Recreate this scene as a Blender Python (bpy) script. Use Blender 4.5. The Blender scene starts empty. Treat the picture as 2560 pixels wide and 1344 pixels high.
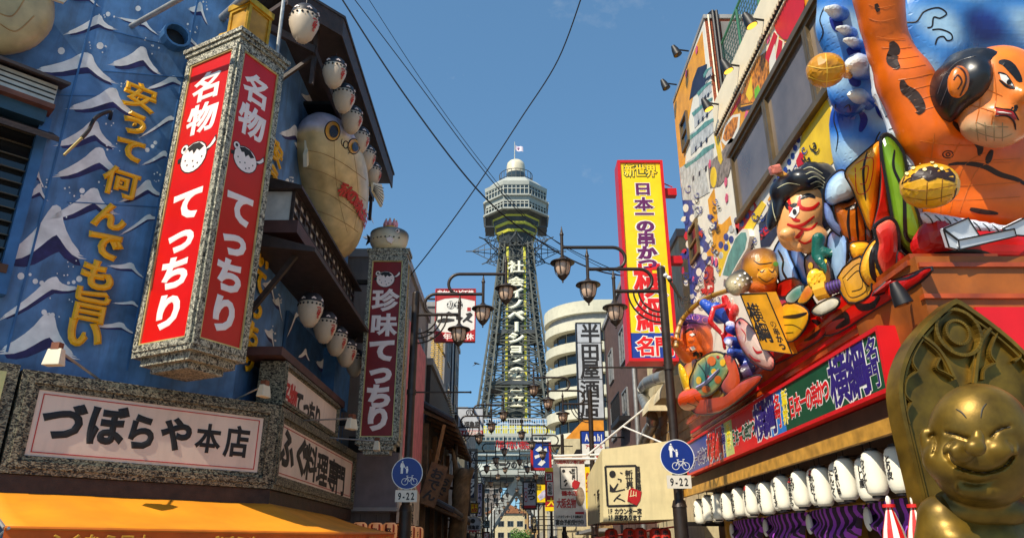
import bpy, math, random
import numpy as np
from mathutils import Vector, Matrix
from mathutils.bvhtree import BVHTree

# ------------------------------------------------------------------ camera, sky, sun, exposure
S = bpy.context.scene
COL = S.collection
R = math.radians
FPX, PITCH, CZ = 1830.0, R(21.0), 1.6          # focal length in photo pixels, upward tilt, eye height
cam = bpy.data.cameras.new('camera'); cam_o = bpy.data.objects.new('camera', cam); COL.objects.link(cam_o)
cam.sensor_width = 36.0; cam.lens = 36.0 * FPX / 2560.0; cam.clip_start = 0.05; cam.clip_end = 5000
cam_o.location = (0, 0, CZ); cam_o.rotation_euler = (R(90) + PITCH, 0, 0)
S.camera = cam_o
SUN_AZ, SUN_EL = (0.63, 0.777), R(46)            # horizontal travel direction of the light, elevation
world = bpy.data.worlds.new('World'); S.world = world; world.use_nodes = True
wn = world.node_tree; bg = wn.nodes['Background']
sky = wn.nodes.new('ShaderNodeTexSky'); sky.sky_type = 'NISHITA'; sky.sun_disc = False
sky.sun_elevation = SUN_EL; sky.sun_rotation = math.atan2(-SUN_AZ[0], -SUN_AZ[1])
sky.air_density = 1.0; sky.dust_density = 0.15; sky.ozone_density = 3.0
_gm = wn.nodes.new('ShaderNodeGamma'); _gm.inputs[1].default_value = 0.52; wn.links.new(sky.outputs[0], _gm.inputs[0])
_tn = wn.nodes.new('ShaderNodeMix'); _tn.data_type = 'RGBA'; _tn.blend_type = 'MULTIPLY'; _tn.inputs[0].default_value = 1.0
wn.links.new(_gm.outputs[0], _tn.inputs[6]); _tn.inputs[7].default_value = (0.93, 1.55, 2.05, 1)
_tc0 = wn.nodes.new('ShaderNodeTexCoord'); _mp = wn.nodes.new('ShaderNodeMapping'); _mp.inputs['Scale'].default_value = (3, 3, 5); wn.links.new(_tc0.outputs['Generated'], _mp.inputs[0])
_nz = wn.nodes.new('ShaderNodeTexNoise'); _nz.inputs['Scale'].default_value = 2.0; _nz.inputs['Detail'].default_value = 9; _nz.inputs['Roughness'].default_value = .62; wn.links.new(_mp.outputs[0], _nz.inputs['Vector'])
_mr = wn.nodes.new('ShaderNodeMapRange'); _mr.inputs[1].default_value = .60; _mr.inputs[2].default_value = .80; _mr.inputs[4].default_value = .35; wn.links.new(_nz.outputs[0], _mr.inputs[0])
_cl = wn.nodes.new('ShaderNodeMix'); _cl.data_type = 'RGBA'; wn.links.new(_mr.outputs[0], _cl.inputs[0]); wn.links.new(_tn.outputs[2], _cl.inputs[6]); _cl.inputs[7].default_value = (4.6, 4.9, 5.2, 1)   # a few thin wisps of cloud
wn.links.new(_cl.outputs[2], bg.inputs[0]); bg.inputs[1].default_value = 0.10
sun = bpy.data.lights.new('sun', 'SUN'); sun_o = bpy.data.objects.new('sun', sun); COL.objects.link(sun_o)
sun.energy = 4.1; sun.angle = R(0.53); sun.color = (1.0, 0.91, 0.75)
_d = Vector((SUN_AZ[0]*math.cos(SUN_EL), SUN_AZ[1]*math.cos(SUN_EL), -math.sin(SUN_EL)))
sun_o.rotation_euler = _d.to_track_quat('-Z', 'Y').to_euler(); sun_o.location = (-20, -20, 40)
vs = S.view_settings; vs.view_transform = 'Standard'; vs.look = 'None'; vs.exposure = 0.55; vs.gamma = 1.0
vs.use_curve_mapping = False
S.cycles.use_denoising = True; S.cycles.max_bounces = 8; S.cycles.transparent_max_bounces = 12
random.seed(7); RNG = np.random.default_rng(7)

# ------------------------------------------------------------------ pixel rays (photo is 2560 x 1344)
SP, CP = math.sin(PITCH), math.cos(PITCH)
CAM = Vector((0, 0, CZ))
def ray(u, v):
    dx, dy = (u - 1280) / FPX, (672 - v) / FPX
    return Vector((dx, CP - dy * SP, SP + dy * CP))
def pX(u, v, X): d = ray(u, v); return CAM + d * (X / d.x)
def pY(u, v, Y): d = ray(u, v); return CAM + d * (Y / d.y)
def pZ(u, v, Z): d = ray(u, v); return CAM + d * ((Z - CZ) / d.z)
def pD(u, v, zc): return CAM + ray(u, v) * zc
def px2m(p): return ((p - CAM).dot(Vector((0, CP, SP)))) / FPX     # metres per photo pixel at point p

class Fr:
    """a flat frame: origin, ex along, ey up, n outward (towards the viewer)"""
    def __init__(s, o, ex, ey=(0, 0, 1)):
        s.o = Vector(o); s.ex = Vector(ex).normalized(); s.ey = Vector(ey).normalized(); s.n = s.ex.cross(s.ey).normalized()
    def pt(s, x, y, d=0.0): return s.o + s.ex * x + s.ey * y + s.n * d
    def uv(s, u, v, d=0.0):
        r = ray(u, v); o = s.o + s.n * d
        t = (o - CAM).dot(s.n) / r.dot(s.n); q = CAM + r * t - s.o
        return (q.dot(s.ex), q.dot(s.ey))
    def off(s, d): return Fr(s.o + s.n * d, s.ex, s.ey)

# ------------------------------------------------------------------ colours and materials
def C(r, g=None, b=None):
    if g is None: g = b = r
    f = lambda c: (c / 255.0) / 12.92 if c <= 10 else ((c / 255.0 + 0.055) / 1.055) ** 2.4
    return (f(r), f(g), f(b), 1.0)
MATS = {}
def mat(name, col, rough=0.6, metal=0.0, var=0.12, scale=3.0, bump=0.0, bscale=40.0, dirt=0.0, spec=0.5,
        emit=None, es=0.0, streak=False, coat=0.0):
    """principled material with mottled colour, optional streaky dirt and fine relief"""
    if name in MATS: return MATS[name]
    m = bpy.data.materials.new(name); m.use_nodes = True; nt = m.node_tree; b = nt.nodes['Principled BSDF']
    L = nt.links.new; N = nt.nodes.new
    b.inputs['Roughness'].default_value = rough; b.inputs['Metallic'].default_value = metal
    b.inputs['Specular IOR Level'].default_value = spec
    if coat: b.inputs['Coat Weight'].default_value = coat; b.inputs['Coat Roughness'].default_value = 0.15
    tc = N('ShaderNodeTexCoord'); src = tc.outputs['Object']
    if var > 0 or dirt > 0:
        nz = N('ShaderNodeTexNoise'); nz.inputs['Scale'].default_value = scale; nz.inputs['Detail'].default_value = 6
        L(src, nz.inputs['Vector'])
        hs = N('ShaderNodeMix'); hs.data_type = 'RGBA'; hs.blend_type = 'MIX'
        lo = [c * (1 - var * 1.6) for c in col[:3]] + [1]; hi = [min(1, c * (1 + var) + var * 0.01) for c in col[:3]] + [1]
        mr = N('ShaderNodeMapRange'); mr.inputs[1].default_value = 0.3; mr.inputs[2].default_value = 0.7
        L(nz.outputs[0], mr.inputs[0]); L(mr.outputs[0], hs.inputs[0])
        hs.inputs[6].default_value = lo; hs.inputs[7].default_value = hi
        out = hs.outputs[2]
        if dirt > 0:
            mp = N('ShaderNodeMapping'); mp.inputs['Scale'].default_value = (2.5, 2.5, 0.35) if streak else (1, 1, 1)
            L(src, mp.inputs[0]); n2 = N('ShaderNodeTexNoise'); n2.inputs['Scale'].default_value = 2.2; n2.inputs['Detail'].default_value = 8
            n2.inputs['Roughness'].default_value = 0.65; L(mp.outputs[0], n2.inputs['Vector'])
            m2 = N('ShaderNodeMapRange'); m2.inputs[1].default_value = 0.48; m2.inputs[2].default_value = 0.75; m2.inputs[4].default_value = dirt
            L(n2.outputs[0], m2.inputs[0]); mx = N('ShaderNodeMix'); mx.data_type = 'RGBA'
            L(m2.outputs[0], mx.inputs[0]); L(out, mx.inputs[6]); mx.inputs[7].default_value = (0.05, 0.042, 0.032, 1)
            out = mx.outputs[2]
        L(out, b.inputs['Base Color'])
    else: b.inputs['Base Color'].default_value = col
    if bump > 0:
        n3 = N('ShaderNodeTexNoise'); n3.inputs['Scale'].default_value = bscale; n3.inputs['Detail'].default_value = 5
        L(src, n3.inputs['Vector']); bp = N('ShaderNodeBump'); bp.inputs['Strength'].default_value = bump; bp.inputs['Distance'].default_value = 0.02
        L(n3.outputs[0], bp.inputs['Height']); L(bp.outputs[0], b.inputs['Normal'])
    if emit: b.inputs['Emission Color'].default_value = emit; b.inputs['Emission Strength'].default_value = es
    MATS[name] = m; return m
def hammered(name, dark, light, scale=26.0, metal=0.35, rough=0.42, stretch=(1, 1, 1), contrast=(0.40, 0.60)):
    """mottled hammered sheet metal"""
    if name in MATS: return MATS[name]
    m = bpy.data.materials.new(name); m.use_nodes = True; nt = m.node_tree; b = nt.nodes['Principled BSDF']; L = nt.links.new; N = nt.nodes.new
    tc = N('ShaderNodeTexCoord'); mp = N('ShaderNodeMapping'); mp.inputs['Scale'].default_value = stretch; L(tc.outputs['Object'], mp.inputs[0])
    nz = N('ShaderNodeTexNoise'); nz.inputs['Scale'].default_value = scale; nz.inputs['Detail'].default_value = 3; nz.inputs['Distortion'].default_value = 1.2
    L(mp.outputs[0], nz.inputs['Vector']); cr = N('ShaderNodeValToRGB'); cr.color_ramp.elements[0].position = contrast[0]; cr.color_ramp.elements[1].position = contrast[1]
    cr.color_ramp.elements[0].color = dark; cr.color_ramp.elements[1].color = light; L(nz.outputs[0], cr.inputs[0]); L(cr.outputs[0], b.inputs['Base Color'])
    bp = N('ShaderNodeBump'); bp.inputs['Strength'].default_value = 0.7; bp.inputs['Distance'].default_value = 0.02; L(nz.outputs[0], bp.inputs['Height']); L(bp.outputs[0], b.inputs['Normal'])
    b.inputs['Metallic'].default_value = metal; b.inputs['Roughness'].default_value = rough
    MATS[name] = m; return m
def vcol_mat(name, rough=0.35, coat=0.3, var=0.10, bump=0.0):
    """paint whose colour comes from the mesh's own painted colour attribute"""
    if name in MATS: return MATS[name]
    m = bpy.data.materials.new(name); m.use_nodes = True; nt = m.node_tree; b = nt.nodes['Principled BSDF']; L = nt.links.new; N = nt.nodes.new
    at = N('ShaderNodeAttribute'); at.attribute_name = 'Col'
    nz = N('ShaderNodeTexNoise'); nz.inputs['Scale'].default_value = 3.0; nz.inputs['Detail'].default_value = 5; tc = N('ShaderNodeTexCoord'); L(tc.outputs['Object'], nz.inputs['Vector'])
    mr = N('ShaderNodeMapRange'); mr.inputs[1].default_value = 0.3; mr.inputs[2].default_value = 0.7; mr.inputs[3].default_value = 1 - var; mr.inputs[4].default_value = 1 + var
    L(nz.outputs[0], mr.inputs[0]); mx = N('ShaderNodeMix'); mx.data_type = 'RGBA'; mx.blend_type = 'MULTIPLY'; mx.inputs[0].default_value = 1.0
    L(at.outputs['Color'], mx.inputs[6]); L(mr.outputs[0], mx.inputs[7]); L(mx.outputs[2], b.inputs['Base Color'])
    b.inputs['Roughness'].default_value = rough
    if coat: b.inputs['Coat Weight'].default_value = coat; b.inputs['Coat Roughness'].default_value = 0.12
    if bump:
        bp = N('ShaderNodeBump'); bp.inputs['Strength'].default_value = bump; bp.inputs['Distance'].default_value = 0.02; L(nz.outputs[0], bp.inputs['Height']); L(bp.outputs[0], b.inputs['Normal'])
    MATS[name] = m; return m

# ------------------------------------------------------------------ objects
ORG = {}                                         # world origin of every parent we made
def worg(o): return ORG.get(o.name, Vector((0, 0, 0)))
def tag(o, label=None, cat=None, group=None, kind=None):
    if label: o['label'] = label
    if cat: o['category'] = cat
    if group: o['group'] = group
    if kind: o['kind'] = kind
    return o
def thing(name, label, cat, loc=(0, 0, 0), group=None):
    o = bpy.data.objects.new(name, None); COL.objects.link(o); o.location = loc; o.empty_display_size = 0.2
    ORG[o.name] = Vector(loc); return tag(o, label, cat, group)
def link_mesh(name, me, parent=None):
    o = bpy.data.objects.new(name, me); COL.objects.link(o)
    if parent is not None: o.parent = parent
    ORG[o.name] = worg(parent) if parent is not None else Vector((0, 0, 0))
    return o
def copy_tree(o, parent=None):
    c = o.copy(); COL.objects.link(c)
    if parent is not None: c.parent = parent
    for ch in o.children: copy_tree(ch, c)
    return c

def frame3(d):
    d = Vector(d).normalized(); a = Vector((0, 0, 1)) if abs(d.z) < 0.95 else Vector((1, 0, 0))
    x = d.cross(a).normalized(); return x, x.cross(d).normalized(), d
class MB:
    """collects shapes in world coordinates; build() links them as one mesh"""
    def __init__(s): s.v = []; s.f = []; s.m = []; s.mi = 0
    def use(s, i): s.mi = i; return s
    def add(s, vs_, fs_, mi=None):
        b = len(s.v); s.v += [tuple(x) for x in vs_]; s.f += [tuple(i + b for i in f) for f in fs_]; s.m += [s.mi if mi is None else mi] * len(fs_); return s
    def quad(s, a, b, c, d): return s.add([a, b, c, d], [(0, 1, 2, 3)])
    def hexa(s, p): return s.add(p, [(3, 2, 1, 0), (4, 5, 6, 7), (0, 1, 5, 4), (1, 2, 6, 5), (2, 3, 7, 6), (3, 0, 4, 7)])
    def box(s, lo, hi):
        (a, b, c), (d, e, f) = lo, hi
        return s.hexa([(a, b, c), (d, b, c), (d, e, c), (a, e, c), (a, b, f), (d, b, f), (d, e, f), (a, e, f)])
    def fbox(s, fr, x0, x1, y0, y1, d0, d1):       # box in a frame
        p = fr.pt; return s.hexa([p(x0, y0, d1), p(x0, y0, d0), p(x1, y0, d0), p(x1, y0, d1), p(x0, y1, d1), p(x0, y1, d0), p(x1, y1, d0), p(x1, y1, d1)])
    def bar(s, a, b, w, h=None, up=(0, 0, 1)):     # square bar between two points
        a, b = Vector(a), Vector(b); d = (b - a).normalized(); h = h or w; up = Vector(up)
        if abs(d.dot(up)) > 0.98: up = Vector((1, 0, 0))
        x = d.cross(up).normalized() * (w / 2); y = x.cross(d).normalized() * (h / 2)
        return s.hexa([a - x - y, a + x - y, b + x - y, b - x - y, a - x + y, a + x + y, b + x + y, b - x + y])
    def tube(s, pts, r, n=8, caps=True):
        pts = [Vector(p) for p in pts]; rs = r if isinstance(r, (list, tuple)) else [r] * len(pts); rings = []
        x = None
        for i, p in enumerate(pts):
            t = (pts[min(i + 1, len(pts) - 1)] - pts[max(i - 1, 0)])
            t = t.normalized() if t.length > 1e-9 else Vector((0, 0, 1))
            if x is None: x, y, _ = frame3(t)
            else:
                x = (x - t * x.dot(t)); x = x.normalized() if x.length > 1e-6 else frame3(t)[0]; y = t.cross(x)
            y = t.cross(x).normalized()
            rings.append([p + (x * math.cos(2 * math.pi * k / n) + y * math.sin(2 * math.pi * k / n)) * rs[i] for k in range(n)])
        vs_ = [q for rg in rings for q in rg]; fs_ = []
        for i in range(len(rings) - 1):
            for k in range(n): fs_.append((i * n + k, i * n + (k + 1) % n, (i + 1) * n + (k + 1) % n, (i + 1) * n + k))
        if caps: fs_ += [tuple(range(n - 1, -1, -1)), tuple((len(rings) - 1) * n + k for k in range(n))]
        return s.add(vs_, fs_)
    def lathe(s, prof, n=16, c=(0, 0, 0), M3=None, sx=1.0, sy=1.0, a0=0.0):   # profile [(r,z)] about z
        c = Vector(c); vs_ = []
        for r, z in prof:
            for k in range(n):
                a = a0 + 2 * math.pi * k / n; p = Vector((r * math.cos(a) * sx, r * math.sin(a) * sy, z))
                vs_.append(c + (M3 @ p if M3 else p))
        fs_ = []
        for i in range(len(prof) - 1):
            for k in range(n): fs_.append((i * n + k, i * n + (k + 1) % n, (i + 1) * n + (k + 1) % n, (i + 1) * n + k))
        fs_ += [tuple(range(n - 1, -1, -1)), tuple((len(prof) - 1) * n + k for k in range(n))]
        return s.add(vs_, fs_)
    def ell(s, c, r, n=14, m=9, M3=None):
        prof = [(math.sin(math.pi * (i + .001) / m) if 0 < i < m else 0.002, -math.cos(math.pi * i / m)) for i in range(m + 1)]
        r = Vector((r, r, r)) if not hasattr(r, '__len__') else Vector(r)
        D = Matrix.Diagonal(r); return s.lathe(prof, n, c, (M3 @ D) if M3 else D)
    def poly(s, fr, pts, d=0.0):                   # flat n-gon in a frame
        return s.add([fr.pt(x, y, d) for x, y in pts], [tuple(range(len(pts)))])
    def prism(s, fr, pts, d0, d1):
        n = len(pts); a = sum(pts[i][0] * pts[(i + 1) % n][1] - pts[(i + 1) % n][0] * pts[i][1] for i in range(n))
        if a < 0: pts = pts[::-1]
        vs_ = [fr.pt(x, y, d0) for x, y in pts] + [fr.pt(x, y, d1) for x, y in pts]
        fs_ = [tuple(range(n - 1, -1, -1)), tuple(range(n, 2 * n))] + [(i, (i + 1) % n, n + (i + 1) % n, n + i) for i in range(n)]
        return s.add(vs_, fs_)
    def frame(s, fr, x0, x1, y0, y1, w, d0, d1):   # picture frame of four mitred bars
        o = [(x0, y0), (x1, y0), (x1, y1), (x0, y1)]; i = [(x0 + w, y0 + w), (x1 - w, y0 + w), (x1 - w, y1 - w), (x0 + w, y1 - w)]
        for k in range(4):
            j = (k + 1) % 4; s.prism(fr, [o[k], o[j], i[j], i[k]], d0, d1)
        return s
    def build(s, name, mats, parent=None, smooth=False, bevel=0.0):
        me = bpy.data.meshes.new(name); og = worg(parent) if parent is not None else Vector((0, 0, 0))
        me.from_pydata([(v[0] - og.x, v[1] - og.y, v[2] - og.z) for v in s.v], [], s.f)
        for m in (mats if isinstance(mats, (list, tuple)) else [mats]): me.materials.append(m)
        me.polygons.foreach_set('material_index', s.m)
        if smooth: me.polygons.foreach_set('use_smooth', [True] * len(me.polygons))
        me.update(); me.validate()
        if smooth and smooth != 'all':
            try: me.set_sharp_from_angle(angle=R(40))
            except Exception: pass
        o = link_mesh(name, me, parent)
        if bevel > 0:
            md = o.modifiers.new('bevel', 'BEVEL'); md.width = bevel; md.segments = 2; md.limit_method = 'ANGLE'
        return o

# ------------------------------------------------------------------ lettering (built-in font, flattened bold glyph meshes)
GC = {}
_tc = bpy.data.curves.new('glyph_source', 'FONT'); _to = bpy.data.objects.new('glyph_source', _tc)
_gs = bpy.data.scenes.new('glyph_workshop'); _gs.collection.objects.link(_to); _gs.view_layers[0].update(); _dg = _gs.view_layers[0].depsgraph
def glyph(ch, bold=0.04):
    k = (ch, round(bold, 3))
    if k in GC: return GC[k]
    _tc.body = ch; _tc.size = 1.0; _tc.resolution_u = 3; _tc.bevel_depth = bold; _tc.bevel_resolution = 0; _tc.extrude = 0.0; _tc.fill_mode = 'FRONT'
    _dg.update(); ev = _to.evaluated_get(_dg); me = ev.to_mesh()
    n = len(me.vertices); co = np.zeros(n * 3); me.vertices.foreach_get('co', co); co = co.reshape(-1, 3)
    fs_ = [tuple(p.vertices) for p in me.polygons]
    ev.to_mesh_clear()
    z = co[:, 2] if n else np.zeros(0)
    fs_ = [f for f in fs_ if not all(z[i] < -1e-5 for i in f)]
    used = sorted({i for f in fs_ for i in f}); rm = {a: b for b, a in enumerate(used)}
    co = co[used] if n else co; fs_ = [tuple(rm[i] for i in f) for f in fs_]
    GC[k] = (co, fs_); return GC[k]
_b = glyph('国', 0.0)[0]
EMX, EMY, EMW = (_b[:, 0].min() + _b[:, 0].max()) / 2, (_b[:, 1].min() + _b[:, 1].max()) / 2, (_b[:, 0].max() - _b[:, 0].min()) * 1.06
VROT = 'ー「」～（）-'
def letters(mb, items, fr, depth=0.004, d=0.003, bold=0.04, wrap=None, mi=None):
    """items: (char, cx, cy, w, h[, rot]) in the frame; wrap(x, y, z) bends the flat lettering onto a surface"""
    for it in items:
        ch, cx, cy, w, h = it[:5]; rot = it[5] if len(it) > 5 else 0.0
        bo = bold * (0.5 if ord(ch) >= 0x4E00 else 0.8); co, fs_ = glyph(ch, bo)
        if not len(co): continue
        if ord(ch) < 256: ex, ey, ew = (co[:, 0].min() + co[:, 0].max()) / 2, 0.36, 0.78
        else: ex, ey, ew = EMX, EMY, EMW
        x = (co[:, 0] - ex) / ew * w; y = (co[:, 1] - ey) / ew * h
        if rot: x, y = x * math.cos(rot) - y * math.sin(rot), x * math.sin(rot) + y * math.cos(rot)
        z = d + np.clip(co[:, 2] / max(bo, 1e-4), 0, 1) * depth
        if wrap: vs_ = [wrap(a + cx, b + cy, c) for a, b, c in zip(x, y, z)]
        else: vs_ = [fr.pt(a + cx, b + cy, c) for a, b, c in zip(x, y, z)]
        mb.add(vs_, fs_, mi)
    return mb
def vtext(t, x, y0, y1, w, fill=0.94):               # top y0 to bottom y1
    n = len(t); h = (y0 - y1) / n
    return [(c, x, y0 - h * (i + 0.5), (h * fill if c in VROT else w), (w if c in VROT else h * fill), (-math.pi / 2 if c in VROT else 0)) for i, c in enumerate(t) if c != ' ']
def htext(t, x0, x1, y, h, fill=0.94):
    n = len(t); w = (x1 - x0) / n
    return [(c, x0 + w * (i + 0.5), y, w * fill, h, 0) for i, c in enumerate(t) if c != ' ']
def hlatin(t, x0, x1, y, h):                         # whole latin string fitted to a width
    wd = {'i': .45, 'l': .45, '-': .7, '1': .7, ' ': .5, '.': .4}
    ws = [wd.get(c, 1.0) for c in t]; k = (x1 - x0) / sum(ws); out = []; x = x0
    for c, w in zip(t, ws): out.append((c, x + w * k / 2, y, k * 1.05, h, 0)); x += w * k
    return out

# ------------------------------------------------------------------ smooth sculpted figures (distance fields -> surface nets)
def RZ(deg, ax='Z'): return Matrix.Rotation(R(deg), 3, ax)
def sd_prim(P, p):
    k = p[0]
    if k == 'e':                                     # ('e', centre, radii, rot3)
        q = P - np.array(p[1]); r = np.array(p[2], float)
        if len(p) > 3 and p[3] is not None: q = q @ np.array(p[3])
        k0 = np.linalg.norm(q / r, axis=1); k1 = np.linalg.norm(q / (r * r), axis=1)
        return k0 * (k0 - 1.0) / np.maximum(k1, 1e-9)
    if k == 'c':                                     # ('c', a, b, ra, rb)
        a, b = np.array(p[1]), np.array(p[2]); ab = b - a; h = np.clip(((P - a) @ ab) / (ab @ ab), 0, 1)
        return np.linalg.norm(P - a - h[:, None] * ab, axis=1) - (p[3] + (p[4] - p[3]) * h)
    if k == 'b':                                     # ('b', centre, half, rot3, round)
        q = P - np.array(p[1])
        if p[3] is not None: q = q @ np.array(p[3])
        q = np.abs(q) - np.array(p[2], float); r = p[4] if len(p) > 4 else 0.01
        return np.linalg.norm(np.maximum(q, 0), axis=1) + np.minimum(q.max(axis=1), 0) - r
def smin(a, b, k):
    if k <= 0: return np.minimum(a, b)
    h = np.clip(0.5 + 0.5 * (b - a) / k, 0, 1); return b + (a - b) * h - k * h * (1 - h)
def sdf_mesh(prims, cell, k=0.05, cuts=(), colors=None, shade=None, pad=None, post=None):
    """prims: list of (prim, colour index). Returns verts, quads, per-vertex colours"""
    los, his = [], []
    for p, _ in prims:
        if p[0] == 'c': r = max(p[3], p[4]); a, b = np.array(p[1]), np.array(p[2]); los.append(np.minimum(a, b) - r); his.append(np.maximum(a, b) + r)
        elif p[0] == 'e': r = max(p[2]); los.append(np.array(p[1]) - r); his.append(np.array(p[1]) + r)
        else: r = np.linalg.norm(p[2]); los.append(np.array(p[1]) - r); his.append(np.array(p[1]) + r)
    pd = pad or 2.5 * cell
    lo = np.min(los, axis=0) - pd; hi = np.max(his, axis=0) + pd; n = np.ceil((hi - lo) / cell).astype(int) + 1
    ax = [lo[i] + cell * np.arange(n[i]) for i in range(3)]
    G = np.stack(np.meshgrid(*ax, indexing='ij'), -1).reshape(-1, 3)
    def ev(P):
        d = None
        for p, _ in prims:
            e = sd_prim(P, p); d = e if d is None else smin(d, e, k)
        for c in cuts: d = -smin(-d, sd_prim(P, c), k * 0.5)
        if post: d = post(P, d)
        return d
    V = np.concatenate([ev(G[i:i + 400000]) for i in range(0, len(G), 400000)]).reshape(n)
    s = V < 0; nx, ny, nz = n
    acc = np.zeros((nx - 1, ny - 1, nz - 1, 3)); cnt = np.zeros((nx - 1, ny - 1, nz - 1))
    idx = np.stack(np.meshgrid(np.arange(nx), np.arange(ny), np.arange(nz), indexing='ij'), -1).astype(float)
    for axis in range(3):
        sl0 = [slice(None)] * 3; sl1 = [slice(None)] * 3; sl0[axis] = slice(0, -1); sl1[axis] = slice(1, None)
        a, b = V[tuple(sl0)], V[tuple(sl1)]; m = (a < 0) != (b < 0); t = np.where(m, a / np.where(m, a - b, 1), 0)
        pos = idx[tuple(sl0)].copy(); pos[..., axis] += t
        pos *= m[..., None]
        o = [i for i in range(3) if i != axis]
        for d0 in (0, 1):
            for d1 in (0, 1):
                src = [slice(None)] * 3; 
                src[o[0]] = slice(d0, n[o[0]] - 1 + d0); src[o[1]] = slice(d1, n[o[1]] - 1 + d1)
                acc += pos[tuple(src)]; cnt += m[tuple(src)]
    act = cnt > 0; vid = -np.ones(act.shape, int); vid[act] = np.arange(act.sum())
    verts = acc[act] / cnt[act][:, None] * cell + lo
    quads = []
    for axis in range(3):
        sl0 = [slice(None)] * 3; sl1 = [slice(None)] * 3; sl0[axis] = slice(0, -1); sl1[axis] = slice(1, None)
        o = [i for i in range(3) if i != axis]
        a, b = s[tuple(sl0)], s[tuple(sl1)]; m = a != b
        w = np.argwhere(m); w = w[(w[:, o[0]] > 0) & (w[:, o[1]] > 0) & (w[:, o[0]] < n[o[0]] - 1) & (w[:, o[1]] < n[o[1]] - 1)]
        ins = a[tuple(w.T)]
        def cid(d0, d1):
            q = w.copy(); q[:, o[0]] -= d0; q[:, o[1]] -= d1; return vid[tuple(q.T)]
        q = np.stack([cid(1, 1), cid(0, 1), cid(0, 0), cid(1, 0)], 1)
        flip = ~ins if axis != 1 else ins
        q[flip] = q[flip][:, ::-1]; quads.append(q)
    quads = np.concatenate(quads)
    cols = None
    if colors is not None:
        D = np.stack([sd_prim(verts, p) for p, _ in prims], 1); W = np.exp(-(D - D.min(1, keepdims=True)) / (cell * 0.7))
        ci = np.array([c for _, c in prims]); CC = np.array([c[:3] for c in colors])[ci]
        cols = (W @ CC) / W.sum(1, keepdims=True)
        if shade is not None: cols = shade(verts, cols)
    return verts, quads, cols
def np_mesh(name, verts, quads, mats, parent=None, cols=None, smooth=False):
    me = bpy.data.meshes.new(name); og = np.array(worg(parent)) if parent is not None else np.zeros(3)
    me.from_pydata((verts - og).tolist(), [], quads.tolist())
    for m in (mats if isinstance(mats, (list, tuple)) else [mats]): me.materials.append(m)
    if cols is not None:
        a = me.color_attributes.new('Col', 'FLOAT_COLOR', 'POINT'); a.data.foreach_set('color', np.concatenate([cols, np.ones((len(cols), 1))], 1).astype(np.float32).ravel())
    if smooth: me.polygons.foreach_set('use_smooth', [True] * len(me.polygons))
    me.update(); return link_mesh(name, me, parent)
def bvh(verts, quads): return BVHTree.FromPolygons([tuple(v) for v in verts], [tuple(int(i) for i in q) for q in quads])
def spline(pts, n=6):
    pts = [Vector(p) for p in pts]
    if len(pts) < 3: return [pts[0].lerp(pts[-1], i / n) for i in range(n + 1)]
    out = []
    for i in range(len(pts) - 1):
        p0, p1, p2, p3 = pts[max(i - 1, 0)], pts[i], pts[i + 1], pts[min(i + 2, len(pts) - 1)]
        for j in range(n):
            t = j / n; out.append(0.5 * ((2 * p1) + (p2 - p0) * t + (2 * p0 - 5 * p1 + 4 * p2 - p3) * t * t + (3 * p1 - p0 - 3 * p2 + p3) * t ** 3))
    return out + [pts[-1]]
def paint(mb, tree, pix, w0, w1=None, lift=0.008, n=6, wm=None):
    """brush stroke traced over the photo and laid on a figure's own surface; widths in metres (start, end) with a fuller middle"""
    hit = []
    for u, v in [(p.x, p.y) for p in spline([(a, b, 0) for a, b in pix], n)]:
        h = tree.ray_cast(CAM, ray(u, v).normalized())
        if h[0] is not None: hit.append((h[0], h[1]))
    if len(hit) < 2: return mb
    w1 = w0 if w1 is None else w1; wm = wm or max(w0, w1); N = len(hit) - 1; vs_ = []; fs_ = []
    for i, (p, nn) in enumerate(hit):
        t = (hit[min(i + 1, N)][0] - hit[max(i - 1, 0)][0]); t = t.normalized() if t.length > 1e-9 else Vector((0, 0, 1))
        s_ = nn.cross(t).normalized(); a = i / N; w = (w0 * (1 - a) + w1 * a) * (1 - 4 * a * (1 - a)) + wm * 4 * a * (1 - a)
        for e, l in ((-0.5, 0.25), (0, 1.0), (0.5, 0.25)): vs_.append(p + s_ * (w * e) + nn * (lift * l + 0.003))
    for i in range(N):
        for j in (0, 1): fs_.append((i * 3 + j, i * 3 + j + 1, i * 3 + 4 + j, i * 3 + 3 + j))
    return mb.add(vs_, fs_)
def patch(mb, tree, pix, lift=0.006, grid=None):
    """filled shape traced over the photo, laid on a figure's surface (fan of a dense outline)"""
    out = [Vector((a, b, 0)) for a, b in pix]; n = len(out); c = sum(out, Vector()) / n; rings = [1.0, 0.66, 0.33, 0.0]; pts = []
    dense = []
    for i in range(n):
        for j in range(3): dense.append(out[i].lerp(out[(i + 1) % n], j / 3))
    m = len(dense); ok = []
    for r in rings[:-1]:
        for d in dense: pts.append(c.lerp(d, r))
    pts.append(c); P = []
    for p in pts:
        h = tree.ray_cast(CAM, ray(p.x, p.y).normalized())
        P.append(None if h[0] is None else h[0] + h[1] * lift)
    fs_ = []
    for r in range(2):
        for i in range(m): fs_.append((r * m + i, r * m + (i + 1) % m, (r + 1) * m + (i + 1) % m, (r + 1) * m + i))
    for i in range(m): fs_.append((2 * m + i, 2 * m + (i + 1) % m, 3 * m))
    fs_ = [f for f in fs_ if all(P[i] is not None for i in f)]
    fs_ = [f for f in fs_ if max((P[f[0]] - P[i]).length for i in f) < 0.6]
    P = [p if p is not None else Vector((0, 0, 0)) for p in P]
    used = sorted({i for f in fs_ for i in f}); rm = {a: b for b, a in enumerate(used)}
    return mb.add([P[i] for i in used], [tuple(rm[i] for i in f) for f in fs_])

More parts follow.
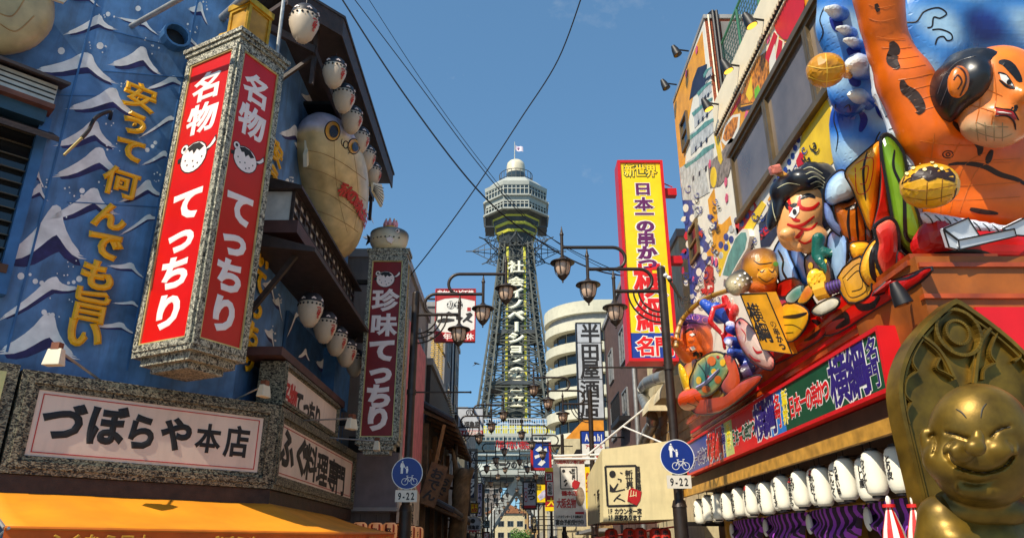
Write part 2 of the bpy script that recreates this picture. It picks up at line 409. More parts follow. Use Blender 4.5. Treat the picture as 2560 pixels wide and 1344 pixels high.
# ================================================================== ground, road, pavements
asphalt = mat('street_paving', (0.30, 0.27, 0.23, 1), 0.85, var=0.2, scale=8, bump=0.4, bscale=120)
paving = mat('paving', (0.20, 0.18, 0.16, 1), 0.8, var=0.2, scale=4, bump=0.3)
g = MB(); g.quad((-400, -60, -0.012), (400, -60, -0.012), (400, 900, -0.012), (-400, 900, -0.012)); tag(g.build('ground', mat('earth_ground', (0.16, 0.15, 0.14, 1), 0.9)), kind='structure')
g = MB(); g.quad((-2.6, -40, 0), (3.4, -40, 0), (3.4, 160, 0), (-2.6, 160, 0)); tag(g.build('road', asphalt), kind='structure')
g = MB(); g.quad((-60, -30, -0.005), (60, -30, -0.005), (60, 7.0, -0.005), (-60, 7.0, -0.005)); tag(g.build('cross_road', asphalt), kind='structure')
for nm, x0, x1 in (('pavement_left', -4.4, -2.6), ('pavement_right', 3.4, 5.2)):
    g = MB(); g.box((x0, 8.6, -0.02), (x1, 150, 0.12)); o = g.build(nm, paving); tag(o, kind='structure')
    k = MB(); xx = x1 - 0.15 if nm.endswith('left') else x0; k.box((xx, 8.598, 0.0), (xx + 0.15, 150, 0.124)); k.build('kerb', mat('kerb_stone', (0.32, 0.31, 0.29, 1), 0.8), o)

# ================================================================== materials of the left side
blue_wall = mat('blue_wall_paint', C(90, 132, 178), 0.55, var=0.32, scale=1.8, dirt=0.5, streak=True, bump=0.08, bscale=30)
blue_trim = mat('blue_trim_paint', C(58, 108, 160), 0.5, var=0.2, scale=3, dirt=0.25, streak=True)
wave_white = mat('wave_white_paint', C(242, 238, 232), 0.6, var=0.12, scale=5, dirt=0.16)
wave_dark = mat('wave_indigo_paint', C(42, 34, 88), 0.6, var=0.3, scale=6)
gold_letter = mat('golden_letter', C(246, 180, 12), 0.4, var=0.10, scale=5, dirt=0.08)
frame_metal = hammered('hammered_frame_metal', C(48, 46, 44), C(196, 190, 168), 24, 0.35, 0.42)
frame_wood = hammered('carved_frame', C(22, 20, 17), C(160, 150, 124), 20, 0.25, 0.5, (1, 1, 1.8), (.42, .62))
red_panel = mat('red_panel', C(206, 10, 8), 0.32, var=0.06, scale=2, dirt=0.06)
pale_letter = mat('pale_letter', C(250, 232, 226), 0.45, var=0.05)
black_paint = mat('black_paint', C(22, 20, 22), 0.5, var=0.1)
ink = mat('lettering_ink', C(28, 25, 26), 0.55, var=0.08)
board_face = mat('board_cream_face', C(232, 208, 190), 0.5, var=0.07, scale=1.5, dirt=0.14, streak=True)
dark_wood = mat('dark_stained_wood', C(58, 40, 32), 0.6, var=0.3, scale=6, bump=0.3, dirt=0.2)
brown_fascia = mat('brown_fascia', C(66, 52, 48), 0.6, var=0.2, dirt=0.2)
grey_metal = mat('grey_galvanised_metal', C(168, 168, 166), 0.45, metal=0.6, var=0.15, scale=8, dirt=0.15)
cream_lamp = mat('cream_lamp_housing', C(222, 210, 184), 0.45, var=0.1, dirt=0.12)
dark_metal = mat('dark_metal', C(46, 42, 40), 0.42, metal=0.5, var=0.2, scale=9)
dark_glass = mat('dark_window_glass', C(26, 30, 34), 0.08, var=0.1, spec=0.8)
puffer_white = mat('puffer_white', C(204, 184, 160), 0.45, var=0.1, dirt=0.2)
puffer_grey = mat('puffer_dark_cap', C(44, 42, 46), 0.5, var=0.15)
red_ink = mat('red_ink', C(188, 34, 30), 0.5, var=0.1)
corrug = mat('corrugated_blue', C(50, 86, 122), 0.45, metal=0.2, var=0.2, dirt=0.3, streak=True)

# ================================================================== blue restaurant building on the left corner
WC = Fr((-4.75, 12.39, 0), (1, 1, 0))            # chamfered corner wall; x runs to -8 on the left
WS = Fr((-4.75, 12.39, 0), (0, 1, 0))            # wall along the street; x = depth from the corner
BL = thing('blue_restaurant_building', 'blue corner restaurant building painted with white waves', 'building', (-8, 15, 0))
b = MB(); b.fbox(WC, -9, -0.0, 0, 12.1, -0.3, 0.0); b.build('corner_wall', blue_wall, BL)
b = MB(); b.fbox(WS, 0.0, 7.3, 0, 12.2, -0.3, 0.0); b.build('street_wall', blue_wall, BL)
b = MB(); b.prism(Fr((0, 0, 0), (1, 0, 0), (0, 1, 0)), [(-4.95, 12.6), (-4.95, 19.6), (-14, 19.6), (-14, 6.4), (-10.95, 6.4)], 0.0, 12.15); b.build('back_volume', blue_trim, BL)
# sheet-metal seams on the corner wall
for (u0, v0, u1, v1) in ((282, 79, 478, 128), (258, 178, 470, 195), (168, 505, 400, 518), (240, 240, 70, 236)):
    a, c = WC.uv(u0, v0), WC.uv(u1, v1); b = MB(); b.bar(WC.pt(a[0], a[1], .004), WC.pt(c[0], c[1], .004), 0.02, 0.016); b.build('wall_seam', blue_trim, BL)
for x in (-1.75, -3.35):
    b = MB(); b.fbox(WC, x, x + .03, 4.2, 12.9, 0, .012); b.build('panel_joint', blue_trim, BL)
# painted waves ------------------------------------------------------------------
UP = [(0, 0), (.1, .12), (.22, .27), (.35, .46), (.46, .66), (.54, .86), (.60, .98), (.65, 1.0), (.70, .95), (.72, .84), (.735, .68), (.77, .50), (.84, .28), (.92, .12), (1, 0)]
LO = [(.94, -.06), (.86, .0), (.79, .10), (.72, .26), (.66, .42), (.58, .36), (.46, .20), (.33, .04), (.2, -.05), (.1, -.07)]
def wave(fr, uL, vL, uR, vR, h, mirror=False, sh=0.16, parent=BL, d=.004, crest=None):
    """white wave crest with indigo underside, traced at its place on a wall"""
    mp = lambda x, y: fr.uv(uL + (uR - uL) * x, vL + (vR - vL) * x - h * y)
    fx = (lambda x: 1 - x) if mirror else (lambda x: x)
    b = MB(); U = [mp(fx(x), y) for x, y in UP]; Lo = [mp(fx(x), y) for x, y in LO]
    n = len(LO); L2 = [mp(fx(x), y) for x, y in LO][::-1]
    # white body as strips between the upper and lower outline
    k = len(UP) - 2; low = []
    for i in range(1, k + 1):
        x = UP[i][0]; ys = sorted(LO, key=lambda p: p[0]); yy = np.interp(x, [p[0] for p in ys], [p[1] for p in ys]); low.append((x, yy))
    us = UP[1:-1]
    for i in range(k - 1):
        jag = 0.0
        q = [mp(fx(us[i][0]), us[i][1]), mp(fx(us[i + 1][0]), us[i + 1][1]), mp(fx(low[i + 1][0]), low[i + 1][1]), mp(fx(low[i][0]), low[i][1])]
        b.poly(fr, q if not mirror else q[::-1], d)
    # frayed tips
    for (tx, bx, b0, b1) in ((-.03, .10, -.07, .12), (1.03, .92, -.05, .12)):
        for j in range(3):
            e = tx + (0.05 * j if tx < .5 else -0.045 * j); yb = b0 + (b1 - b0) * j / 3; yt = b0 + (b1 - b0) * (j + 1) / 3 - .012
            q = [mp(fx(bx), yb), mp(fx(bx), yt), mp(fx(e), yb - .015 + .03 * (j - 1) * 0)]
            b.poly(fr, q, d)
    # splash dots round the crest
    rr = random.Random(int(uL * 7 + vL)); cx, cy = .66, 1.0
    sp_ = MB()
    if h > 28:
        for j in range(7):
            r = rr.uniform(.012, .03) * 90; x = cx + rr.uniform(-.03, .3); y = cy + rr.uniform(-.25, .45)
            px_, py_ = uL + (uR - uL) * fx(x), vL + (vR - vL) * x - h * y
            sp_.poly(fr, [fr.uv(px_ + r * math.cos(-t * math.pi / 4), py_ + r * 1.1 * math.sin(-t * math.pi / 4)) for t in range(8)], d + .001 * (j % 3))
    nb = len(b.f); 
    for i in range(k - 1):
        s0 = sh * (0.5 + math.sin(math.pi * (i + .3) / k)); s1 = sh * (0.5 + math.sin(math.pi * (i + 1.3) / k))
        q = [mp(fx(low[i][0]), low[i][1] - .001), mp(fx(low[i + 1][0]), low[i + 1][1] - .001), mp(fx(low[i + 1][0] + .03), low[i + 1][1] - s1), mp(fx(low[i][0] + .03), low[i][1] - s0)]
        b.use(1).poly(fr, q, d - .0015); b.use(0)
    for q in (b, sp_):                               # make every face look outwards
        for i, f in enumerate(q.f):
            p = [Vector(q.v[j]) for j in f[:3]]
            if (p[1] - p[0]).cross(p[2] - p[0]).dot(fr.n) < 0: q.f[i] = f[::-1]
    o = b.build('painted_wave', [wave_white, wave_dark], parent)
    if sp_.f and parent is BL: tag(sp_.build('wave_spray', wave_white, parent), kind='stuff')
    return o
for a in ((160, 84, 292, 72, 38), (165, -8, 250, 16, 26), (292, 42, 398, 88, 20), (396, 78, 500, 118, 34), (-20, 190, 60, 168, 20), (15, 196, 80, 186, 18),
          (82, 172, 292, 206, 62), (272, 158, 404, 184, 58), (166, 268, 345, 286, 60), (362, 222, 470, 212, 26), (345, 345, 462, 290, 18), (136, 360, 290, 365, 62),
          (352, 412, 440, 392, 22), (130, 438, 312, 432, 66), (298, 502, 408, 486, 42), (122, 542, 296, 532, 66), (296, 588, 408, 540, 20),
          (268, 662, 362, 694, 26), (-10, 800, 205, 715, 52), (280, 756, 360, 772, 14), (-10, 876, 196, 892, 105), (225, 812, 345, 836, 22), (470, 20, 520, 60, 40), (60, 488, 120, 500, 36), (64, 430, 112, 470, 28)):
    wave(WC, *a)
wave(WC, 10, 640, 212, 640, 128, sh=.22)
# splash dots
for (u, v, r) in ((52, 690, 9), (75, 686, 4), (88, 703, 7), (104, 707, 6), (198, 697, 8), (184, 705, 5), (171, 707, 4), (110, 780, 7), (131, 787, 6), (133, 806, 5), (205, 477, 7), (216, 487, 5), (204, 490, 4), (388, 357, 5), (381, 366, 5), (368, 375, 6), (250, 115, 9), (153, 128, 9), (345, 22, 7), (270, 36, 6)):
    b = MB(); b.poly(WC, [WC.uv(u + r * math.cos(-t * math.pi / 5), v + r * math.sin(-t * math.pi / 5)) for t in range(10)], .006); b.build('paint_splash', wave_white, BL)
for a in ((700, 60, 742, 150, 30), (742, 118, 800, 140, 12), (640, 215, 690, 262, 34), (752, 232, 788, 290, 30), (698, 330, 760, 372, 44), (735, 352, 768, 430, 40), (690, 468, 735, 480, 30), (700, 540, 728, 588, 28), (668, 618, 722, 640, 30), (718, 628, 762, 634, 14), (706, 650, 750, 686, 24),
          (680, 745, 706, 800, 36), (660, 820, 690, 890, 40), (800, 118, 850, 160, 20), (905, 590, 940, 610, 16), (910, 520, 935, 560, 16), (655, 705, 690, 760, 40), (632, 900, 668, 920, 26)):
    wave(WS, *a)
# gilded raised letters
LF = WC.off(.10)
for ch, u, v, s in zip('安うて何んでも旨い', (352, 340, 328, 304, 276, 264, 248, 228, 212), (242, 308, 373, 456, 540, 612, 688, 764, 832), (1, .86, .86, 1, .9, .95, .95, 1.05, .95)):
    x, y = LF.uv(u, v); b = MB(); letters(b, [(ch, x, y, .50 * s, .46 * s)], WC, .035, .075, .075); 
    b.fbox(WC, x - .02, x + .02, y - .02, y + .02, 0, .08); b.build('raised_letter', gold_letter, BL)
LF = WS.off(.08)
for ch, u, v in zip('安うて旨いてっちり', (696, 688, 682, 671, 661, 654, 646, 636, 628), (384, 446, 505, 583, 645, 702, 768, 838, 898)):
    x, y = LF.uv(u, v); b = MB(); letters(b, [(ch, x, y, .58, .44)], WS, .03, .05, .075); b.fbox(WS, x - .02, x + .02, y - .02, y + .02, 0, .055); b.build('raised_letter', gold_letter, BL)
# left window bay: louvres, little roofs
b = MB(); x0, y0 = WC.uv(-60, 660); x1, y1 = WC.uv(92, 330); b.fbox(WC, x0 - 1, x1, y0, y1, .01, .05); win = b.build('window', dark_glass, BL)
n = 11
for i in range(n):
    y = y0 + (y1 - y0) * (i + .5) / n; b = MB(); b.hexa([WC.pt(x0 - 1, y - .05, .16), WC.pt(x0 - 1, y - .02, .06), WC.pt(x1 - .03, y - .02, .06), WC.pt(x1 - .03, y - .05, .16), WC.pt(x0 - 1, y - .035, .16), WC.pt(x0 - 1, y, .06), WC.pt(x1 - .03, y, .06), WC.pt(x1 - .03, y - .035, .16)]); b.build('louvre_slat', mat('bronze_louvre', C(96, 84, 66), 0.5, metal=.3, var=.2, dirt=.3), win)
b = MB(); b.fbox(WC, x1 - .02, x1 + .12, y0 - .4, y1 + .2, 0, .2); b.build('window_post', blue_trim, BL)
b = MB(); b.fbox(WC, x0 - 1, x1 + .05, y0 - .10, y0 + .02, 0, .24); b.build('window_sill', mat('rust_sill', C(96, 62, 40), .7, var=.3), BL)
def px_poly(fr, pts): return [fr.uv(u, v) for u, v in pts]
# small projecting dark eave, and the lighter gabled box above it
ya = WC.uv(60, 345)[1]; xr = WC.uv(128, 350)[0]
b = MB(); b.hexa([WC.pt(-6, ya - .18, .6), WC.pt(-6, ya + .12, 0), WC.pt(xr, ya + .12, 0), WC.pt(xr, ya - .18, .6), WC.pt(-6, ya - .10, .6), WC.pt(-6, ya + .24, 0), WC.pt(xr, ya + .24, 0), WC.pt(xr, ya - .10, .6)]); b.build('eave', dark_wood, BL)
xr2 = WC.uv(150, 240)[0]; yb0, yb1 = WC.uv(60, 315)[1], WC.uv(60, 205)[1]
lit = mat('bay_panel_paint', C(196, 196, 188), .5, var=.15, dirt=.35, streak=True)
b = MB(); b.fbox(WC, -6, xr2 - .12, yb0 + .28, yb1 - .10, .0, .42); bay = b.build('bay_box', lit, BL)
for i in range(1, 4):
    y = yb0 + .28 + (yb1 - yb0 - .38) * i / 4; c = MB(); c.fbox(WC, -6, xr2 - .13, y, y + .018, .42, .435); c.build('bay_batten', dark_metal, bay)
b = MB(); b.fbox(WC, -6, xr2 - .16, yb0, yb0 + .27, .0, .34); b.build('bay_base', mat('teal_base', C(50, 84, 104), .5, var=.2, dirt=.3), BL)
b = MB(); b.fbox(WC, -6, xr2 - .10, yb0 + .20, yb0 + .28, .0, .47); b.build('bay_ledge', mat('rust_ledge', C(120, 72, 52), .6, var=.3), BL)
b = MB(); b.hexa([WC.pt(-6, yb1 - .12, .62), WC.pt(-6, yb1 + .1, 0), WC.pt(xr2, yb1 + .1, 0), WC.pt(xr2, yb1 - .12, .62), WC.pt(-6, yb1 - .07, .62), WC.pt(-6, yb1 + .16, 0), WC.pt(xr2, yb1 + .16, 0), WC.pt(xr2, yb1 - .07, .62)]); b.build('bay_roof', brown_fascia, BL)
# round vent and conduit poles on the upper corner wall
x, y = WC.uv(432, 100); b = MB()
for k in range(14):
    a0, a1 = 2 * math.pi * k / 14, 2 * math.pi * (k + 1) / 14
    p = lambda a, r, d: WC.pt(x + r * math.cos(a), y + r * math.sin(a), d)
    b.hexa([p(a0, .2, 0), p(a1, .2, 0), p(a1, .24, 0), p(a0, .24, 0), p(a0, .2, .22), p(a1, .2, .22), p(a1, .24, .22), p(a0, .24, .22)])
v_ = b.build('round_vent', blue_trim, BL); b = MB(); b.poly(WC, [(x + .2 * math.cos(2 * math.pi * k / 14), y + .2 * math.sin(2 * math.pi * k / 14)) for k in range(14)], .03); b.build('vent_opening', black_paint, v_)
x, y = WC.uv(328, 66); e = pX(470, 2, -5.2); b = MB(); b.tube([WC.pt(x, y, -.01), e + Vector((.35, -.05, .35))], .045, 10); b.build('conduit_pole', grey_metal, BL, True)
x, y = WC.uv(556, 45); b = MB(); b.tube([WC.pt(x, y, -.01), pX(640, -30, -4.45)], .075, 12); b.build('stub_pipe', grey_metal, BL, True)
# ---------------- roof eave along the street with its beam
EV = 11.55
b = MB(); b.prism(Fr((0, 0, 0), (1, 0, 0), (0, 1, 0)), [(-3.55, 12.3), (-3.55, 19.0), (-4.75, 19.0), (-4.75, 12.4), (-5.15, 12.0), (-4.35, 11.4)], EV, EV + .10); b.build('roof_soffit', brown_fascia, BL)
b = MB(); b.prism(Fr((0, 0, 0), (1, 0, 0), (0, 1, 0)), [(-3.52, 12.3), (-3.48, 12.3), (-3.48, 19.05), (-3.52, 19.05)], EV - .12, EV + .32); b.build('roof_fascia', dark_wood, BL)
b = MB(); b.prism(Fr((0, 0, 0), (1, 0, 0), (0, 1, 0)), [(-3.48, 12.3), (-3.52, 12.3), (-4.37, 11.4), (-4.33, 11.36)], EV - .12, EV + .32); b.build('roof_fascia', dark_wood, BL)
b = MB(); b.prism(Fr((0, 0, 0), (1, 0, 0), (0, 1, 0)), [(-3.45, 12.3), (-3.45, 19.1), (-6.5, 19.1), (-6.5, 12.5), (-4.33, 11.34)], EV + .32, EV + .38); b.build('roof_slab', mat('dark_roof', C(60, 54, 54), .6, var=.2), BL)
b = MB(); b.bar((-4.0, 12.2, EV - .55), (-4.0, 18.9, EV - .55), .09, .16); b.bar((-4.0, 12.2, EV - .55), (-4.75, 11.45, EV - .55), .09, .16)
b.build('lantern_beam', dark_wood, BL)
for y in (12.3, 18.7):
    b = MB(); b.bar((-4.0, y, EV), (-4.0, y, EV - 1.3), .08); b.bar((-4.75, y, EV - 1.3), (-4.0, y, EV - .6), .07); b.build('eave_bracket', dark_wood, BL)
# ---------------- projecting lattice bay over the side street wall
FS = Fr((-4.12, 12.39, 0), (0, 1, 0))
z0, z1 = 7.32, 7.95; ya_, yb_ = 12.45 - 12.39, 18.0 - 12.39
b = MB(); b.box((-4.75, 12.45, z0), (-4.16, 18.0, z1)); bay = b.build('lattice_bay', mat('paper_screen', C(214, 206, 196), .6, var=.12, scale=4, dirt=.15), BL)
for i in range(15):
    x = ya_ + (yb_ - ya_) * i / 14; b = MB(); b.fbox(FS, x - .02, x + .02, z0, z1, -.045, .02); b.build('mullion', dark_wood, bay)
for y in (z0, z0 + .21, z0 + .42, z1):
    b = MB(); b.fbox(FS, ya_ - .03, yb_ + .03, y - .018, y + .018, -.04, .026); b.build('rail', dark_wood, bay)
for i in range(8):                                # round white lamps glimpsed behind the lattice
    b = MB(); b.ell((-4.17, 12.9 + .62 * i, z0 + .25), (.05, .15, .22), 10, 7); b.build('pine_motif', mat('bay_motif', C(90, 84, 80), .6, var=.3), bay, True)
b = MB(); b.box((-4.75, 12.3, z0 - .28), (-3.95, 18.3, z0 - .03)); b.build('bay_sill', mat('oxide_wood', C(84, 50, 44), .6, var=.25, dirt=.2), BL)
b = MB(); b.hexa([(-4.75, 12.2, 6.75), (-3.55, 12.2, 6.62), (-3.55, 18.6, 6.62), (-4.75, 18.6, 6.75), (-4.75, 12.2, 7.03), (-3.55, 12.2, 6.70), (-3.55, 18.6, 6.70), (-4.75, 18.6, 7.03)]); b.build('bay_eave', dark_wood, BL)
b = MB(); b.hexa([(-4.75, 12.35, z1 + .02), (-3.95, 12.3, z1), (-3.95, 18.2, z1), (-4.75, 18.2, z1 + .02), (-4.75, 12.35, z1 + .3), (-3.95, 12.3, z1 + .06), (-3.95, 18.2, z1 + .06), (-4.75, 18.2, z1 + .3)]); b.build('bay_roof', dark_wood, BL)
for y in (12.55, 18.1):
    b = MB(); b.bar((-4.7, y, 5.6), (-4.0, y, 6.68), .09); b.build('eave_bracket', dark_wood, BL)
# ---------------- corrugated panels, drain pipes, lower beam
b = MB(); FP = Fr((-4.75, 12.39, 0), (0, 1, 0)); xa, xb = FP.uv(700, 900)[0], 5.6
nn = 64
for i in range(nn):
    xx0 = xa + (xb - xa) * i / nn; w = (xb - xa) / nn
    b.prism(Fr((-4.75, 12.39, 4.75), (0, 1, 0), (1, 0, 0)), [(xx0, .03), (xx0 + w * .25, .075), (xx0 + w * .6, .075), (xx0 + w * .85, .03), (xx0 + w * .85, .01), (xx0, .01)], -1.55, 0)
o = b.build('corrugated_panel', corrug, BL)
for a in ((706, 842, 742, 780, 20), (748, 775, 790, 740, 30), (800, 850, 835, 880, 40), (735, 890, 765, 900, 26), (780, 900, 812, 960, 40), (820, 960, 850, 985, 40), (765, 800, 800, 860, 30), (840, 905, 860, 930, 30)):
    wave(FP, *a, parent=o, d=.09)
for (u, zt) in ((868, 6.5), (852, 5.6)):
    y = pX(u, 950, -4.55).y; b = MB(); b.tube([(-4.55, y, 3.2), (-4.55, y, zt)], .07, 10); b.build('drain_pipe', blue_trim, BL, True)
b = MB(); b.box((-4.75, 12.45, 4.78), (-4.02, 17.6, 4.93)); b.build('canopy_beam', mat('oxide_wood', C(84, 50, 44)), BL)
b = MB(); b.box((-4.7, 17.7, 5.0), (-4.35, 19.4, 6.3)); b.build('service_cabinet', blue_trim, BL)

# ================================================================== red column sign
def column_sign(name, label, Bp, ea, la, eb, lb, z0, z1, faces, rim=.10, group=None, cap=True, pm=None):
    """boxed sign of two visible faces meeting in the corner Bp; faces = [(text spec, which)]"""
    Bp = Vector(Bp); ea = Vector(ea).normalized(); eb = Vector(eb).normalized(); t = thing(name, label, 'sign', (Bp.x, Bp.y, z0), group)
    A = Bp + ea * la; Cc = Bp + eb * lb; D = A + eb * lb; PL = Fr((0, 0, 0), (1, 0, 0), (0, 1, 0))
    poly = [(A.x, A.y), (Bp.x, Bp.y), (Cc.x, Cc.y), (D.x, D.y)]; cen = (A + Cc) / 2
    def grow(k): return [(cen.x + (x - cen.x) * k, cen.y + (y - cen.y) * k) for x, y in poly]
    b = MB(); b.prism(PL, grow(.97), z0, z1); b.build('box', frame_metal, t)
    if cap:
        b = MB()
        for k, h0, h1 in ((1.04, 0, .10), (1.10, .10, .18), (1.16, .18, .26)): b.prism(PL, grow(k), z1 + h0, z1 + h1)
        b.build('cornice', frame_metal, t)
        b = MB()
        for k, h0, h1 in ((1.04, -.08, 0), (.86, -.2, -.08), (.66, -.3, -.2)): b.prism(PL, grow(k), z0 + h0, z0 + h1)
        b.build('base_moulding', frame_metal, t)
    frs = [(Fr(Vector((A.x, A.y, z0)), -ea), la), (Fr(Vector((Bp.x, Bp.y, z0)), eb), lb)]
    for (fr, w), art in zip(frs, faces):
        H = z1 - z0; b = MB(); b.frame(fr, 0, w, 0, H, rim, -.01, .045); b.build('face_frame', frame_metal, t)
        b = MB(); b.frame(fr, rim, w - rim, rim, H - rim, .025, -.01, .03); b.build('gilt_bead', mat('gilt_bead', C(214, 196, 130), .4, metal=.4, var=.2), t)
        b = MB(); b.fbox(fr, rim, w - rim, rim, H - rim, -.03, .004); pn = b.build('panel', pm or red_panel, t)
        if art: art(fr, w, H, rim, pn)
    return t
def fish_print(fr, cx, cy, w, parent, flip=1, d=.007):
    """printed blowfish: pale round body, dark back, tail, fin, eye"""
    e = lambda a, rx, ry, ox=0, oy=0: (cx + flip * (ox + rx * math.cos(a)) * w, cy + (oy + ry * math.sin(a)) * w)
    def ring(rx, ry, ox, oy, n=18): 
        p = [e(2 * math.pi * k / n, rx, ry, ox, oy) for k in range(n)]; return p if flip > 0 else p[::-1]
    def pl(pts): 
        p = [(cx + flip * x * w, cy + y * w) for x, y in pts]; return p if flip > 0 else p[::-1]
    b = MB(); b.poly(fr, ring(.39, .36, -.05, -.05), d); b.poly(fr, ring(.12, .12, -.36, .2), d)
    b.poly(fr, pl([(.25, .06), (.40, .16), (.52, .32), (.56, .18), (.50, .10), (.40, .03), (.28, -.06)]), d); b.build('fish_print_outline', black_paint, parent)
    b = MB(); b.poly(fr, ring(.365, .335, -.05, -.05), d + .002); b.poly(fr, ring(.10, .10, -.36, .2), d + .002)
    b.poly(fr, pl([(.27, .04), (.40, .13), (.50, .27), (.53, .18), (.48, .11), (.40, .05)]), d + .002); b.build('fish_print_body', pale_letter, parent)
    b = MB(); b.poly(fr, pl([(-.28, .20), (-.12, .27), (.06, .26), (.22, .13), (.10, .06), (.02, .12), (-.06, .02), (-.12, .13), (-.2, .1)]), d + .004)
    b.poly(fr, ring(.045, .045, -.37, .21, 10), d + .004); b.poly(fr, pl([(-.52, .0), (-.40, .04), (-.40, -.08), (-.50, -.1)]), d + .004)
    b.build('fish_print_markings', black_paint, parent); b = MB()
    for x, y in ((-.2, -.2), (-.05, -.14), (.1, -.22), (.2, -.1), (-.28, -.08), (0, -.28)): b.poly(fr, ring(.022, .022, x, y, 8), d + .004)
    tag(b.build('fish_print_spots', black_paint, parent), kind='stuff')
def face_tecchiri(fr, w, H, rim, pn):
    x = w / 2; yy = lambda t: rim + (H - 2 * rim) * (1 - t)
    for cells in ([('名', .115, .115), ('物', .24, .118)], [('て', .555, .118), ('っ', .668, .112), ('ち', .785, .112), ('り', .908, .115)]):
        b = MB(); letters(b, [(c, x, yy(t), w * .52, (H - 2 * rim) * h_ * .88) for c, t, h_ in cells], fr, .006, .006, .066); b.build('lettering', pale_letter, pn)
    fish_print(fr, x, yy(.375), w * .66, pn, 1)
t = column_sign('red_column_sign', 'tall two-sided red column sign with fish picture in hammered metal frame', (-4.66, 10.30, 0), (-.883, .47, 0), 1.25, (.47, .883, 0), 1.0, 4.40, 9.70, [face_tecchiri, face_tecchiri])
for z_ in (4.6, 9.4): b = MB(); b.bar((-5.1, 11.2, z_), (-5.6, 12.0, z_), .12); b.build('wall_bracket', dark_metal, t)
# gilded lantern box on top of the column
t = thing('rooftop_lantern_box', 'gold framed lantern box standing on top of the tall red column sign', 'lantern', (-4.75, 10.95, 9.96))
gold = mat('gilt_frame', C(214, 164, 40), .35, metal=.5, var=.25, scale=6, dirt=.25)
Lf = Fr((-4.72, 10.72, 9.96), (.47, .883, 0)); b = MB(); b.fbox(Lf, -.05, .42, .04, .86, -.46, 0); b.build('box', mat('amber_pane', C(190, 140, 40), .35, var=.25, dirt=.3), t)
b = MB(); b.frame(Lf, -.08, .45, 0, .90, .06, -.02, .03); b.fbox(Lf, -.1, .47, .88, 1.0, -.52, .06); b.fbox(Lf, -.1, .47, 0, .05, -.52, .05); b.build('frame', gold, t)
Lf2 = Fr(Lf.pt(-.05, 0, -.46), (.883, -.47, 0)); b = MB(); b.frame(Lf2, -.02, .48, .06, .88, .06, -.02, .03); b.build('frame', gold, t)
b = MB(); b.tube([(-5.25, 10.9, 9.96), (-5.2, 10.9, 10.25), (-5.0, 10.8, 10.35)], [.16, .13, .03], 10); b.build('gold_ornament', gold, t, True)
t = thing('lamp_mast', 'thin grey mast standing behind the gold lantern box', 'mast', (-4.3, 11.0, 9.96)); b = MB(); b.tube([(-4.28, 11.05, 9.96), (-4.3, 11.05, 11.5)], .035, 8); b.build('pole', grey_metal, t, True); b = MB(); b.tube([(-4.28, 11.05, 9.96), (-4.28, 11.05, 10.02)], .08, 10); b.build('base_plate', grey_metal, t)

# ================================================================== name boards over the entrance
def board(name, label, fr, x0, x1, y0, y1, text, fw=.22, depth=.5, th=.55, line=True, spec=None, bold=.075):
    t = thing(name, label, 'signboard', fr.pt((x0 + x1) / 2, y0))
    b = MB(); b.fbox(fr, x0 + fw, x1 - fw, y0 + fw, y1 - fw, -depth, -.02); b.build('face', board_face, t)
    for k, (w0, dd) in enumerate(((0, .0), (.33, .035), (.62, .0))):
        b = MB(); o = fw * w0; b.frame(fr, x0 + o, x1 - o, y0 + o, y1 - o, fw * (.36 if k < 2 else .40), -depth if k == 0 else -.04, dd + .02 - .012 * k); b.build('frame_moulding', frame_wood, t)
    if line:
        b = MB(); b.frame(fr, x0 + fw + .07, x1 - fw - .07, y0 + fw + .05, y1 - fw - .05, .012, -.02, -.012); b.build('red_line', red_ink, t)
    b = MB(); letters(b, spec or htext(text, x0 + fw + .25, x1 - fw - .12, (y0 + y1) / 2, (y1 - y0 - 2 * fw) * th), fr, .008, -.016, bold); b.build('lettering', ink, t)
    return t
BC = Fr((-4.0, 12.64, 0), (1, 1, 0)); BS = Fr((-4.0, 12.64, 0), (0, 1, 0))
sp = []
for ch, u, v, w, h in (('づ', 160, 1056, .54, .40), ('ぼ', 268, 1064, .52, .43), ('ら', 355, 1080, .46, .40), ('や', 443, 1086, .48, .38), ('本', 522, 1096, .40, .34), ('店', 594, 1104, .42, .38)):
    x, y = BC.uv(u, v); sp.append((ch, x, y, w * .90, h * 1.2))
board('restaurant_name_board', 'wide cream restaurant name board in carved grey frame above the orange awning', BC, -3.86, -.02, 2.55, 3.93, '', .24, .6, spec=sp, bold=.062)
b = MB(); b.fbox(BC, -6.5, -3.90, 2.55, 3.98, -.6, .0); t = thing('side_frame_board', 'carved grey frame board cut off at the left edge', 'signboard', BC.pt(-4.3, 2.55)); b.build('panel', frame_wood, t)
b = MB(); b.frame(BC, -6.5, -4.05, 2.68, 3.86, .1, .0, .04); b.build('frame_moulding', mat('gilt_bead', C(214, 196, 130)), t)
sp = []
for ch, u, v in (('ふ', 720, 1122), ('ぐ', 756, 1142), ('料', 780, 1158), ('理', 808, 1175), ('専', 834, 1188), ('門', 853, 1200)):
    x, y = BS.uv(u, v); sp.append((ch, x, y, .85, .62))
board('cuisine_board', 'foreshortened cream board on the street side beside the name board', BS, .02, 6.6, 2.55, 3.93, '', .24, .6, spec=sp, bold=.07)
B3 = Fr((-4.02, 12.64, 0), (0, 1, 0)); xa = B3.uv(690, 950)[0]; xb = B3.uv(826, 1050)[0]
t = board('upper_dish_board', 'smaller cream board with red and black lettering above the street side board', B3, .1, 4.4, 3.97, 4.74, '', .12, .45, line=False, spec=[(c, B3.uv(u, v)[0], B3.uv(u, v)[1], .48, .42) for c, u, v in (('て', 750, 1008), ('っ', 768, 1022), ('ち', 782, 1034), ('り', 796, 1044))])
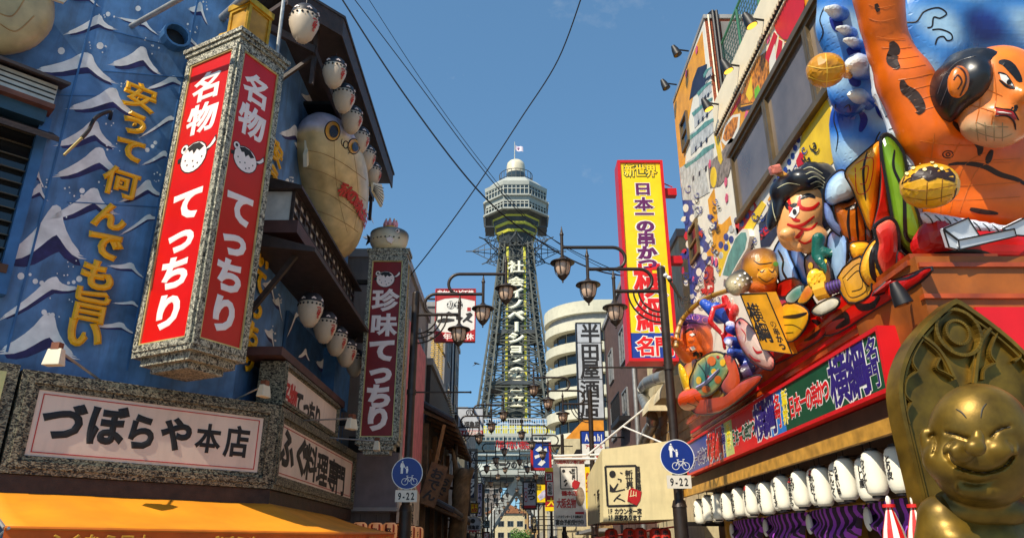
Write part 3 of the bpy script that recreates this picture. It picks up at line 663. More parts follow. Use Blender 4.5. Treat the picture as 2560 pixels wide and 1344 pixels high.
b = MB(); letters(b, [(c, B3.uv(u, v)[0], B3.uv(u, v)[1], .44, .46) for c, u, v in (('名', 718, 985), ('物', 735, 998))], B3, .008, -.016, .07); b.build('red_lettering', red_ink, t)

# third sign: tall narrow dark red sign with the crowned fish on top
def face_chinmi(fr, w, H, rim, pn):
    x = w / 2; yy = lambda t: rim + (H - 2 * rim) * (1 - t); b = MB()
    letters(b, [(c, x, yy(t), w * .62, (H - 2 * rim) * .118) for c, t in (('珍', .24), ('味', .385), ('て', .53), ('っ', .655), ('ち', .785), ('り', .905))], fr, .006, .006, .075); b.build('lettering', pale_letter, pn)
    fish_print(fr, x, yy(.105), w * .66, pn, 1)
p0, p1 = pY(905, 900, 17.5), pY(1002, 900, 17.5)
red_dark = red_panel
t = column_sign('narrow_red_sign', 'narrow dark red hanging sign with fish picture at the blue building far end', (p1.x, 17.5, 0), (-1, 0, 0), p1.x - p0.x, (0, 1, 0), .5, 4.0, 8.62, [face_chinmi, None], .085, pm=mat('maroon_panel', C(134, 14, 14), .4, var=.1, dirt=.15))
b = MB(); b.box((-4.75, 17.7, 4.4), (-3.0, 17.82, 4.5)); b.box((-4.75, 17.7, 8.0), (-3.0, 17.82, 8.1)); b.build('wall_bracket', dark_metal, t)

# crowned blowfish statue
def puffer_statue():
    c = pY(975, 588, 17.75); t = thing('crowned_fish_statue', 'round blowfish figure with a small gold crown on the narrow red sign', 'statue', (c.x, 17.75, 8.88))
    z = 8.88; prims = [(('e', (c.x - .02, 17.75, z + .32), (.50, .40, .36)), 0), (('e', (c.x + .22, 17.72, z + .46), (.28, .30, .16)), 1), (('e', (c.x - .1, 17.75, z + .52), (.42, .33, .14)), 1), (('e', (c.x, 17.75, z + .12), (.38, .34, .13)), 2)]
    v, q, cc = sdf_mesh(prims, .045, .10, colors=[C(206, 196, 170), C(40, 40, 44), C(232, 222, 180)])
    np_mesh('body', v, q, vcol_mat('glossy_figure_paint'), t, cc, True); tr = bvh(v, q)
    b = MB(); b.ell((c.x + .24, 17.42, z + .46), (.06, .03, .06)); b.build('eye', pale_letter, t, True)
    b = MB(); b.ell((c.x + .25, 17.395, z + .46), (.028, .02, .028)); b.build('pupil', black_paint, t, True)
    b = MB()
    for x in (-.36, -.26, -.16, -.05, .06, .17, .3): b.ell((c.x + x, 17.75 - .40 * math.sqrt(max(.05, 1 - (x / .5) ** 2)), z + .28), (.022, .02, .022), 8, 6)
    b.build('spots', black_paint, t)
    b = MB(); b.prism(Fr((c.x - .02, 17.36, z + .2), (1, 0, 0)), [(0, .02), (.10, .08), (.20, .0), (.14, -.12), (.04, -.06)], -.02, .02); b.build('fin', pale_letter, t)
    b = MB(); b.prism(Fr((c.x - .5, 17.75, z + .36), (1, 0, 0)), [(.06, .0), (-.12, .16), (-.08, 0), (-.12, -.16)], -.02, .02); b.build('tail', black_paint, t)
    b = MB(); b.lathe([(.17, 0), (.18, .05), (.17, .07)], 14, (c.x + .0, 17.75, z + .63)); cr = b.build('crown', mat('crown_gold', C(240, 190, 30), .35, metal=.3), t)
    for k in range(8):
        a = 2 * math.pi * k / 8; b = MB(); b.ell((c.x + .15 * math.cos(a), 17.75 + .15 * math.sin(a), z + .78), (.052, .052, .11), 8, 7); b.build('crown_leaf', mat('crown_pink', C(230, 160, 170), .5, var=.15), cr, True)
        b = MB(); b.ell((c.x + .15 * math.cos(a), 17.75 + .15 * math.sin(a), z + .90), .022, 8, 6); b.build('crown_bead', mat('crown_gold', C(240, 190, 30)), cr, True)
puffer_statue()

# ================================================================== blowfish lanterns
def puffer_proto():
    t = thing('fish_lantern', '-', 'lantern', (0, 0, 0))
    prof = [(.02, -.36), (.09, -.34), (.17, -.24), (.235, -.06), (.245, .06), (.225, .15), (.205, .18)]
    b = MB(); b.lathe(prof, 12, (0, 0, 0)); b.build('shade', puffer_white, t, True)
    b = MB(); b.lathe([(.236, .125), (.232, .17), (.205, .25), (.15, .31), (.07, .34), (.03, .35)], 12); b.build('cap', puffer_grey, t, True)
    b = MB()
    for k in range(12):
        a = 2 * math.pi * k / 12; b.bar((.247 * math.cos(a), .247 * math.sin(a), .03), (.09 * math.cos(a), .09 * math.sin(a), -.345), .007)
    b.build('ribs', mat('lantern_rib', C(200, 184, 166), .6), t)
    b = MB()
    for k in range(18):
        a = 2 * math.pi * k / 18; b.ell((.242 * math.cos(a), .242 * math.sin(a), .07), .022, 6, 5)
    tag(b.build('dots', black_paint, t), kind='stuff')
    for k in range(3):
        a = -2.2 + k * .9; b = MB(); b.prism(Fr((.222 * math.cos(a), .222 * math.sin(a), .17), (-math.sin(a), math.cos(a), 0)), [(-.05, .0), (0, .035), (.05, .0), (.02, -.01), (0, .01), (-.02, -.01)], 0, .015); b.build('fin', pale_letter, t)
    # red lettering wrapped on the street-facing side
    for a0 in (-.75,):
        b = MB(); R0 = .245
        def wr(x, y, z, a0=a0):
            r = np.interp(y, [-.36, -.24, -.06, .06, .15], [.02, .175, .238, .248, .228]) + z; a = a0 + x / .24; return Vector((r * math.cos(a), r * math.sin(a), y))
        letters(b, [('つ', 0, -.02, .10, .085), ('ぼ', .015, -.10, .09, .08), ('ら', .025, -.17, .07, .07)], None, .003, .006, .07, wrap=wr); b.build('lettering', red_ink, t)
    b = MB(); b.tube([(0, 0, .33), (0, 0, .50)], .008, 6); b.build('hanger', dark_metal, t)
    return t
PF = puffer_proto(); first = [True]
def put_puffer(p, s, label, group, rz=0):
    o = PF if first[0] else copy_tree(PF); first[0] = False
    o.location = p; o.scale = (s, s, s); o.rotation_euler = (0, 0, rz); tag(o, label, 'lantern', group); return o
ords = ['first', 'second', 'third', 'fourth', 'fifth', 'sixth']
p = pZ(760, 60, EV - .98); put_puffer(p, 1.1, 'largest blowfish lantern under the roof corner, nearest the camera', 'blowfish lanterns under the roof eave', .3)
for i, (u, v) in enumerate(((840, 142), (863, 210), (882, 273), (900, 332), (916, 382), (931, 424))):
    p = pX(u, v, -3.62); p.z = EV - .88
    p.x = -3.62; put_puffer(p, .98, '%s blowfish lantern along the roof eave, counted from the roof corner' % ords[i], 'blowfish lanterns under the roof eave', .25 + .05 * i)
for i, (u, v) in enumerate(((786, 678), (820, 735), (847, 782), (871, 818), (892, 848))):
    p = pX(u, v, -3.95); p.z = 6.62 - .62
    put_puffer(p, 1.0, '%s blowfish lantern under the lattice bay, counted from the red column sign' % ords[i], 'blowfish lanterns under the lattice bay', .2)

# ================================================================== giant hanging blowfish
def giant_fish():
    cx, cy, cz = -4.34, 15.7, 9.78
    t = thing('giant_fish_lantern', 'giant cream blowfish lantern hanging on the blue street wall', 'lantern', (cx, cy, 7.9))
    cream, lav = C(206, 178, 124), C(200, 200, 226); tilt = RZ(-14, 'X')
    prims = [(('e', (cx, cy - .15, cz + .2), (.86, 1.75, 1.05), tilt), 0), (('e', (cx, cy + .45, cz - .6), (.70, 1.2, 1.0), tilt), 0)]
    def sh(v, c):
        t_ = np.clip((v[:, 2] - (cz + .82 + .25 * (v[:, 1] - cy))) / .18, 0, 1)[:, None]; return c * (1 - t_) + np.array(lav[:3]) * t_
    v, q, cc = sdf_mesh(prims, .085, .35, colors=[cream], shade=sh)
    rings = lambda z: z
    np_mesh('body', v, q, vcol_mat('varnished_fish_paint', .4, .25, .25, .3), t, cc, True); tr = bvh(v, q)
    b = MB()
    for pix in ([(764, 375), (810, 385), (860, 410), (915, 450)], [(766, 420), (810, 432), (860, 460), (915, 502)], [(770, 470), (815, 482), (860, 510), (905, 545)], [(790, 525), (830, 540), (870, 562), (895, 580)]):
        paint(b, tr, pix, .018, lift=.008)
    for pix in ([(835, 330), (838, 430), (850, 510), (868, 580)], [(880, 360), (892, 440), (895, 510), (885, 575)]): paint(b, tr, pix, .008, lift=.006)
    b.build('body_seam', mat('fish_seam', C(176, 138, 84), .6, var=.2), t)
    for (u, v_, r) in ((831, 328, 22), (884, 366, 17)):
        b = MB(); patch(b, tr, [(u + r * .8 * math.cos(-k * math.pi / 8), v_ + r * 1.05 * math.sin(-k * math.pi / 8)) for k in range(16)], .012); b.build('eye', mat('fish_eye_amber', C(214, 150, 40), .3, var=.15), t)
        b = MB(); patch(b, tr, [(u + 2 + r * .5 * math.cos(-k * math.pi / 8), v_ + 2 + r * .7 * math.sin(-k * math.pi / 8)) for k in range(16)], .03); b.build('pupil', mat('fish_pupil', C(40, 24, 18), .2), t)
        b = MB(); paint(b, tr, [(u + r * .85 * math.cos(-k * math.pi / 6), v_ + r * 1.1 * math.sin(-k * math.pi / 6)) for k in range(13)], .03, lift=.02, n=2); b.build('eye_rim', black_paint, t)
    b = MB(); paint(b, tr, [(864 + 6 * math.cos(k * math.pi / 4), 362 + 9 * math.sin(k * math.pi / 4)) for k in range(9)], .025, lift=.02, n=2); paint(b, tr, [(855, 348), (853, 358), (857, 366)], .02, lift=.015); paint(b, tr, [(872, 368), (875, 378), (870, 384)], .02, lift=.015); b.build('mouth', black_paint, t)
    # red text running along the belly
    b = MB(); hits = []
    for ch, u, v_ in zip('私の味は日本一', (863, 880, 893, 903, 911, 917, 920), (478, 492, 512, 532, 552, 568, 584)):
        h = tr.ray_cast(CAM, ray(u, v_).normalized())
        if h[0] is None: continue
        n_ = h[1]; ey = Vector((0, 0, 1)); ex = ey.cross(n_).normalized(); ey = n_.cross(ex).normalized(); f = Fr(h[0], ex, ey); letters(b, [(ch, 0, 0, .40, .30)], f, .006, .03, .08)
    b.build('lettering', red_ink, t)
    # fins
    p = pX(940, 478, -3.45); f = Fr(p, (.25, .97, 0)); b = MB(); b.prism(f, [(-.25, .12), (.25, .32), (.45, .05), (.35, -.28), (-.2, -.10)], -.03, .03); fin = b.build('side_fin', mat('fin_cream', C(222, 214, 190), .5, var=.1), t)
    for k in range(6):
        b = MB(); b.bar(f.pt(-.22, .06 - .03 * k, .034), f.pt(.36, .26 - .095 * k, .034), .02, .012); b.build('fin_ray', black_paint, fin)
    p = pX(768, 372, -4.5); f = Fr(p, (0, 1, 0)); b = MB(); b.prism(f, [(-.05, .4), (.08, .35), (.1, -.35), (0, -.45), (-.12, -.2), (-.06, -.05), (-.14, .12)], -.04, .04); b.build('side_fin', mat('fin_cream', C(222, 214, 190)), t)
    b = MB(); b.tube([(-4.75, cy, cz + 1.2), (-4.2, cy, cz + 1.2)], .05, 8); b.tube([(-4.75, cy, cz - .8), (-4.3, cy, cz - .7)], .05, 8); b.build('wall_hook', dark_metal, t)
    b = MB(); b.box((-4.75, cy - 1.5, cz + 1.28), (-3.9, cy + .5, cz + 1.36)); b.build('top_board', black_paint, t)
giant_fish()
# second giant fish, only belly and fin in the upper left corner
def corner_fish():
    p = WC.pt(*WC.uv(-58, 4), .25); t = thing('corner_fish_figure', 'cream belly and striped fin of a big fish figure at the top left corner', 'figure', (p.x, p.y, p.z - .9))
    v, q, cc = sdf_mesh([(('e', tuple(p), (.98, .42, .98), np.array([list(WC.ex), list(WC.n), [0, 0, 1]]).T), 0)], .09, .1, colors=[C(186, 168, 120)])
    np_mesh('body', v, q, vcol_mat('varnished_fish_paint'), t, cc, True); tr = bvh(v, q)
    b = MB(); paint(b, tr, [(0, 60), (40, 78), (85, 40)], .02); paint(b, tr, [(-10, 30), (30, 40), (60, 0)], .02); b.build('body_seam', mat('fish_seam', C(150, 112, 66)), t)
    f = Fr(WC.pt(*WC.uv(120, 10), .45), (1, 1, 0)); b = MB(); b.prism(f, [(-.16, .3), (.2, .3), (.2, -.02), (.14, -.18), (.0, -.2), (-.12, -.08)], -.03, .03); fin = b.build('fin', mat('fin_cream', C(222, 214, 190)), t)
    for k in range(5):
        c = MB(); c.bar(f.pt(-.1, .22 - .07 * k, .035), f.pt(.17, .20 - .07 * k, .035), .014, .01); c.build('fin_ray', black_paint, fin)
    b = MB(); b.tube([WC.pt(*WC.uv(-20, 40), -.01), p], .06, 8); b.build('wall_hook', dark_metal, t)
corner_fish()

# ================================================================== awning and spotlights
def awning():
    aw = mat('orange_canvas', C(234, 146, 10), .7, var=.12, scale=1.2, dirt=.12, bump=.05, bscale=4)
    t = thing('orange_awning', 'orange canvas awning below the restaurant name boards', 'awning', (-4.2, 12.3, 1.5))
    k = 1.35; zb, zf = 2.34, 1.84
    b = MB(); b.fbox(BC, -4.1, .0, zb - .04, 2.54, -.6, -.02); b.fbox(BS, .0, 6.6, zb - .04, 2.54, -.6, -.02); b.build('awning_shade_strip', dark_wood, t)  # dark strip added to stand for the shade along the awning's top
    A0 = BC.pt(-4.05, zb, -.1); B0 = BC.pt(0, zb, -.1); C0 = BS.pt(4.6, zb, -.1)
    A1 = BC.pt(-4.05 + .12, zf, k); B1 = Vector((B0.x + k, B0.y - .56 * k * .9, zf)); C1 = BS.pt(4.9, zf + .12, k); D1 = BS.pt(6.2, zf - .05, k + .3)
    n = 14; b = MB(); g0 = []; g1 = []
    for i in range(n + 1):
        a = i / n; g0.append(A0.lerp(B0, a)); g1.append(A1.lerp(B1, a))
    m = 10
    rows = []
    for i in range(n + 1):
        rows.append([g0[i].lerp(g1[i], j / 6) - Vector((0, 0, .05 * math.sin(math.pi * j / 6) * (1 + .4 * math.sin(i * 1.3)))) for j in range(7)])
    for i in range(1, m + 1):
        a = i / m; p0, p1 = B0.lerp(C0, a), B1.lerp(C1, a); rows.append([p0.lerp(p1, j / 6) - Vector((0, 0, .05 * math.sin(math.pi * j / 6))) for j in range(7)])
    vs_ = [p for r in rows for p in r]; fs_ = [(i * 7 + j, i * 7 + j + 1, (i + 1) * 7 + j + 1, (i + 1) * 7 + j) for i in range(len(rows) - 1) for j in range(6)]
    b.add(vs_, [f[::-1] for f in fs_]); o = b.build('canopy', aw, t, True)
    sm = o.modifiers.new('thickness', 'SOLIDIFY'); sm.thickness = .008
    val = mat('valance_canvas', C(226, 96, 6), .7, var=.12)
    edge = [r[-1] for r in rows]
    for i0, i1 in ((0, n), (n, n + m)):
        b = MB()
        for i in range(i0, i1):
            p, q = edge[i], edge[i + 1]; wv = lambda j: Vector((.02 * math.sin(j * 1.7), .02 * math.cos(j * 2.1), 0)); b.quad(p + Vector((0, 0, -.34)) + wv(i), q + Vector((0, 0, -.34)) + wv(i + 1), q, p)
        v_ = b.build('valance', val, t, True); f0 = Fr(edge[i0], (edge[i1] - edge[i0]).normalized()); L_ = (edge[i1] - edge[i0]).length
        c = MB(); x = .45
        while x < L_ - 1.0:
            for w in ('ふぐなら日本一', 'づぼらや'):
                letters(c, htext(w, x, x + .2 * len(w), -.15, .17), f0, .003, .03, .04); x += .2 * len(w) + .5
                if x > L_ - 1.2: break
        c.build('lettering', mat('ochre_ink', C(226, 160, 40), .6), v_)
    b = MB(); b.tube(edge, .025, 6); b.build('front_bar', mat('orange_piping', C(214, 110, 10), .5), t, True)
    b = MB(); b.tube([A0, A1], .022, 6); b.build('side_bar', grey_metal, t, True)
    b = MB(); b.tube([BC.pt(-4.0, 1.4, -.1), A1 + Vector((.05, 0, 0))], .018, 6); b.build('stay', grey_metal, t, True)
awning()
def spot(label, base, tip, n=None, s=1.0):
    """small floodlight on a thin arm"""
    base, tip = Vector(base), Vector(tip); t = thing('arm_floodlight', label, 'lamp', tuple(base), 'arm floodlights over the cream boards')
    b = MB(); b.tube([base, tip], .016 * s, 8); b.build('arm', grey_metal, t, True)
    d = (tip - base).normalized(); f = Fr(tip, (d.y, -d.x, 0)); s *= 1.25; b = MB()
    b.hexa([f.pt(-.09 * s, -.16 * s, .07), f.pt(-.09 * s, -.16 * s, -.07), f.pt(.09 * s, -.16 * s, -.07), f.pt(.09 * s, -.16 * s, .07), f.pt(-.07 * s, 0, .045), f.pt(-.07 * s, 0, -.045), f.pt(.07 * s, 0, -.045), f.pt(.07 * s, 0, .045)]); b.build('housing', cream_lamp, t, bevel=.01)
    b = MB(); b.fbox(f, -.04 * s, .04 * s, -.01, .06 * s, -.05, .05); b.build('knuckle', mat('rust_bracket', C(120, 66, 40), .7, var=.3), t)
spot('cream floodlight on an arm above the left end of the name board', BC.pt(-2.7, 3.93, -.3), BC.pt(*BC.uv(142, 872, .45), .45), s=1.15)
spot('cream floodlight where the two cream boards meet', BC.pt(-.75, 3.93, -.35), BC.pt(*BC.uv(662, 962, .25), .25))
spot('cream floodlight on a long arm in front of the small dish board', (-4.4, 14.3, 3.93), pX(880, 1045, -2.95))
spot('cream floodlight on a long arm under the narrow red sign', (-4.4, 16.3, 3.93), pX(943, 1102, -2.95))
# bent black lamp arm on the corner wall
t = thing('bent_lamp_arm', 'bent black lamp arm sticking out of the blue wall beside the gold letters', 'lamp arm', WC.pt(*WC.uv(255, 300)))
b = MB(); P0 = WC.pt(*WC.uv(275, 297), -.01); b.tube(spline([P0, WC.pt(*WC.uv(262, 294), .25), WC.pt(*WC.uv(240, 294, .5), .5), WC.pt(*WC.uv(222, 325, .55), .55), WC.pt(*WC.uv(205, 345, .6), .6)], 4), .03, 8); b.build('arm', dark_metal, t, True)
b = MB(); b.tube([WC.pt(*WC.uv(205, 345, .6), .6), WC.pt(*WC.uv(160, 388, .65), .65)], [.022, .018], 8); b.build('rod', mat('brass_rod', C(170, 150, 90), .4, metal=.5), t, True)

# ================================================================== street lamps
pole_mat = mat('bronze_pole_paint', C(54, 44, 38), .42, metal=.35, var=.2, scale=6, dirt=.1)
lamp_glass = mat('frosted_lamp_glass', C(206, 176, 152), .25, var=.12, spec=.6)
def lamp_proto():
    """post at the origin, three hanging lanterns stepping up towards +x"""
    t = thing('street_lamp', '-', 'street lamp', (0, 0, 0)); H = 4.68 + 1.6
    b = MB(); b.tube([(0, 0, 0), (0, 0, 2.35)], .12, 14); b.tube([(0, 0, 2.3), (0, 0, 2.42)], [.135, .10], 14); b.tube([(0, 0, 2.4), (0, 0, H + .45)], .082, 14); b.ell((0, 0, H + .46), (.085, .085, .07), 12, 8); b.lathe([(.2, 0), (.2, .12), (.14, .18)], 14); b.build('pole', pole_mat, t, True)
    X = (.94, 1.44, 1.93); Zs = (H, H + .46, H + .92)
    b = MB(); b.tube([(0, 0, H), (X[0], 0, H)], .036, 10); b.build('arm', pole_mat, t, True)
    for k in (1, 2):
        x0, z0, z1 = X[k] - 1.03 + .05 * 0, Zs[k - 1], Zs[k]; r = (z1 - z0) / 2; xs = X[k - 1] - .52
        arc = [(xs - r * math.sin(a), 0, z0 + r - r * math.cos(a)) for a in [math.pi * i / 12 for i in range(13)]]
        b = MB(); b.tube([(xs + .30, 0, z0)] + arc + [(X[k], 0, z1)], .034, 10); b.build('curved_arm', pole_mat, t, True)
    for k, (rr) in enumerate((.42, .52, .63)):
        b = MB(); b.tube([(.05 + (rr) * math.sin(a), 0, H - rr * math.cos(a)) for a in [(.0 + math.pi / 2 * i / 8) for i in range(9)]], .018, 7); b.build('brace', pole_mat, t, True)
    for x, z in zip(X, Zs):
        b = MB(); b.tube([(x, 0, z - .26), (x, 0, z + .26)], .032, 10); b.lathe([(.04, .26), (.042, .29), (.03, .31), (.004, .46)], 10, (x, 0, z)); st = b.build('stem', pole_mat, t, True)
        la = None
        b = MB(); b.lathe([(.04, -.20), (.06, -.23), (.10, -.26), (.235, -.315), (.245, -.335), (.23, -.345), (.15, -.34)], 20, (x, 0, z)); la = b.build('lantern', pole_mat, t, True)
        b = MB(); b.lathe([(.150, -.34), (.152, -.40), (.135, -.50), (.10, -.58), (.07, -.60)], 16, (x, 0, z)); b.build('glass', lamp_glass, la, True)
        b = MB()
        for i in range(8):
            a = 2 * math.pi * (i + .5) / 8; b.tube([(x + r_ * math.cos(a), r_ * math.sin(a), z + zz) for r_, zz in ((.165, -.335), (.168, -.42), (.145, -.53), (.09, -.61))], .008, 5)
        b.build('cage', pole_mat, la)
        b = MB(); b.lathe([(.095, -.585), (.10, -.61), (.07, -.65), (.03, -.69), (.012, -.71), (.02, -.73), (.004, -.75)], 14, (x, 0, z)); b.build('finial', pole_mat, la, True)
    return t
LP = lamp_proto(); lp_first = [True]
def put_lamp(x, y, label, flip=False, s=1.0):
    o = LP if lp_first[0] else copy_tree(LP); lp_first[0] = False
    o.location = (x, y, 0); o.rotation_euler = (0, 0, math.pi if flip else 0); o.scale = (s, s, s); tag(o, label, 'street lamp', 'three-lantern street lamps along the road')
nth = ['nearest', 'second', 'third', 'fourth', 'fifth', 'sixth', 'seventh', 'eighth', 'ninth']
for i, (x, y) in enumerate(((-2.06, 14.9), (-2.28, 30.2), (-2.35, 42), (-2.4, 52), (-2.4, 64), (-2.4, 76), (-2.4, 90), (-2.4, 106))):
    put_lamp(x, y, '%s three-lantern street lamp on the left side of the street' % nth[i])
for i, (x, y) in enumerate(((2.92, 13.4), (2.68, 25.1), (2.40, 35.6), (2.4, 47), (2.4, 58), (2.4, 70), (2.4, 83), (2.4, 98))):
    put_lamp(x, y, '%s three-lantern street lamp on the right side of the street' % nth[i], True)
# thin side bars strapped to the two nearest poles
for x, y, z, x2, lab in ((-2.06, 14.9, 4.62, -.85, 'thin black banner bar on the nearest left lamp post'), (2.92, 13.4, 4.78, 1.45, 'thin black banner bar on the nearest right lamp post')):
    t = thing('banner_bar', lab, 'bar', (x, y, z)); b = MB(); b.tube([(x + (.08 if x < 0 else -.08), y, z), (x2, y, z)], .018, 6); b.ell((x2, y, z), .025, 8, 6); b.build('rod', pole_mat, t, True)
    b = MB(); b.tube([(x, y, z - .05), (x, y, z + .05)], .10, 12); b.build('clamp', pole_mat, t, True)

# ================================================================== round blue traffic signs
sign_blue = mat('traffic_blue', C(14, 44, 122), .35, var=.06); sign_white = mat('traffic_white', C(226, 226, 222), .4, var=.05); sign_grey = mat('sign_back', C(150, 150, 146), .5, metal=.5)
def disc(fr, r, d0, d1, mb, cx=0, cy=0, n=40): mb.prism(fr, [(cx + r * math.cos(2 * math.pi * k / n), cy + r * math.sin(2 * math.pi * k / n)) for k in range(n)], d0, d1)
def stroke2(mb, fr, pts, w, d, closed=False):
    for i in range(len(pts) - (0 if closed else 1)):
        (x0, y0), (x1, y1) = pts[i], pts[(i + 1) % len(pts)]; L_ = math.hypot(x1 - x0, y1 - y0) or 1; nx, ny = -(y1 - y0) / L_ * w / 2, (x1 - x0) / L_ * w / 2
        mb.prism(fr, [(x0 + nx, y0 + ny), (x0 - nx, y0 - ny), (x1 - nx, y1 - ny), (x1 + nx, y1 + ny)], d, d + .002 + .0006 * (i % 3))
def road_sign(c, label, post):
    t = thing('traffic_sign', label, 'traffic sign', (c.x, c.y, c.z - .65)); f = Fr(c, (1, 0, 0)); r = .30
    b = MB(); disc(f, r, -.012, 0, b); b.build('disc', sign_white, t)
    b = MB(); disc(f, r * .955, 0, .003, b); bl = b.build('blue_field', sign_blue, t)
    b = MB(); s = r
    # adult and child holding hands
    disc(f, .05 * s, .004, .006, b, -.33 * s + .0, .72 * s, 14)
    b.prism(f, [(-.43 * s, .64 * s), (-.25 * s, .64 * s), (-.23 * s, .36 * s), (-.27 * s, .34 * s), (-.28 * s, -.02 * s), (-.34 * s, -.02 * s), (-.345 * s, .28 * s), (-.36 * s, -.02 * s), (-.42 * s, -.02 * s), (-.42 * s, .36 * s), (-.47 * s, .40 * s)], .004, .006)
    stroke2(b, f, [(-.27 * s, .60 * s), (-.16 * s, .36 * s), (-.10 * s, .30 * s)], .05 * s, .004)
    disc(f, .055 * s, .004, .006, b, -.02 * s, .38 * s, 14)
    b.prism(f, [(-.09 * s, .31 * s), (.05 * s, .31 * s), (.06 * s, .12 * s), (.03 * s, .12 * s), (.025 * s, -.0), (-.015 * s, 0), (-.02 * s, .1 * s), (-.03 * s, 0), (-.07 * s, 0), (-.075 * s, .16 * s)], .004, .006); b.build('walkers_pictogram', sign_white, bl)
    b = MB(); yb = -.52 * s
    for cx in (-.13 * s, .47 * s):
        stroke2(b, f, [(cx + .2 * s * math.cos(2 * math.pi * k / 20), yb + .2 * s * math.sin(2 * math.pi * k / 20)) for k in range(20)], .03 * s, .004, True)
    for a, c_ in (((-.13, -.52), (.02, -.26)), ((.02, -.26), (.34, -.26)), ((.02, -.26), (.16, -.52)), ((.16, -.52), (.34, -.26)), ((.34, -.26), (.47, -.52)), ((.34, -.26), (.31, -.14)), ((.31, -.14), (.42, -.14)), ((-.04, -.16), (.08, -.16)), ((.02, -.26), (0, -.16))):
        stroke2(b, f, [(a[0] * s, a[1] * s), (c_[0] * s, c_[1] * s)], .035 * s, .0045)
    b.build('bicycle_pictogram', sign_white, bl)
    f2 = Fr(c + Vector((.0, 0, -.42)), (1, 0, 0)); b = MB(); b.fbox(f2, -.21, .21, -.11, .11, -.012, 0); pl = b.build('hours_plate', mat('cream_plate', C(214, 206, 190), .45, var=.06, dirt=.1), t)
    b = MB(); letters(b, hlatin('9-22', -.17, .17, 0, .14), f2, .002, .001, .04); b.build('lettering', black_paint, pl)
    b = MB(); b.box((c.x - .03, c.y + .012, c.z - .5), (c.x + .03, post, c.z - .40)); b.box((c.x - .03, c.y + .012, c.z + .05), (c.x + .03, post, c.z + .12)); b.build('bracket', sign_grey, t)
road_sign(pY(1018, 1182, 14.62), 'round blue walkers and bicycles sign on the left lamp post', 14.85)
c = pY(1693, 1141, 13.12); road_sign(c, 'round blue walkers and bicycles sign on the right lamp post', 13.35)

# ================================================================== overhead cables
cable = mat('black_cable', C(16, 16, 18), .6)
def wire(label, pts, r):
    t = spline(pts, 8); b = MB(); b.tube(t, r, 6); o = b.build('overhead_cable', cable, None, True); tag(o, label, 'cable', 'overhead cables')
def sagw(u0, v0, Y0, u1, v1, Y1, mid, r, label):
    a, c = pY(u0, v0, Y0), pY(u1, v1, Y1); n = len(mid); pts = [a]
    for i, (u, v) in enumerate(mid):
        y = a.y + (c.y - a.y) * (i + 1) / (n + 1); pts.append(pY(u, v, y))
    wire(label, pts + [c], r)
sagw(840, -25, 16, 1660, 700, 22, [(1010, 235), (1190, 470), (1330, 590), (1490, 675)], .022, 'thick black cable crossing the sky from upper left to the right lamp post')
sagw(872, -20, 18, 1690, 735, 24, [(1035, 195), (1200, 415), (1330, 560), (1480, 650)], .014, 'middle thin cable crossing the sky from upper left')
sagw(910, -20, 18, 1690, 742, 26, [(1060, 210), (1210, 415), (1340, 565), (1490, 662)], .010, 'thinnest cable crossing the sky from upper left')
sagw(1460, -25, 13, 1000, 720, 19, [(1395, 150), (1300, 300), (1185, 475), (1080, 620)], .016, 'black cable running from top centre down to the narrow red sign')
# cable bundle on the right lamp post
t = thing('cable_clamp', 'cluster of wires and white clamps on the right lamp post', 'cable clamp', pY(1668, 690, 13.3))
for i, (u, v) in enumerate(((1664, 688), (1672, 694), (1675, 700))):
    b = MB(); b.ell(pY(u, v, 13.28), (.05, .05, .04), 8, 6); b.build('clamp', sign_white if i < 2 else black_paint, t, True)
for i in range(5):
    b = MB(); b.tube(spline([pY(1668, 696, 13.3), pY(1690 + 4 * i, 720 + 8 * i, 14.5), pY(1700 + 6 * i, 770 - 8 * i, 16), pY(1716 + 2 * i, 745 + 6 * i, 19)], 5), .010, 5); b.build('wire', cable, t, True)
# bird
t = thing('flying_bird', 'small dark bird flying in front of the tower', 'bird', pY(1191, 908, 60)); p = pY(1191, 908, 60)
v, q, cc = sdf_mesh([(('c', tuple(p + Vector((-.14, 0, .05))), tuple(p + Vector((.16, 0, -.04))), .07, .05), 0), (('c', tuple(p), tuple(p + Vector((-.32, 0, -.22))), .05, .012), 0), (('c', tuple(p), tuple(p + Vector((.38, .0, -.1))), .05, .012), 0)], .02, .03, colors=[C(30, 28, 28)]); np_mesh('body', v, q, vcol_mat('glossy_figure_paint'), t, cc, True)

# ================================================================== observation tower
TY = 175.0
steel = mat('tower_steel', C(92, 94, 86), .5, metal=.2, var=.2, scale=.5)
steel_d = mat('tower_dark_steel', C(74, 78, 80), .5, metal=.2, var=.2, scale=.5)
tw_yel = mat('tower_yellow', C(214, 206, 70), .5, var=.12, scale=.3)
tw_white = mat('tower_white', C(176, 178, 168), .5, var=.08, scale=.2, dirt=.15)
tw_glass = mat('tower_glass', C(52, 66, 72), .12, var=.25, scale=.25, spec=.8)
sign_letter = mat('tower_letter_white', C(244, 240, 214), .5, var=.04)
T = thing('observation_tower', 'tall steel lattice observation tower with vertical white lettering at the street end', 'tower', (1, TY, 0))
c0 = pY(1290, 600, TY); TX = c0.x
def tz(v): return pY(1290, v, TY).z
def tr_(px, v): return px * px2m(pY(1290, v, TY))
def octa(r0, z0, r1, z1, name, m, parent=T, n=8, a0=math.pi / 8, smooth=False):
    b = MB(); b.lathe([(r0 / math.cos(math.pi / n), z0), (r1 / math.cos(math.pi / n), z1)], n, (TX, TY, 0), a0=a0); return b.build(name, m, parent, smooth)
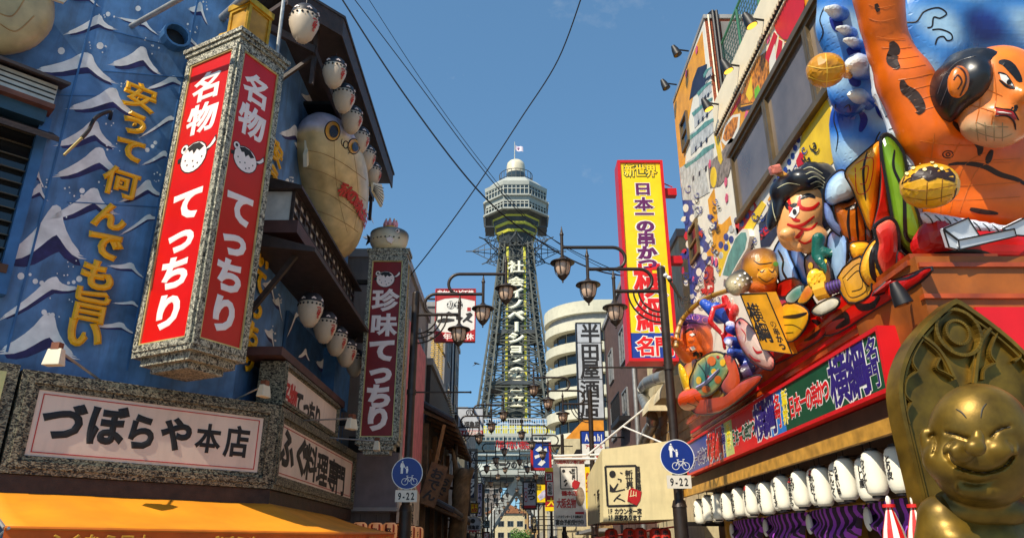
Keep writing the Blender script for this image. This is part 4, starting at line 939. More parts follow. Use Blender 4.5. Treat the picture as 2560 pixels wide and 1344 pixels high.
# deck heights come from the front face, which stands nearer than the axis
def fz(v, rpx):                                    # height of a point on the front octagon face seen at v
    r = tr_(rpx, v); return pY(1290, v, TY - r).z
z = {k: fz(v, r) for k, v, r in (('top', 452, 60), ('roof', 462, 72), ('w1t', 463, 73), ('w1b', 481, 73), ('m1', 486, 75), ('m2', 500, 75), ('w2b', 515, 70), ('fl', 522, 70), ('d1', 535, 58), ('y1', 540, 52), ('y3', 585, 40), ('nk', 605, 34))}
rr = {k: tr_(p, 480) for k, p in (('top', 52), ('roof', 73), ('w1', 71), ('m', 75), ('w2', 70), ('d1', 56), ('y1', 48), ('y3', 40), ('nk', 33))}
octa(rr['nk'], z['nk'], rr['y3'], z['y3'], 'neck', steel_d)
octa(rr['y3'], z['y3'], rr['d1'], z['d1'], 'lower_bowl', steel_d)
octa(rr['d1'], z['d1'], rr['w2'], z['fl'], 'deck_underside', steel)
d2 = octa(rr['w2'] * 1.0, z['fl'], rr['w2'] * 1.02, z['m2'], 'lower_deck', tw_glass)
octa(rr['m'] * .97, z['m2'], rr['m'], z['m1'], 'white_band', tw_white)
d1 = octa(rr['w1'], z['m1'], rr['w1'] * 1.02, z['roof'], 'upper_deck', tw_glass)
octa(rr['roof'] * 1.03, z['roof'], rr['roof'] * 1.05, z['roof'] + 1.0, 'roof_edge', tw_white)
octa(rr['roof'] * 1.0, z['roof'] + 1.0, rr['top'], z['top'] + 1.6, 'roof_slope', tw_white)
for nm, za, zb, rad, par in (('upper', z['m1'], z['roof'], rr['w1'] * 1.02, d1), ('lower', z['fl'], z['m2'], rr['w2'] * 1.03, d2)):
    for k in range(8):
        a = 2 * math.pi * k / 8; ca, sa = math.cos(a), math.sin(a)
        if sa > .8: continue
        f = Fr((TX + rad * ca, TY + rad * sa, za), (-sa, ca, 0)); hw = rad * math.tan(math.pi / 8); H = zb - za
        b = MB()
        for i in range(7): b.fbox(f, -hw + 2 * hw * i / 6 - .10, -hw + 2 * hw * i / 6 + .10, 0, H, -.05, .18)
        for yy in (.0, .66, .97): b.fbox(f, -hw, hw, H * yy - .12, H * yy + .12, -.05, .15)
        b.build('window_bars', tw_white, par)
        b = MB(); b.fbox(f, -hw * 1.03, hw * 1.03, -.35, .05, -.1, .8); b.build('deck_ledge', tw_white, par)
for i, v in enumerate((541, 560, 578)):
    zz = fz(v, 46 - 4 * i); r0 = tr_(57 - 5.2 * i, 540); octa(r0 * .98, zz - .32, r0 * 1.02, zz + .32, 'yellow_band', tw_yel)
# service baskets at the sides
for sx in (-1, 1):
    b = MB(); x = TX + sx * rr['m'] * 1.0
    for zz in (z['d1'] - 2.2, z['fl'] - .5, z['m2']): b.box((min(x, x - sx * 2.4), TY - 3, zz), (max(x, x - sx * 2.4), TY + 3, zz + .25))
    for yy in (-3, 0, 3): b.bar((x, TY + yy, z['d1'] - 2.2), (x, TY + yy, z['m2']), .22)
    b.build('service_basket', steel_d, T)
# top: glass ring, railing, dome, mast, flag
zt = z['top'] + 1.6
octa(tr_(24, 440), zt, tr_(24, 440), zt + 3.6, 'glass_ring', tw_glass, n=16)
b = MB()
for k in range(24):
    a = 2 * math.pi * k / 24; r0 = tr_(41, 440); b.bar((TX + r0 * math.cos(a), TY + r0 * math.sin(a), zt - .6), (TX + r0 * math.cos(a), TY + r0 * math.sin(a), zt + 3.2), .14)
for zz in (zt + 1.2, zt + 3.2): b.tube([(TX + tr_(41, 440) * math.cos(2 * math.pi * k / 24), TY + tr_(41, 440) * math.sin(2 * math.pi * k / 24), zz) for k in range(25)], .10, 5)
b.build('deck_railing', steel_d, T)
b = MB(); r0 = tr_(23, 430); b.lathe([(r0, 0), (r0, 2.4), (r0 * .93, 3.3), (r0 * .7, 3.9), (.1, 4.2)], 20, (TX, TY, zt + 3.6)); b.build('dome', mat('dome_pale_gold', C(214, 204, 178), .4, var=.1, scale=.4), T, True)
zm = zt + 7.7; b = MB(); b.tube([(TX - .3, TY, zm), (TX - .3, TY, tz(355))], [.16, .08], 8); b.build('flag_mast', tw_white, T, True)
fl = thing('tower_flag', 'pale flag flying from the mast on the tower top', 'flag', (TX - .2, TY, tz(378)))
b = MB(); n = 8
for i in range(n):
    p = lambda a, yy: Vector((TX - .2 + 2.2 * a, TY + .25 * math.sin(6 * a), tz(362) - .9 * a - yy * 1.5 - .12 * math.sin(5 * a))); b.quad(p(i / n, 1), p((i + 1) / n, 1), p((i + 1) / n, 0), p(i / n, 0))
b.build('cloth', mat('flag_cloth', C(226, 214, 226), .7, var=.1), fl, True)
b = MB(); b.ell((TX + .75, TY - .02, tz(362) - 1.15), (.4, .1, .35), 10, 6); b.build('emblem', mat('flag_emblem', C(150, 110, 150), .7), fl, True)
# ---- lattice body
zb = tz(1060); znk = z['nk']
def leg(sx, sy, zz):                               # leg position at a height
    a = (zz - zb) / (znk - zb); w = tr_(84, 1000) * (1 - a) ** 1.25 + tr_(34, 640) * (1 - (1 - a) ** 1.25); return Vector((TX + sx * w, TY + sy * w, zz))
lv = [zb + (znk - zb) * i / 12 for i in range(13)]
for sx in (-1, 1):
    for sy in (-1, 1):
        b = MB()
        for i in range(12):
            p, q_ = leg(sx, sy, lv[i]), leg(sx, sy, lv[i + 1]); s_ = 1.15 - .55 * i / 12
            for ox in (-s_, s_):
                for oy in (-s_, s_): b.bar(p + Vector((ox, oy, 0)), q_ + Vector((ox, oy, 0)), .38)
            for k in range(4):
                a, c_ = p.lerp(q_, k / 4), p.lerp(q_, (k + 1) / 4); e = 1 if k % 2 else -1
                b.bar(a + Vector((-s_ * e, -s_, 0)), c_ + Vector((s_ * e, -s_, 0)), .2); b.bar(a + Vector((-s_, -s_ * e, 0)), c_ + Vector((-s_, s_ * e, 0)), .2); b.bar(a + Vector((s_, -s_ * e, 0)), c_ + Vector((s_, s_ * e, 0)), .2)
        b.build('lattice_leg', steel, T)
for (ax, sg) in (('x', -1), ('x', 1), ('y', -1), ('y', 1)):      # braced side panels
    b = MB()
    for i in range(12):
        P = (lambda s, zz: leg(s, sg, zz)) if ax == 'x' else (lambda s, zz: leg(sg, s, zz))
        p0, p1, q0, q1 = P(-1, lv[i]), P(1, lv[i]), P(-1, lv[i + 1]), P(1, lv[i + 1]); m0, m1 = (p0 + p1) / 2, (q0 + q1) / 2
        b.bar(p0, p1, .3); b.bar(p0, m1, .24); b.bar(p1, m1, .24); b.bar(p0, q1, .2); b.bar(p1, q0, .2)
        b.bar(p0.lerp(q0, .5), p1.lerp(q1, .5), .16)
    b.build('side_bracing', steel if sg < 0 else steel_d, T)
for v in (842, 970):
    zz = tz(v); p = leg(1, 1, zz); w = (p.x - TX) * 1.0; b = MB(); b.box((TX - w, TY - w, zz - .5), (TX + w, TY + w, zz + .4)); b.build('platform', steel_d, T)
# lift shaft with the lettering board, yellow strips
sw = tr_(23, 800); b = MB(); b.box((TX - sw * .8, TY - sw * .8, zb), (TX + sw * .8, TY + sw * .8, znk)); b.build('lift_shaft', mat('shaft_grey', C(96, 104, 108), .4, var=.3, scale=.6), T)
yf = TY - tr_(80, 1000) * .72
def shaftx(v, px): return pY(1290 + px, v, yf).x
zlo, zhi = pY(1290, 1050, yf).z, pY(1290, 640, yf).z
for px_, nm, m_, w_ in ((-24, 'yellow_strip', tw_yel, .75), (24, 'yellow_strip', tw_yel, .75), (-19, 'sign_rail', steel, .35), (19, 'sign_rail', steel, .35), (-32, 'outer_rail', steel_d, .5), (32, 'outer_rail', steel_d, .5)):
    b = MB(); b.bar((shaftx(1040, px_ * 1.06), yf, zlo), (shaftx(650, px_ * .9), yf + 1.5, zhi + 3), w_, .6); b.build(nm, m_, T)
b = MB()
for i in range(30):
    zz = zlo + (zhi - zlo) * i / 29; x = shaftx(850, 31); b.bar((2 * TX - x, yf + .6, zz), (x, yf + .6, zz), .16)
    if i < 29: z2 = zlo + (zhi - zlo) * (i + 1) / 29; e = 1 if i % 2 else -1; b.bar((TX - e * sw * .9, yf + .6, zz), (TX + e * sw * .9, yf + .6, z2), .14)
b.build('sign_lattice', steel, T)
fT = Fr((0, yf, 0), (1, 0, 0)); b = MB()
for ch, v, h in zip('社会イノベーションの日立', (669, 706, 734, 762, 790, 818, 846, 872, 898, 932, 966, 1003), (27, 22, 22, 22, 24, 24, 24, 22, 22, 28, 30, 28)):
    x, y = fT.uv(1291 + (v - 660) * .008, v); s_ = 1.0 * px2m(Vector((TX, yf, y))); rot = -math.pi / 2 if ch == 'ー' else 0
    letters(b, [(ch, TX, y, 36 * s_ if not rot else h * s_, h * s_ * 1.05 if not rot else 36 * s_, rot)], fT, .25, .5, .10)
b.build('lettering', sign_letter, T)
# crown of radiating lattice spikes
zc_ = tz(628)
for k in range(8):
    a = 2 * math.pi * (k + .0) / 8; d = Vector((math.cos(a), math.sin(a), 0)); r0, r1 = tr_(33, 630), tr_(110, 630); o_ = Vector((TX, TY, zc_)); b = MB()
    tip = o_ + d * r1; top, bot, mid = o_ + d * r0 + Vector((0, 0, 4.6)), o_ + d * r0 - Vector((0, 0, 4.2)), o_ + d * r0
    sd = Vector((-d.y, d.x, 0)); l_, r_ = mid + sd * 2.6, mid - sd * 2.6
    for s_ in (top, bot, l_, r_): b.bar(s_, tip, .17)
    for j in range(1, 5):
        f_ = j / 5; q4 = [s_.lerp(tip, f_) for s_ in (top, l_, bot, r_)]
        for i in range(4): b.bar(q4[i], q4[(i + 1) % 4], .10)
    b.bar(tip, tip + d * 1.6, .22); b.build('lattice_spike', steel_d, T)
b = MB(); b.tube([(TX + tr_(40, 630) * math.cos(2 * math.pi * k / 16), TY + tr_(40, 630) * math.sin(2 * math.pi * k / 16), zc_) for k in range(17)], .25, 5); b.build('spike_ring', steel_d, T)
for k in range(8):
    a = 2 * math.pi * (k + .5) / 8; d = Vector((math.cos(a), math.sin(a), 0)); b = MB(); b.bar(Vector((TX, TY, z['nk'] - 5)) + d * tr_(33, 630), Vector((TX, TY, z['y3'] + .5)) + d * tr_(40, 600), .5); b.build('neck_strut', steel_d, T)
# ---- base building between the legs
by = TY - 14; B_ = thing('tower_base_building', 'pale base building under the tower with two rows of red and black lettering', 'building', (TX, by, 15)); fb = Fr((0, by, 0), (1, 0, 0))
X0, X1 = fb.uv(1160, 1100)[0], fb.uv(1400, 1100)[0]; Zv = lambda v: fb.uv(1290, v)[1]
b = MB(); b.box((X0, by + .3, Zv(1188)), (X1, by + 22, Zv(1082))); b.build('walls', mat('base_wall', C(206, 212, 204), .55, var=.08, scale=.3, dirt=.12), B_)
b = MB(); b.box((X0 - .5, by, Zv(1090)), (X1 + .5, by + 23, Zv(1082))); b.build('roof_slab', tw_white, B_)
b = MB()
for i in range(41): x = X0 + (X1 - X0) * i / 40; b.bar((x, by + .2, Zv(1082)), (x, by + .2, Zv(1046)), .12)
for v in (1046, 1058, 1070): b.bar((X0, by + .2, Zv(v)), (X1, by + .2, Zv(v)), .16)
b.build('roof_railing', mat('rail_pale', C(206, 210, 214), .5), B_)
b = MB()
for i in range(13): x = X0 + (X1 - X0) * (i + .5) / 13; b.box((x - .7, by + 6, Zv(1082)), (x + .7, by + 6.6, Zv(1052)))
b.build('deck_lamps', tw_yel, B_)
nwin = 22
for v0, v1 in ((1110, 1091), (1122, 1103)):
    pass
for i in range(nwin):
    x = X0 + (X1 - X0) * (i + .5) / nwin; w = (X1 - X0) / nwin * .40
    b = MB(); b.fbox(fb, x - w, x + w, Zv(1100), Zv(1092), -.35, .02); wi = b.build('window', tw_glass, B_)
    b = MB(); b.frame(fb, x - w - .1, x + w + .1, Zv(1100) - .1, Zv(1092) + .1, .12, -.3, .08); b.build('frame', tw_white, wi)
    if i < 7:
        b = MB(); b.fbox(fb, x - w, x + w, Zv(1124), Zv(1104), -.35, .02); b.build('window', tw_glass, B_)
for i in range(nwin):
    x = X0 + (X1 - X0) * (i + .5) / nwin; w = (X1 - X0) / nwin * .42
    b = MB(); b.fbox(fb, x - w, x + w, Zv(1148), Zv(1140), -.35, .02); b.build('window', tw_glass, B_)
for v in (1102, 1126, 1138, 1150):
    b = MB(); b.fbox(fb, X0, X1, Zv(v) - .1, Zv(v) + .1, -.3, .12); b.build('panel_joint', steel, B_)
b = MB(); letters(b, htext('「明けない夜は」', fb.uv(1232, 1112)[0], fb.uv(1340, 1112)[0], Zv(1112), 1.75 * 1.0), fb, .1, .05, .045); b.build('red_lettering', mat('deep_red_letter', C(190, 26, 34), .5), B_)
b = MB(); b.fbox(fb, fb.uv(1228, 1160)[0], fb.uv(1326, 1160)[0], Zv(1170), Zv(1153), 0, .15); sg_ = b.build('sign_panel', tw_white, B_)
b = MB(); letters(b, htext('マークの下に', fb.uv(1233, 1161)[0], fb.uv(1322, 1161)[0], Zv(1161.5), 1.5), fb, .1, .18, .07); b.build('lettering', ink, sg_)
b = MB(); b.fbox(fb, X0, X1, Zv(1186), Zv(1174), 0, .5); b.build('lower_band', tw_white, B_)
for s_ in (-1, 1):                                  # tower feet: raking legs under the base building
    for yy in (4, 20):
        b = MB(); p1 = Vector((TX - s_ * 0.6, by + yy, Zv(1188))); p0 = Vector((TX + s_ * 10.5, by + yy - (3 if yy < 10 else -3), .0)); b.bar(p0, p1, 1.9, 1.6); b.build('raking_leg', mat('leg_concrete', C(176, 176, 168), .7, var=.15, scale=.3, dirt=.2), B_)
b = MB(); b.box((X0 + 2, by + 3, Zv(1200)), (X1 - 2, by + 20, Zv(1188) - .02)); b.build('under_deck', steel_d, B_)
for x in (X0 + 1.2, X1 - 1.2):
    b = MB(); b.box((x - 1.0, by + 10, 0), (x + 1.0, by + 12, Zv(1188))); b.build('column', mat('leg_concrete', C(176, 176, 168)), B_)

# ================================================================== buildings and signs further down the street
conc = mat('grey_concrete', C(132, 126, 122), .8, var=.15, scale=1.0, dirt=.35, streak=True, bump=.15)
cream_wall = mat('cream_render', C(206, 190, 150), .75, var=.12, dirt=.25, streak=True)
tan_wall = mat('tan_siding', C(176, 140, 88), .7, var=.15, dirt=.3, streak=True)
brown_wall = mat('brown_tile_wall', C(96, 70, 62), .7, var=.2, dirt=.3, streak=True)
white_wall = mat('white_render', C(214, 208, 190), .7, var=.08, scale=.3, dirt=.2, streak=True)
tile = mat('roof_tile_grey', C(62, 60, 62), .55, var=.25, scale=6)
wood = mat('weathered_wood', C(112, 78, 46), .65, var=.3, scale=5, bump=.2)
mid_grey = mat('mid_grey_paint', C(150, 148, 146), .6, var=.12, dirt=.2)
pale_grey = mat('pale_sign_grey', C(186, 190, 196), .5, var=.08, dirt=.15)
white_face = mat('white_sign_face', C(232, 230, 222), .45, var=.05, dirt=.1)
red_face = mat('red_sign_face', C(176, 24, 26), .45, var=.08, dirt=.08)
yellow_face = mat('yellow_sign_face', C(244, 208, 12), .4, var=.05, dirt=.05)
blue_face = mat('blue_sign_face', C(22, 58, 152), .4, var=.08)
navy_face = mat('navy_sign_face', C(30, 36, 66), .45, var=.12)
orange_wall = mat('orange_paint_wall', C(222, 140, 26), .65, var=.12, dirt=.15)
def box_building(name, label, x0, x1, y0, y1, h, m, roof=True, z0=0):
    t = thing(name, label, 'building', ((x0 + x1) / 2, y0, z0)); b = MB(); b.box((x0, y0, z0), (x1, y1, h)); b.build('walls', m, t)
    if roof: b = MB(); b.box((x0 - .08, y0 - .08, h), (x1 + .08, y1 + .08, h + .25)); b.build('parapet', mid_grey, t)
    return t
def windows(t, fr, xs, ys, w, h, fm=None, gm=dark_glass, d=.02):
    for y in ys:
        for x in xs:
            b = MB(); b.fbox(fr, x - w / 2, x + w / 2, y - h / 2, y + h / 2, -.05, d); wi = b.build('window', gm, t)
            b = MB(); b.frame(fr, x - w / 2 - .05, x + w / 2 + .05, y - h / 2 - .05, y + h / 2 + .05, .07, -.02, d + .05); b.fbox(fr, x - .02, x + .02, y - h / 2, y + h / 2, 0, d + .03); b.build('frame', fm or grey_metal, wi)
def fsign(name, label, u0, v0, u1, v1, Y, depth, face, frame=None, cat='sign', fw=.05, X=None):
    """flat board facing the camera side, traced rectangle at depth Y; returns (thing, face object, frame with pixel mapping)"""
    f = Fr((0, Y, 0), (1, 0, 0)); vm = (v0 + v1) / 2; xa, xb = f.uv(u0, vm)[0], f.uv(u1, vm)[0]; ya, yb = f.uv((u0 + u1) / 2, v1)[1], f.uv((u0 + u1) / 2, v0)[1]
    t = thing(name, label, cat, ((xa + xb) / 2, Y, ya)); b = MB(); b.fbox(f, xa, xb, ya, yb, -depth, 0); pn = b.build('panel', face, t)
    if frame: b = MB(); b.frame(f, xa - .01, xb + .01, ya - .01, yb + .01, fw, -depth - .01, .025); b.build('frame', frame, t)
    if X is not None:
        b = MB(); e = xb if X > xb else xa
        for k in (.18, .82): b = MB(); b.bar((e, Y + depth / 2, ya + (yb - ya) * k), (X, Y + depth / 2, ya + (yb - ya) * k), .06); b.build('wall_bracket', dark_metal, t)
    return t, pn, f
def txt(pn, f, items, m, bold=.05, d=.006, depth=.004, name='lettering'):
    """items: (string, 'v'/'h', u0, v0, u1, v1) pixel box in the frame plane"""
    b = MB()
    for s_, k, u0, v0, u1, v1 in items:
        um, vm = (u0 + u1) / 2, (v0 + v1) / 2; xa, xb = f.uv(u0, vm)[0], f.uv(u1, vm)[0]; yt, yb = f.uv(um, v0)[1], f.uv(um, v1)[1]
        if k == 'v': letters(b, vtext(s_, (xa + xb) / 2, yt, yb, xb - xa), f, depth, d, bold)
        elif k == 'l': letters(b, hlatin(s_, xa, xb, (yt + yb) / 2, yt - yb), f, depth, d, bold)
        else: letters(b, htext(s_, xa, xb, (yt + yb) / 2, yt - yb), f, depth, d, bold)
    return b.build(name, m, pn)
def rect(pn, f, u0, v0, u1, v1, m, name, d0=-.01, d1=.004):
    vm, um = (v0 + v1) / 2, (u0 + u1) / 2; b = MB(); b.fbox(f, f.uv(u0, vm)[0], f.uv(u1, vm)[0], f.uv(um, v1)[1], f.uv(um, v0)[1], d0, d1); return b.build(name, m, pn)
def blob(pn, f, pts, m, name, d=.006):
    b = MB(); b.prism(f, [f.uv(u, v) for u, v in pts], d - .004, d + .003); return b.build(name, m, pn)
def circ(u, v, ru, rv=None, n=18): rv = rv or ru; return [(u + ru * math.cos(2 * math.pi * k / n), v - rv * math.sin(2 * math.pi * k / n)) for k in range(n)]

# ---- left row ----------------------------------------------------------------------------
t = box_building('grey_side_building', 'grey concrete building next to the blue restaurant with a pink banner', -9, -3.15, 19.9, 26.5, 9.6, conc)
FL = Fr((-3.15, 19.9, 0), (0, 1, 0)); windows(t, FL, (2.2, 4.6), (5.2, 8.0), 1.2, 1.1)
t = thing('grey_box_canopy', 'plain grey box canopy under the narrow red sign', 'canopy', (-3.4, 19.3, 2.4))
a, c = pY(888, 1270, 19.3), pY(1000, 1132, 19.3); b = MB(); b.box((-4.3, 19.3, a.z), (-2.92, 23.2, 3.95)); b.build('shell', mat('mauve_grey_panel', C(122, 112, 116), .6, var=.12, dirt=.25), t); b = MB(); b.box((-4.3, 19.27, a.z - .06), (-2.89, 23.23, a.z + .03)); b.build('lower_lip', mid_grey, t); b = MB(); b.box((-4.3, 19.6, 3.95), (-3.6, 19.9, 4.4)); b.build('hanger', dark_metal, t)
t = thing('pink_street_banner', 'long foreshortened cream and pink banner facing the street beside the grey canopy', 'banner', (-2.88, 21, 2.2)); fB = Fr((-2.86, 19.5, 0), (0, 1, 0))
b = MB(); b.fbox(fB, 0, 4.2, 2.25, 7.6, -.06, 0); pn = b.build('panel', mat('cream_banner', C(222, 200, 176), .7, var=.1, dirt=.2), t)
b = MB(); b.prism(fB, [(0, 3.9), (4.2, 3.2), (4.2, 7.6), (0, 7.6)], 0, .004); b.build('pink_field', mat('pink_banner_print', C(206, 112, 116), .7, var=.15), pn)
b = MB(); letters(b, vtext('串かつ専門', 1.1, 3.7, 2.3, .5) + vtext('元祖の味', 2.6, 3.5, 2.3, .5), fB, .003, .006, .05); b.build('lettering', ink, pn)
b = MB(); letters(b, vtext('大阪名物', 1.2, 7.2, 4.4, .8), fB, .003, .006, .06); b.build('lettering', mat('crimson_print', C(150, 30, 40), .6), pn)
b = MB(); b.bar((-2.95, 19.6, 7.5), (-3.15, 19.95, 7.5), .06); b.bar((-2.95, 23.4, 7.5), (-3.15, 23.4, 7.5), .06); b.build('wall_bracket', dark_metal, t)
# small striped paper lanterns beneath it
def paper_lantern(name, label, p, r, h, m, cap, group, text=None, band=None, ink_m=None, face=-1.57, n=18, ribs=11):
    """barrel lantern with ribbed paper body, caps, hanger and lettering"""
    t = thing(name, label, 'lantern', (p[0], p[1], p[2] - h / 2), group); x, y, z_ = p
    prof = []
    for i in range(ribs * 2 + 1):
        a = i / (ribs * 2); e = (1 - abs(2 * a - 1) ** 4); rr_ = r * (.56 + .44 * e ** .6) - (.035 * r if i % 2 else 0); prof.append((rr_, z_ - h / 2 + h * a))
    b = MB(); b.lathe(prof, n, (x, y, 0)); b.build('paper_body', m, t, 'all')
    b = MB(); b.lathe([(r * .52, z_ + h * .49), (r * .52, z_ + h * .56), (r * .46, z_ + h * .56)], n, (x, y, 0)); b.build('top_ring', cap, t)
    b = MB(); b.lathe([(r * .5, z_ - h * .55), (r * .52, z_ - h * .49)], n, (x, y, 0)); b.build('bottom_ring', cap, t)
    b = MB(); b.tube([(x, y, z_ + h * .55), (x, y, z_ + h * .55 + .16)], .006, 5); b.build('hanger', dark_metal, t)
    if text:
        def wr(a_, b_, c_): 
            e = 1 - abs(2 * (b_ / h)) ** 4; rad = r * (.56 + .44 * max(e, 0) ** .6) + c_; q = face + a_ / r; return Vector((x + rad * math.cos(q), y + rad * math.sin(q), z_ + b_))
        b = MB()
        for (s_, a_, y0, y1, w, mi) in text: letters(b, vtext(s_, a_, y0, y1, w), None, .002, .004, .05, wrap=wr, mi=mi)
        b.build('lettering', ink_m or [ink], t)
    if band:
        b = MB()
        for k in range(n):
            a0 = 2 * math.pi * k / n
            if k % 3: continue
            for i in range(len(prof) - 3):
                if i < 2: continue
                q = [Vector((x + (prof[j][0] + .004) * math.cos(a_), y + (prof[j][0] + .004) * math.sin(a_), prof[j][1])) for j, a_ in ((i, a0), (i, a0 + .3), (i + 1, a0 + .3), (i + 1, a0))]; b.quad(*q)
        b.build('stripes', band, t)
    return t
lan_cream = mat('lantern_cream_paper', C(226, 186, 140), .6, var=.1, emit=C(255, 150, 70), es=.12); stripe_red = mat('lantern_red_print', C(190, 62, 30), .6)
for i, (u, Y) in enumerate(((901, 18.6), (941, 18.9), (976, 18.9), (1004, 19.9), (1028, 21.3), (1044, 22.3))):
    p = pY(u, 1291, Y); paper_lantern('striped_paper_lantern', '%s striped red and cream lantern under the grey canopy, counted from the blue building' % ords[i], (p.x, p.y, 2.02), .19, .42, lan_cream, black_paint, 'striped lanterns under the grey canopy', [('祭', 0, .08, -.08, .13, 0)], stripe_red)
# timber house with tiled eaves
t = box_building('timber_eatery', 'dark timber eatery with tiled eaves on the left', -9, -3.0, 26.6, 36, 8.0, mat('black_timber', C(50, 42, 38), .7, var=.2, dirt=.2))
for z_, xo in ((5.55, -1.95), (2.7, -1.85)):
    b = MB(); b.hexa([(-3.0, 24.4, z_ + .55), (xo, 24.4, z_), (xo, 35.6, z_), (-3.0, 35.6, z_ + .55), (-3.0, 24.4, z_ + .66), (xo, 24.4, z_ + .1), (xo, 35.6, z_ + .1), (-3.0, 35.6, z_ + .66)]); rf = b.build('tiled_eave', dark_wood, t)
    for i in range(38):
        y = 24.4 + 11.2 * (i + .5) / 38; b = MB(); b.tube([(-3.0, y, z_ + .68), (xo - .02, y, z_ + .11)], .075, 7); b.ell((xo, y, z_ + .10), (.05, .085, .085), 8, 6); b.build('roof_tile', tile, rf, True)
    for i in range(9):
        y = 24.6 + 1.35 * i; b = MB(); b.bar((-3.0, y, z_ + .40), (xo + .08, y, z_ - .08), .07, .1); b.build('rafter', wood, rf)
b = MB(); b.bar((-2.25, 24.6, 5.5), (-2.75, 24.6, 2.9), .10); b.build('prop', mat('pale_timber', C(160, 108, 56), .6, var=.2), t)
for y in (25.0, 28, 31, 34): b = MB(); b.bar((-2.9, y, 0), (-2.9, y, 5.6), .16); b.build('post', wood, t)
windows(t, Fr((-3.0, 26.6, 0), (0, 1, 0)), (1.5, 4.0, 6.5), (4.4,), 1.6, 1.2, wood)
# plank menu boards leaning under the eave
for i, (u, v, Y, lab) in enumerate(((1083, 1210, 24.0, 'tilted wooden plank sign hanging below the tiled eave'), (1102, 1225, 27.5, 'darker wooden plank sign behind the tilted plank'))):
    p = pY(u, v, Y); f = Fr(p, (.93, .2, -.3), (.3, .06, .95)); t = thing('plank_sign', lab, 'sign', tuple(p)); b = MB(); b.fbox(f, -.28, .28, -.65, .65, -.05, 0); b.build('plank', wood, t); b = MB(); letters(b, vtext('おでん', 0, .5, -.5, .36), f, .003, .003, .05); b.build('lettering', ink, t)
    b = MB(); b.tube([f.pt(0, .65, -.03), f.pt(0, 1.2, -.03)], .012, 5); b.build('chain', dark_metal, t)
# corrugated grey upper wall behind the round-topped sign, gold chain curtain, black and white slatted tower
t = box_building('corrugated_building', 'grey corrugated upper building behind the timber eatery', -9, -3.4, 36.2, 46, 13.4, conc)
fC = Fr((-3.4, 36.2, 0), (0, 1, 0)); windows(t, fC, (2, 5, 8), (6, 9, 11.5), 1.3, 1.3)
t = thing('gold_chain_curtain', 'hanging gold netted curtain on the left above the tiled eave', 'curtain', tuple(pY(1095, 1010, 33)))
gm_ = mat('gold_net', C(206, 162, 40), .45, metal=.3, var=.2); b = MB(); f = Fr((pY(1092, 930, 33).x, 33, 0), (.86, .5, 0))
yt, yb = pY(1085, 850, 33).z, pY(1085, 1015, 33).z; nx_, nz_ = 11, 34
for i in range(nx_):
    for j in range(nz_):
        xx = -.32 + .64 * i / nx_ + (.03 if j % 2 else 0); zz = yt + (yb - yt) * j / nz_ - .25 * abs(xx + .1) * j / nz_; p = f.pt(xx, zz, .02 * math.sin(i * 1.7)); b.add([p + Vector((-.026, 0, 0)), p + Vector((0, -.02, -.05)), p + Vector((.026, 0, 0)), p + Vector((0, -.02, .05))], [(0, 1, 2, 3)])
tag(b.build('net', gm_, t), kind='stuff'); b = MB(); b.bar(f.pt(-.4, yt + .06), f.pt(.4, yt + .06), .08); b.bar(f.pt(-.2, yt + .06), (-3.4, 36.3, yt + .06), .08); b.build('rod', wood, t)
t, pn, f = fsign('striped_sign_tower', 'tall black and white vertical slatted sign on the left', 1104, 842, 1136, 1080, 40, .5, navy_face, dark_metal, X=-3.4)
for i in range(4): rect(pn, f, 1107 + 7.4 * i, 846, 1110 + 7.4 * i, 1076, white_face, 'white_slat', 0, .1)
t = thing('bulb_string', 'curving string of cream bulbs below the black and white slatted sign', 'bulbs', tuple(pY(1125, 980, 30)))
for k in range(22):
    p = pY(1120 + k * .95, 975 + 6.1 * k, 30 + .12 * k); b = MB(); b.ell(p, (.085, .06, .045), 7, 5); b.build('bulb', cream_lamp, t, True)
b = MB(); b.tube([pY(1120 + k * .95, 975 + 6.1 * k, 30.05 + .12 * k) for k in range(22)], .02, 5); b.build('cord', cable, t)
# white round-name sign with red bands
t, pn, f = fsign('white_red_banded_sign', 'white sign with red top and bottom bands behind the nearest left street lamp', 1088, 722, 1188, 852, 26, .22, white_face, red_face, fw=.03, X=-3.15)
rect(pn, f, 1088, 722, 1188, 742, red_face, 'red_band'); blob(pn, f, [(1088, 742), (1188, 742), (1188, 752), (1160, 746), (1138, 744), (1112, 746), (1088, 754)], red_face, 'red_band', .004)
rect(pn, f, 1088, 832, 1188, 852, red_face, 'red_band'); blob(pn, f, [(1088, 826), (1110, 830), (1138, 832), (1165, 830), (1188, 822), (1188, 834), (1088, 834)], red_face, 'red_band', .004)
txt(pn, f, [('串かつとどて焼', 'h', 1093, 726, 1184, 738), ('年中無休', 'h', 1108, 834, 1184, 849)], pale_letter, .06, .009)
for u in (1127, 1147): blob(pn, f, circ(u, 762, 10), ink, 'round_badge', .006)
txt(pn, f, [('初', 'h', 1119, 754, 1135, 770), ('代', 'h', 1139, 754, 1155, 770)], white_face, .05, .012)
blob(pn, f, [(1092, 800), (1110, 794), (1136, 797), (1136, 802), (1112, 806), (1094, 806)], ink, 'brush_stroke', .007); blob(pn, f, [(1108, 786), (1122, 778), (1134, 784), (1128, 790)], ink, 'brush_stroke', .007)
blob(pn, f, [(1164, 784), (1176, 780), (1182, 786), (1172, 798), (1182, 804), (1178, 806), (1166, 800), (1158, 806), (1156, 802), (1168, 790)], ink, 'brush_stroke', .007); blob(pn, f, [(1140, 790), (1146, 780), (1150, 790), (1158, 794), (1152, 800), (1140, 798)], ink, 'brush_stroke', .007); rect(pn, f, 1168, 768, 1177, 777, red_face, 'seal', 0, .01)
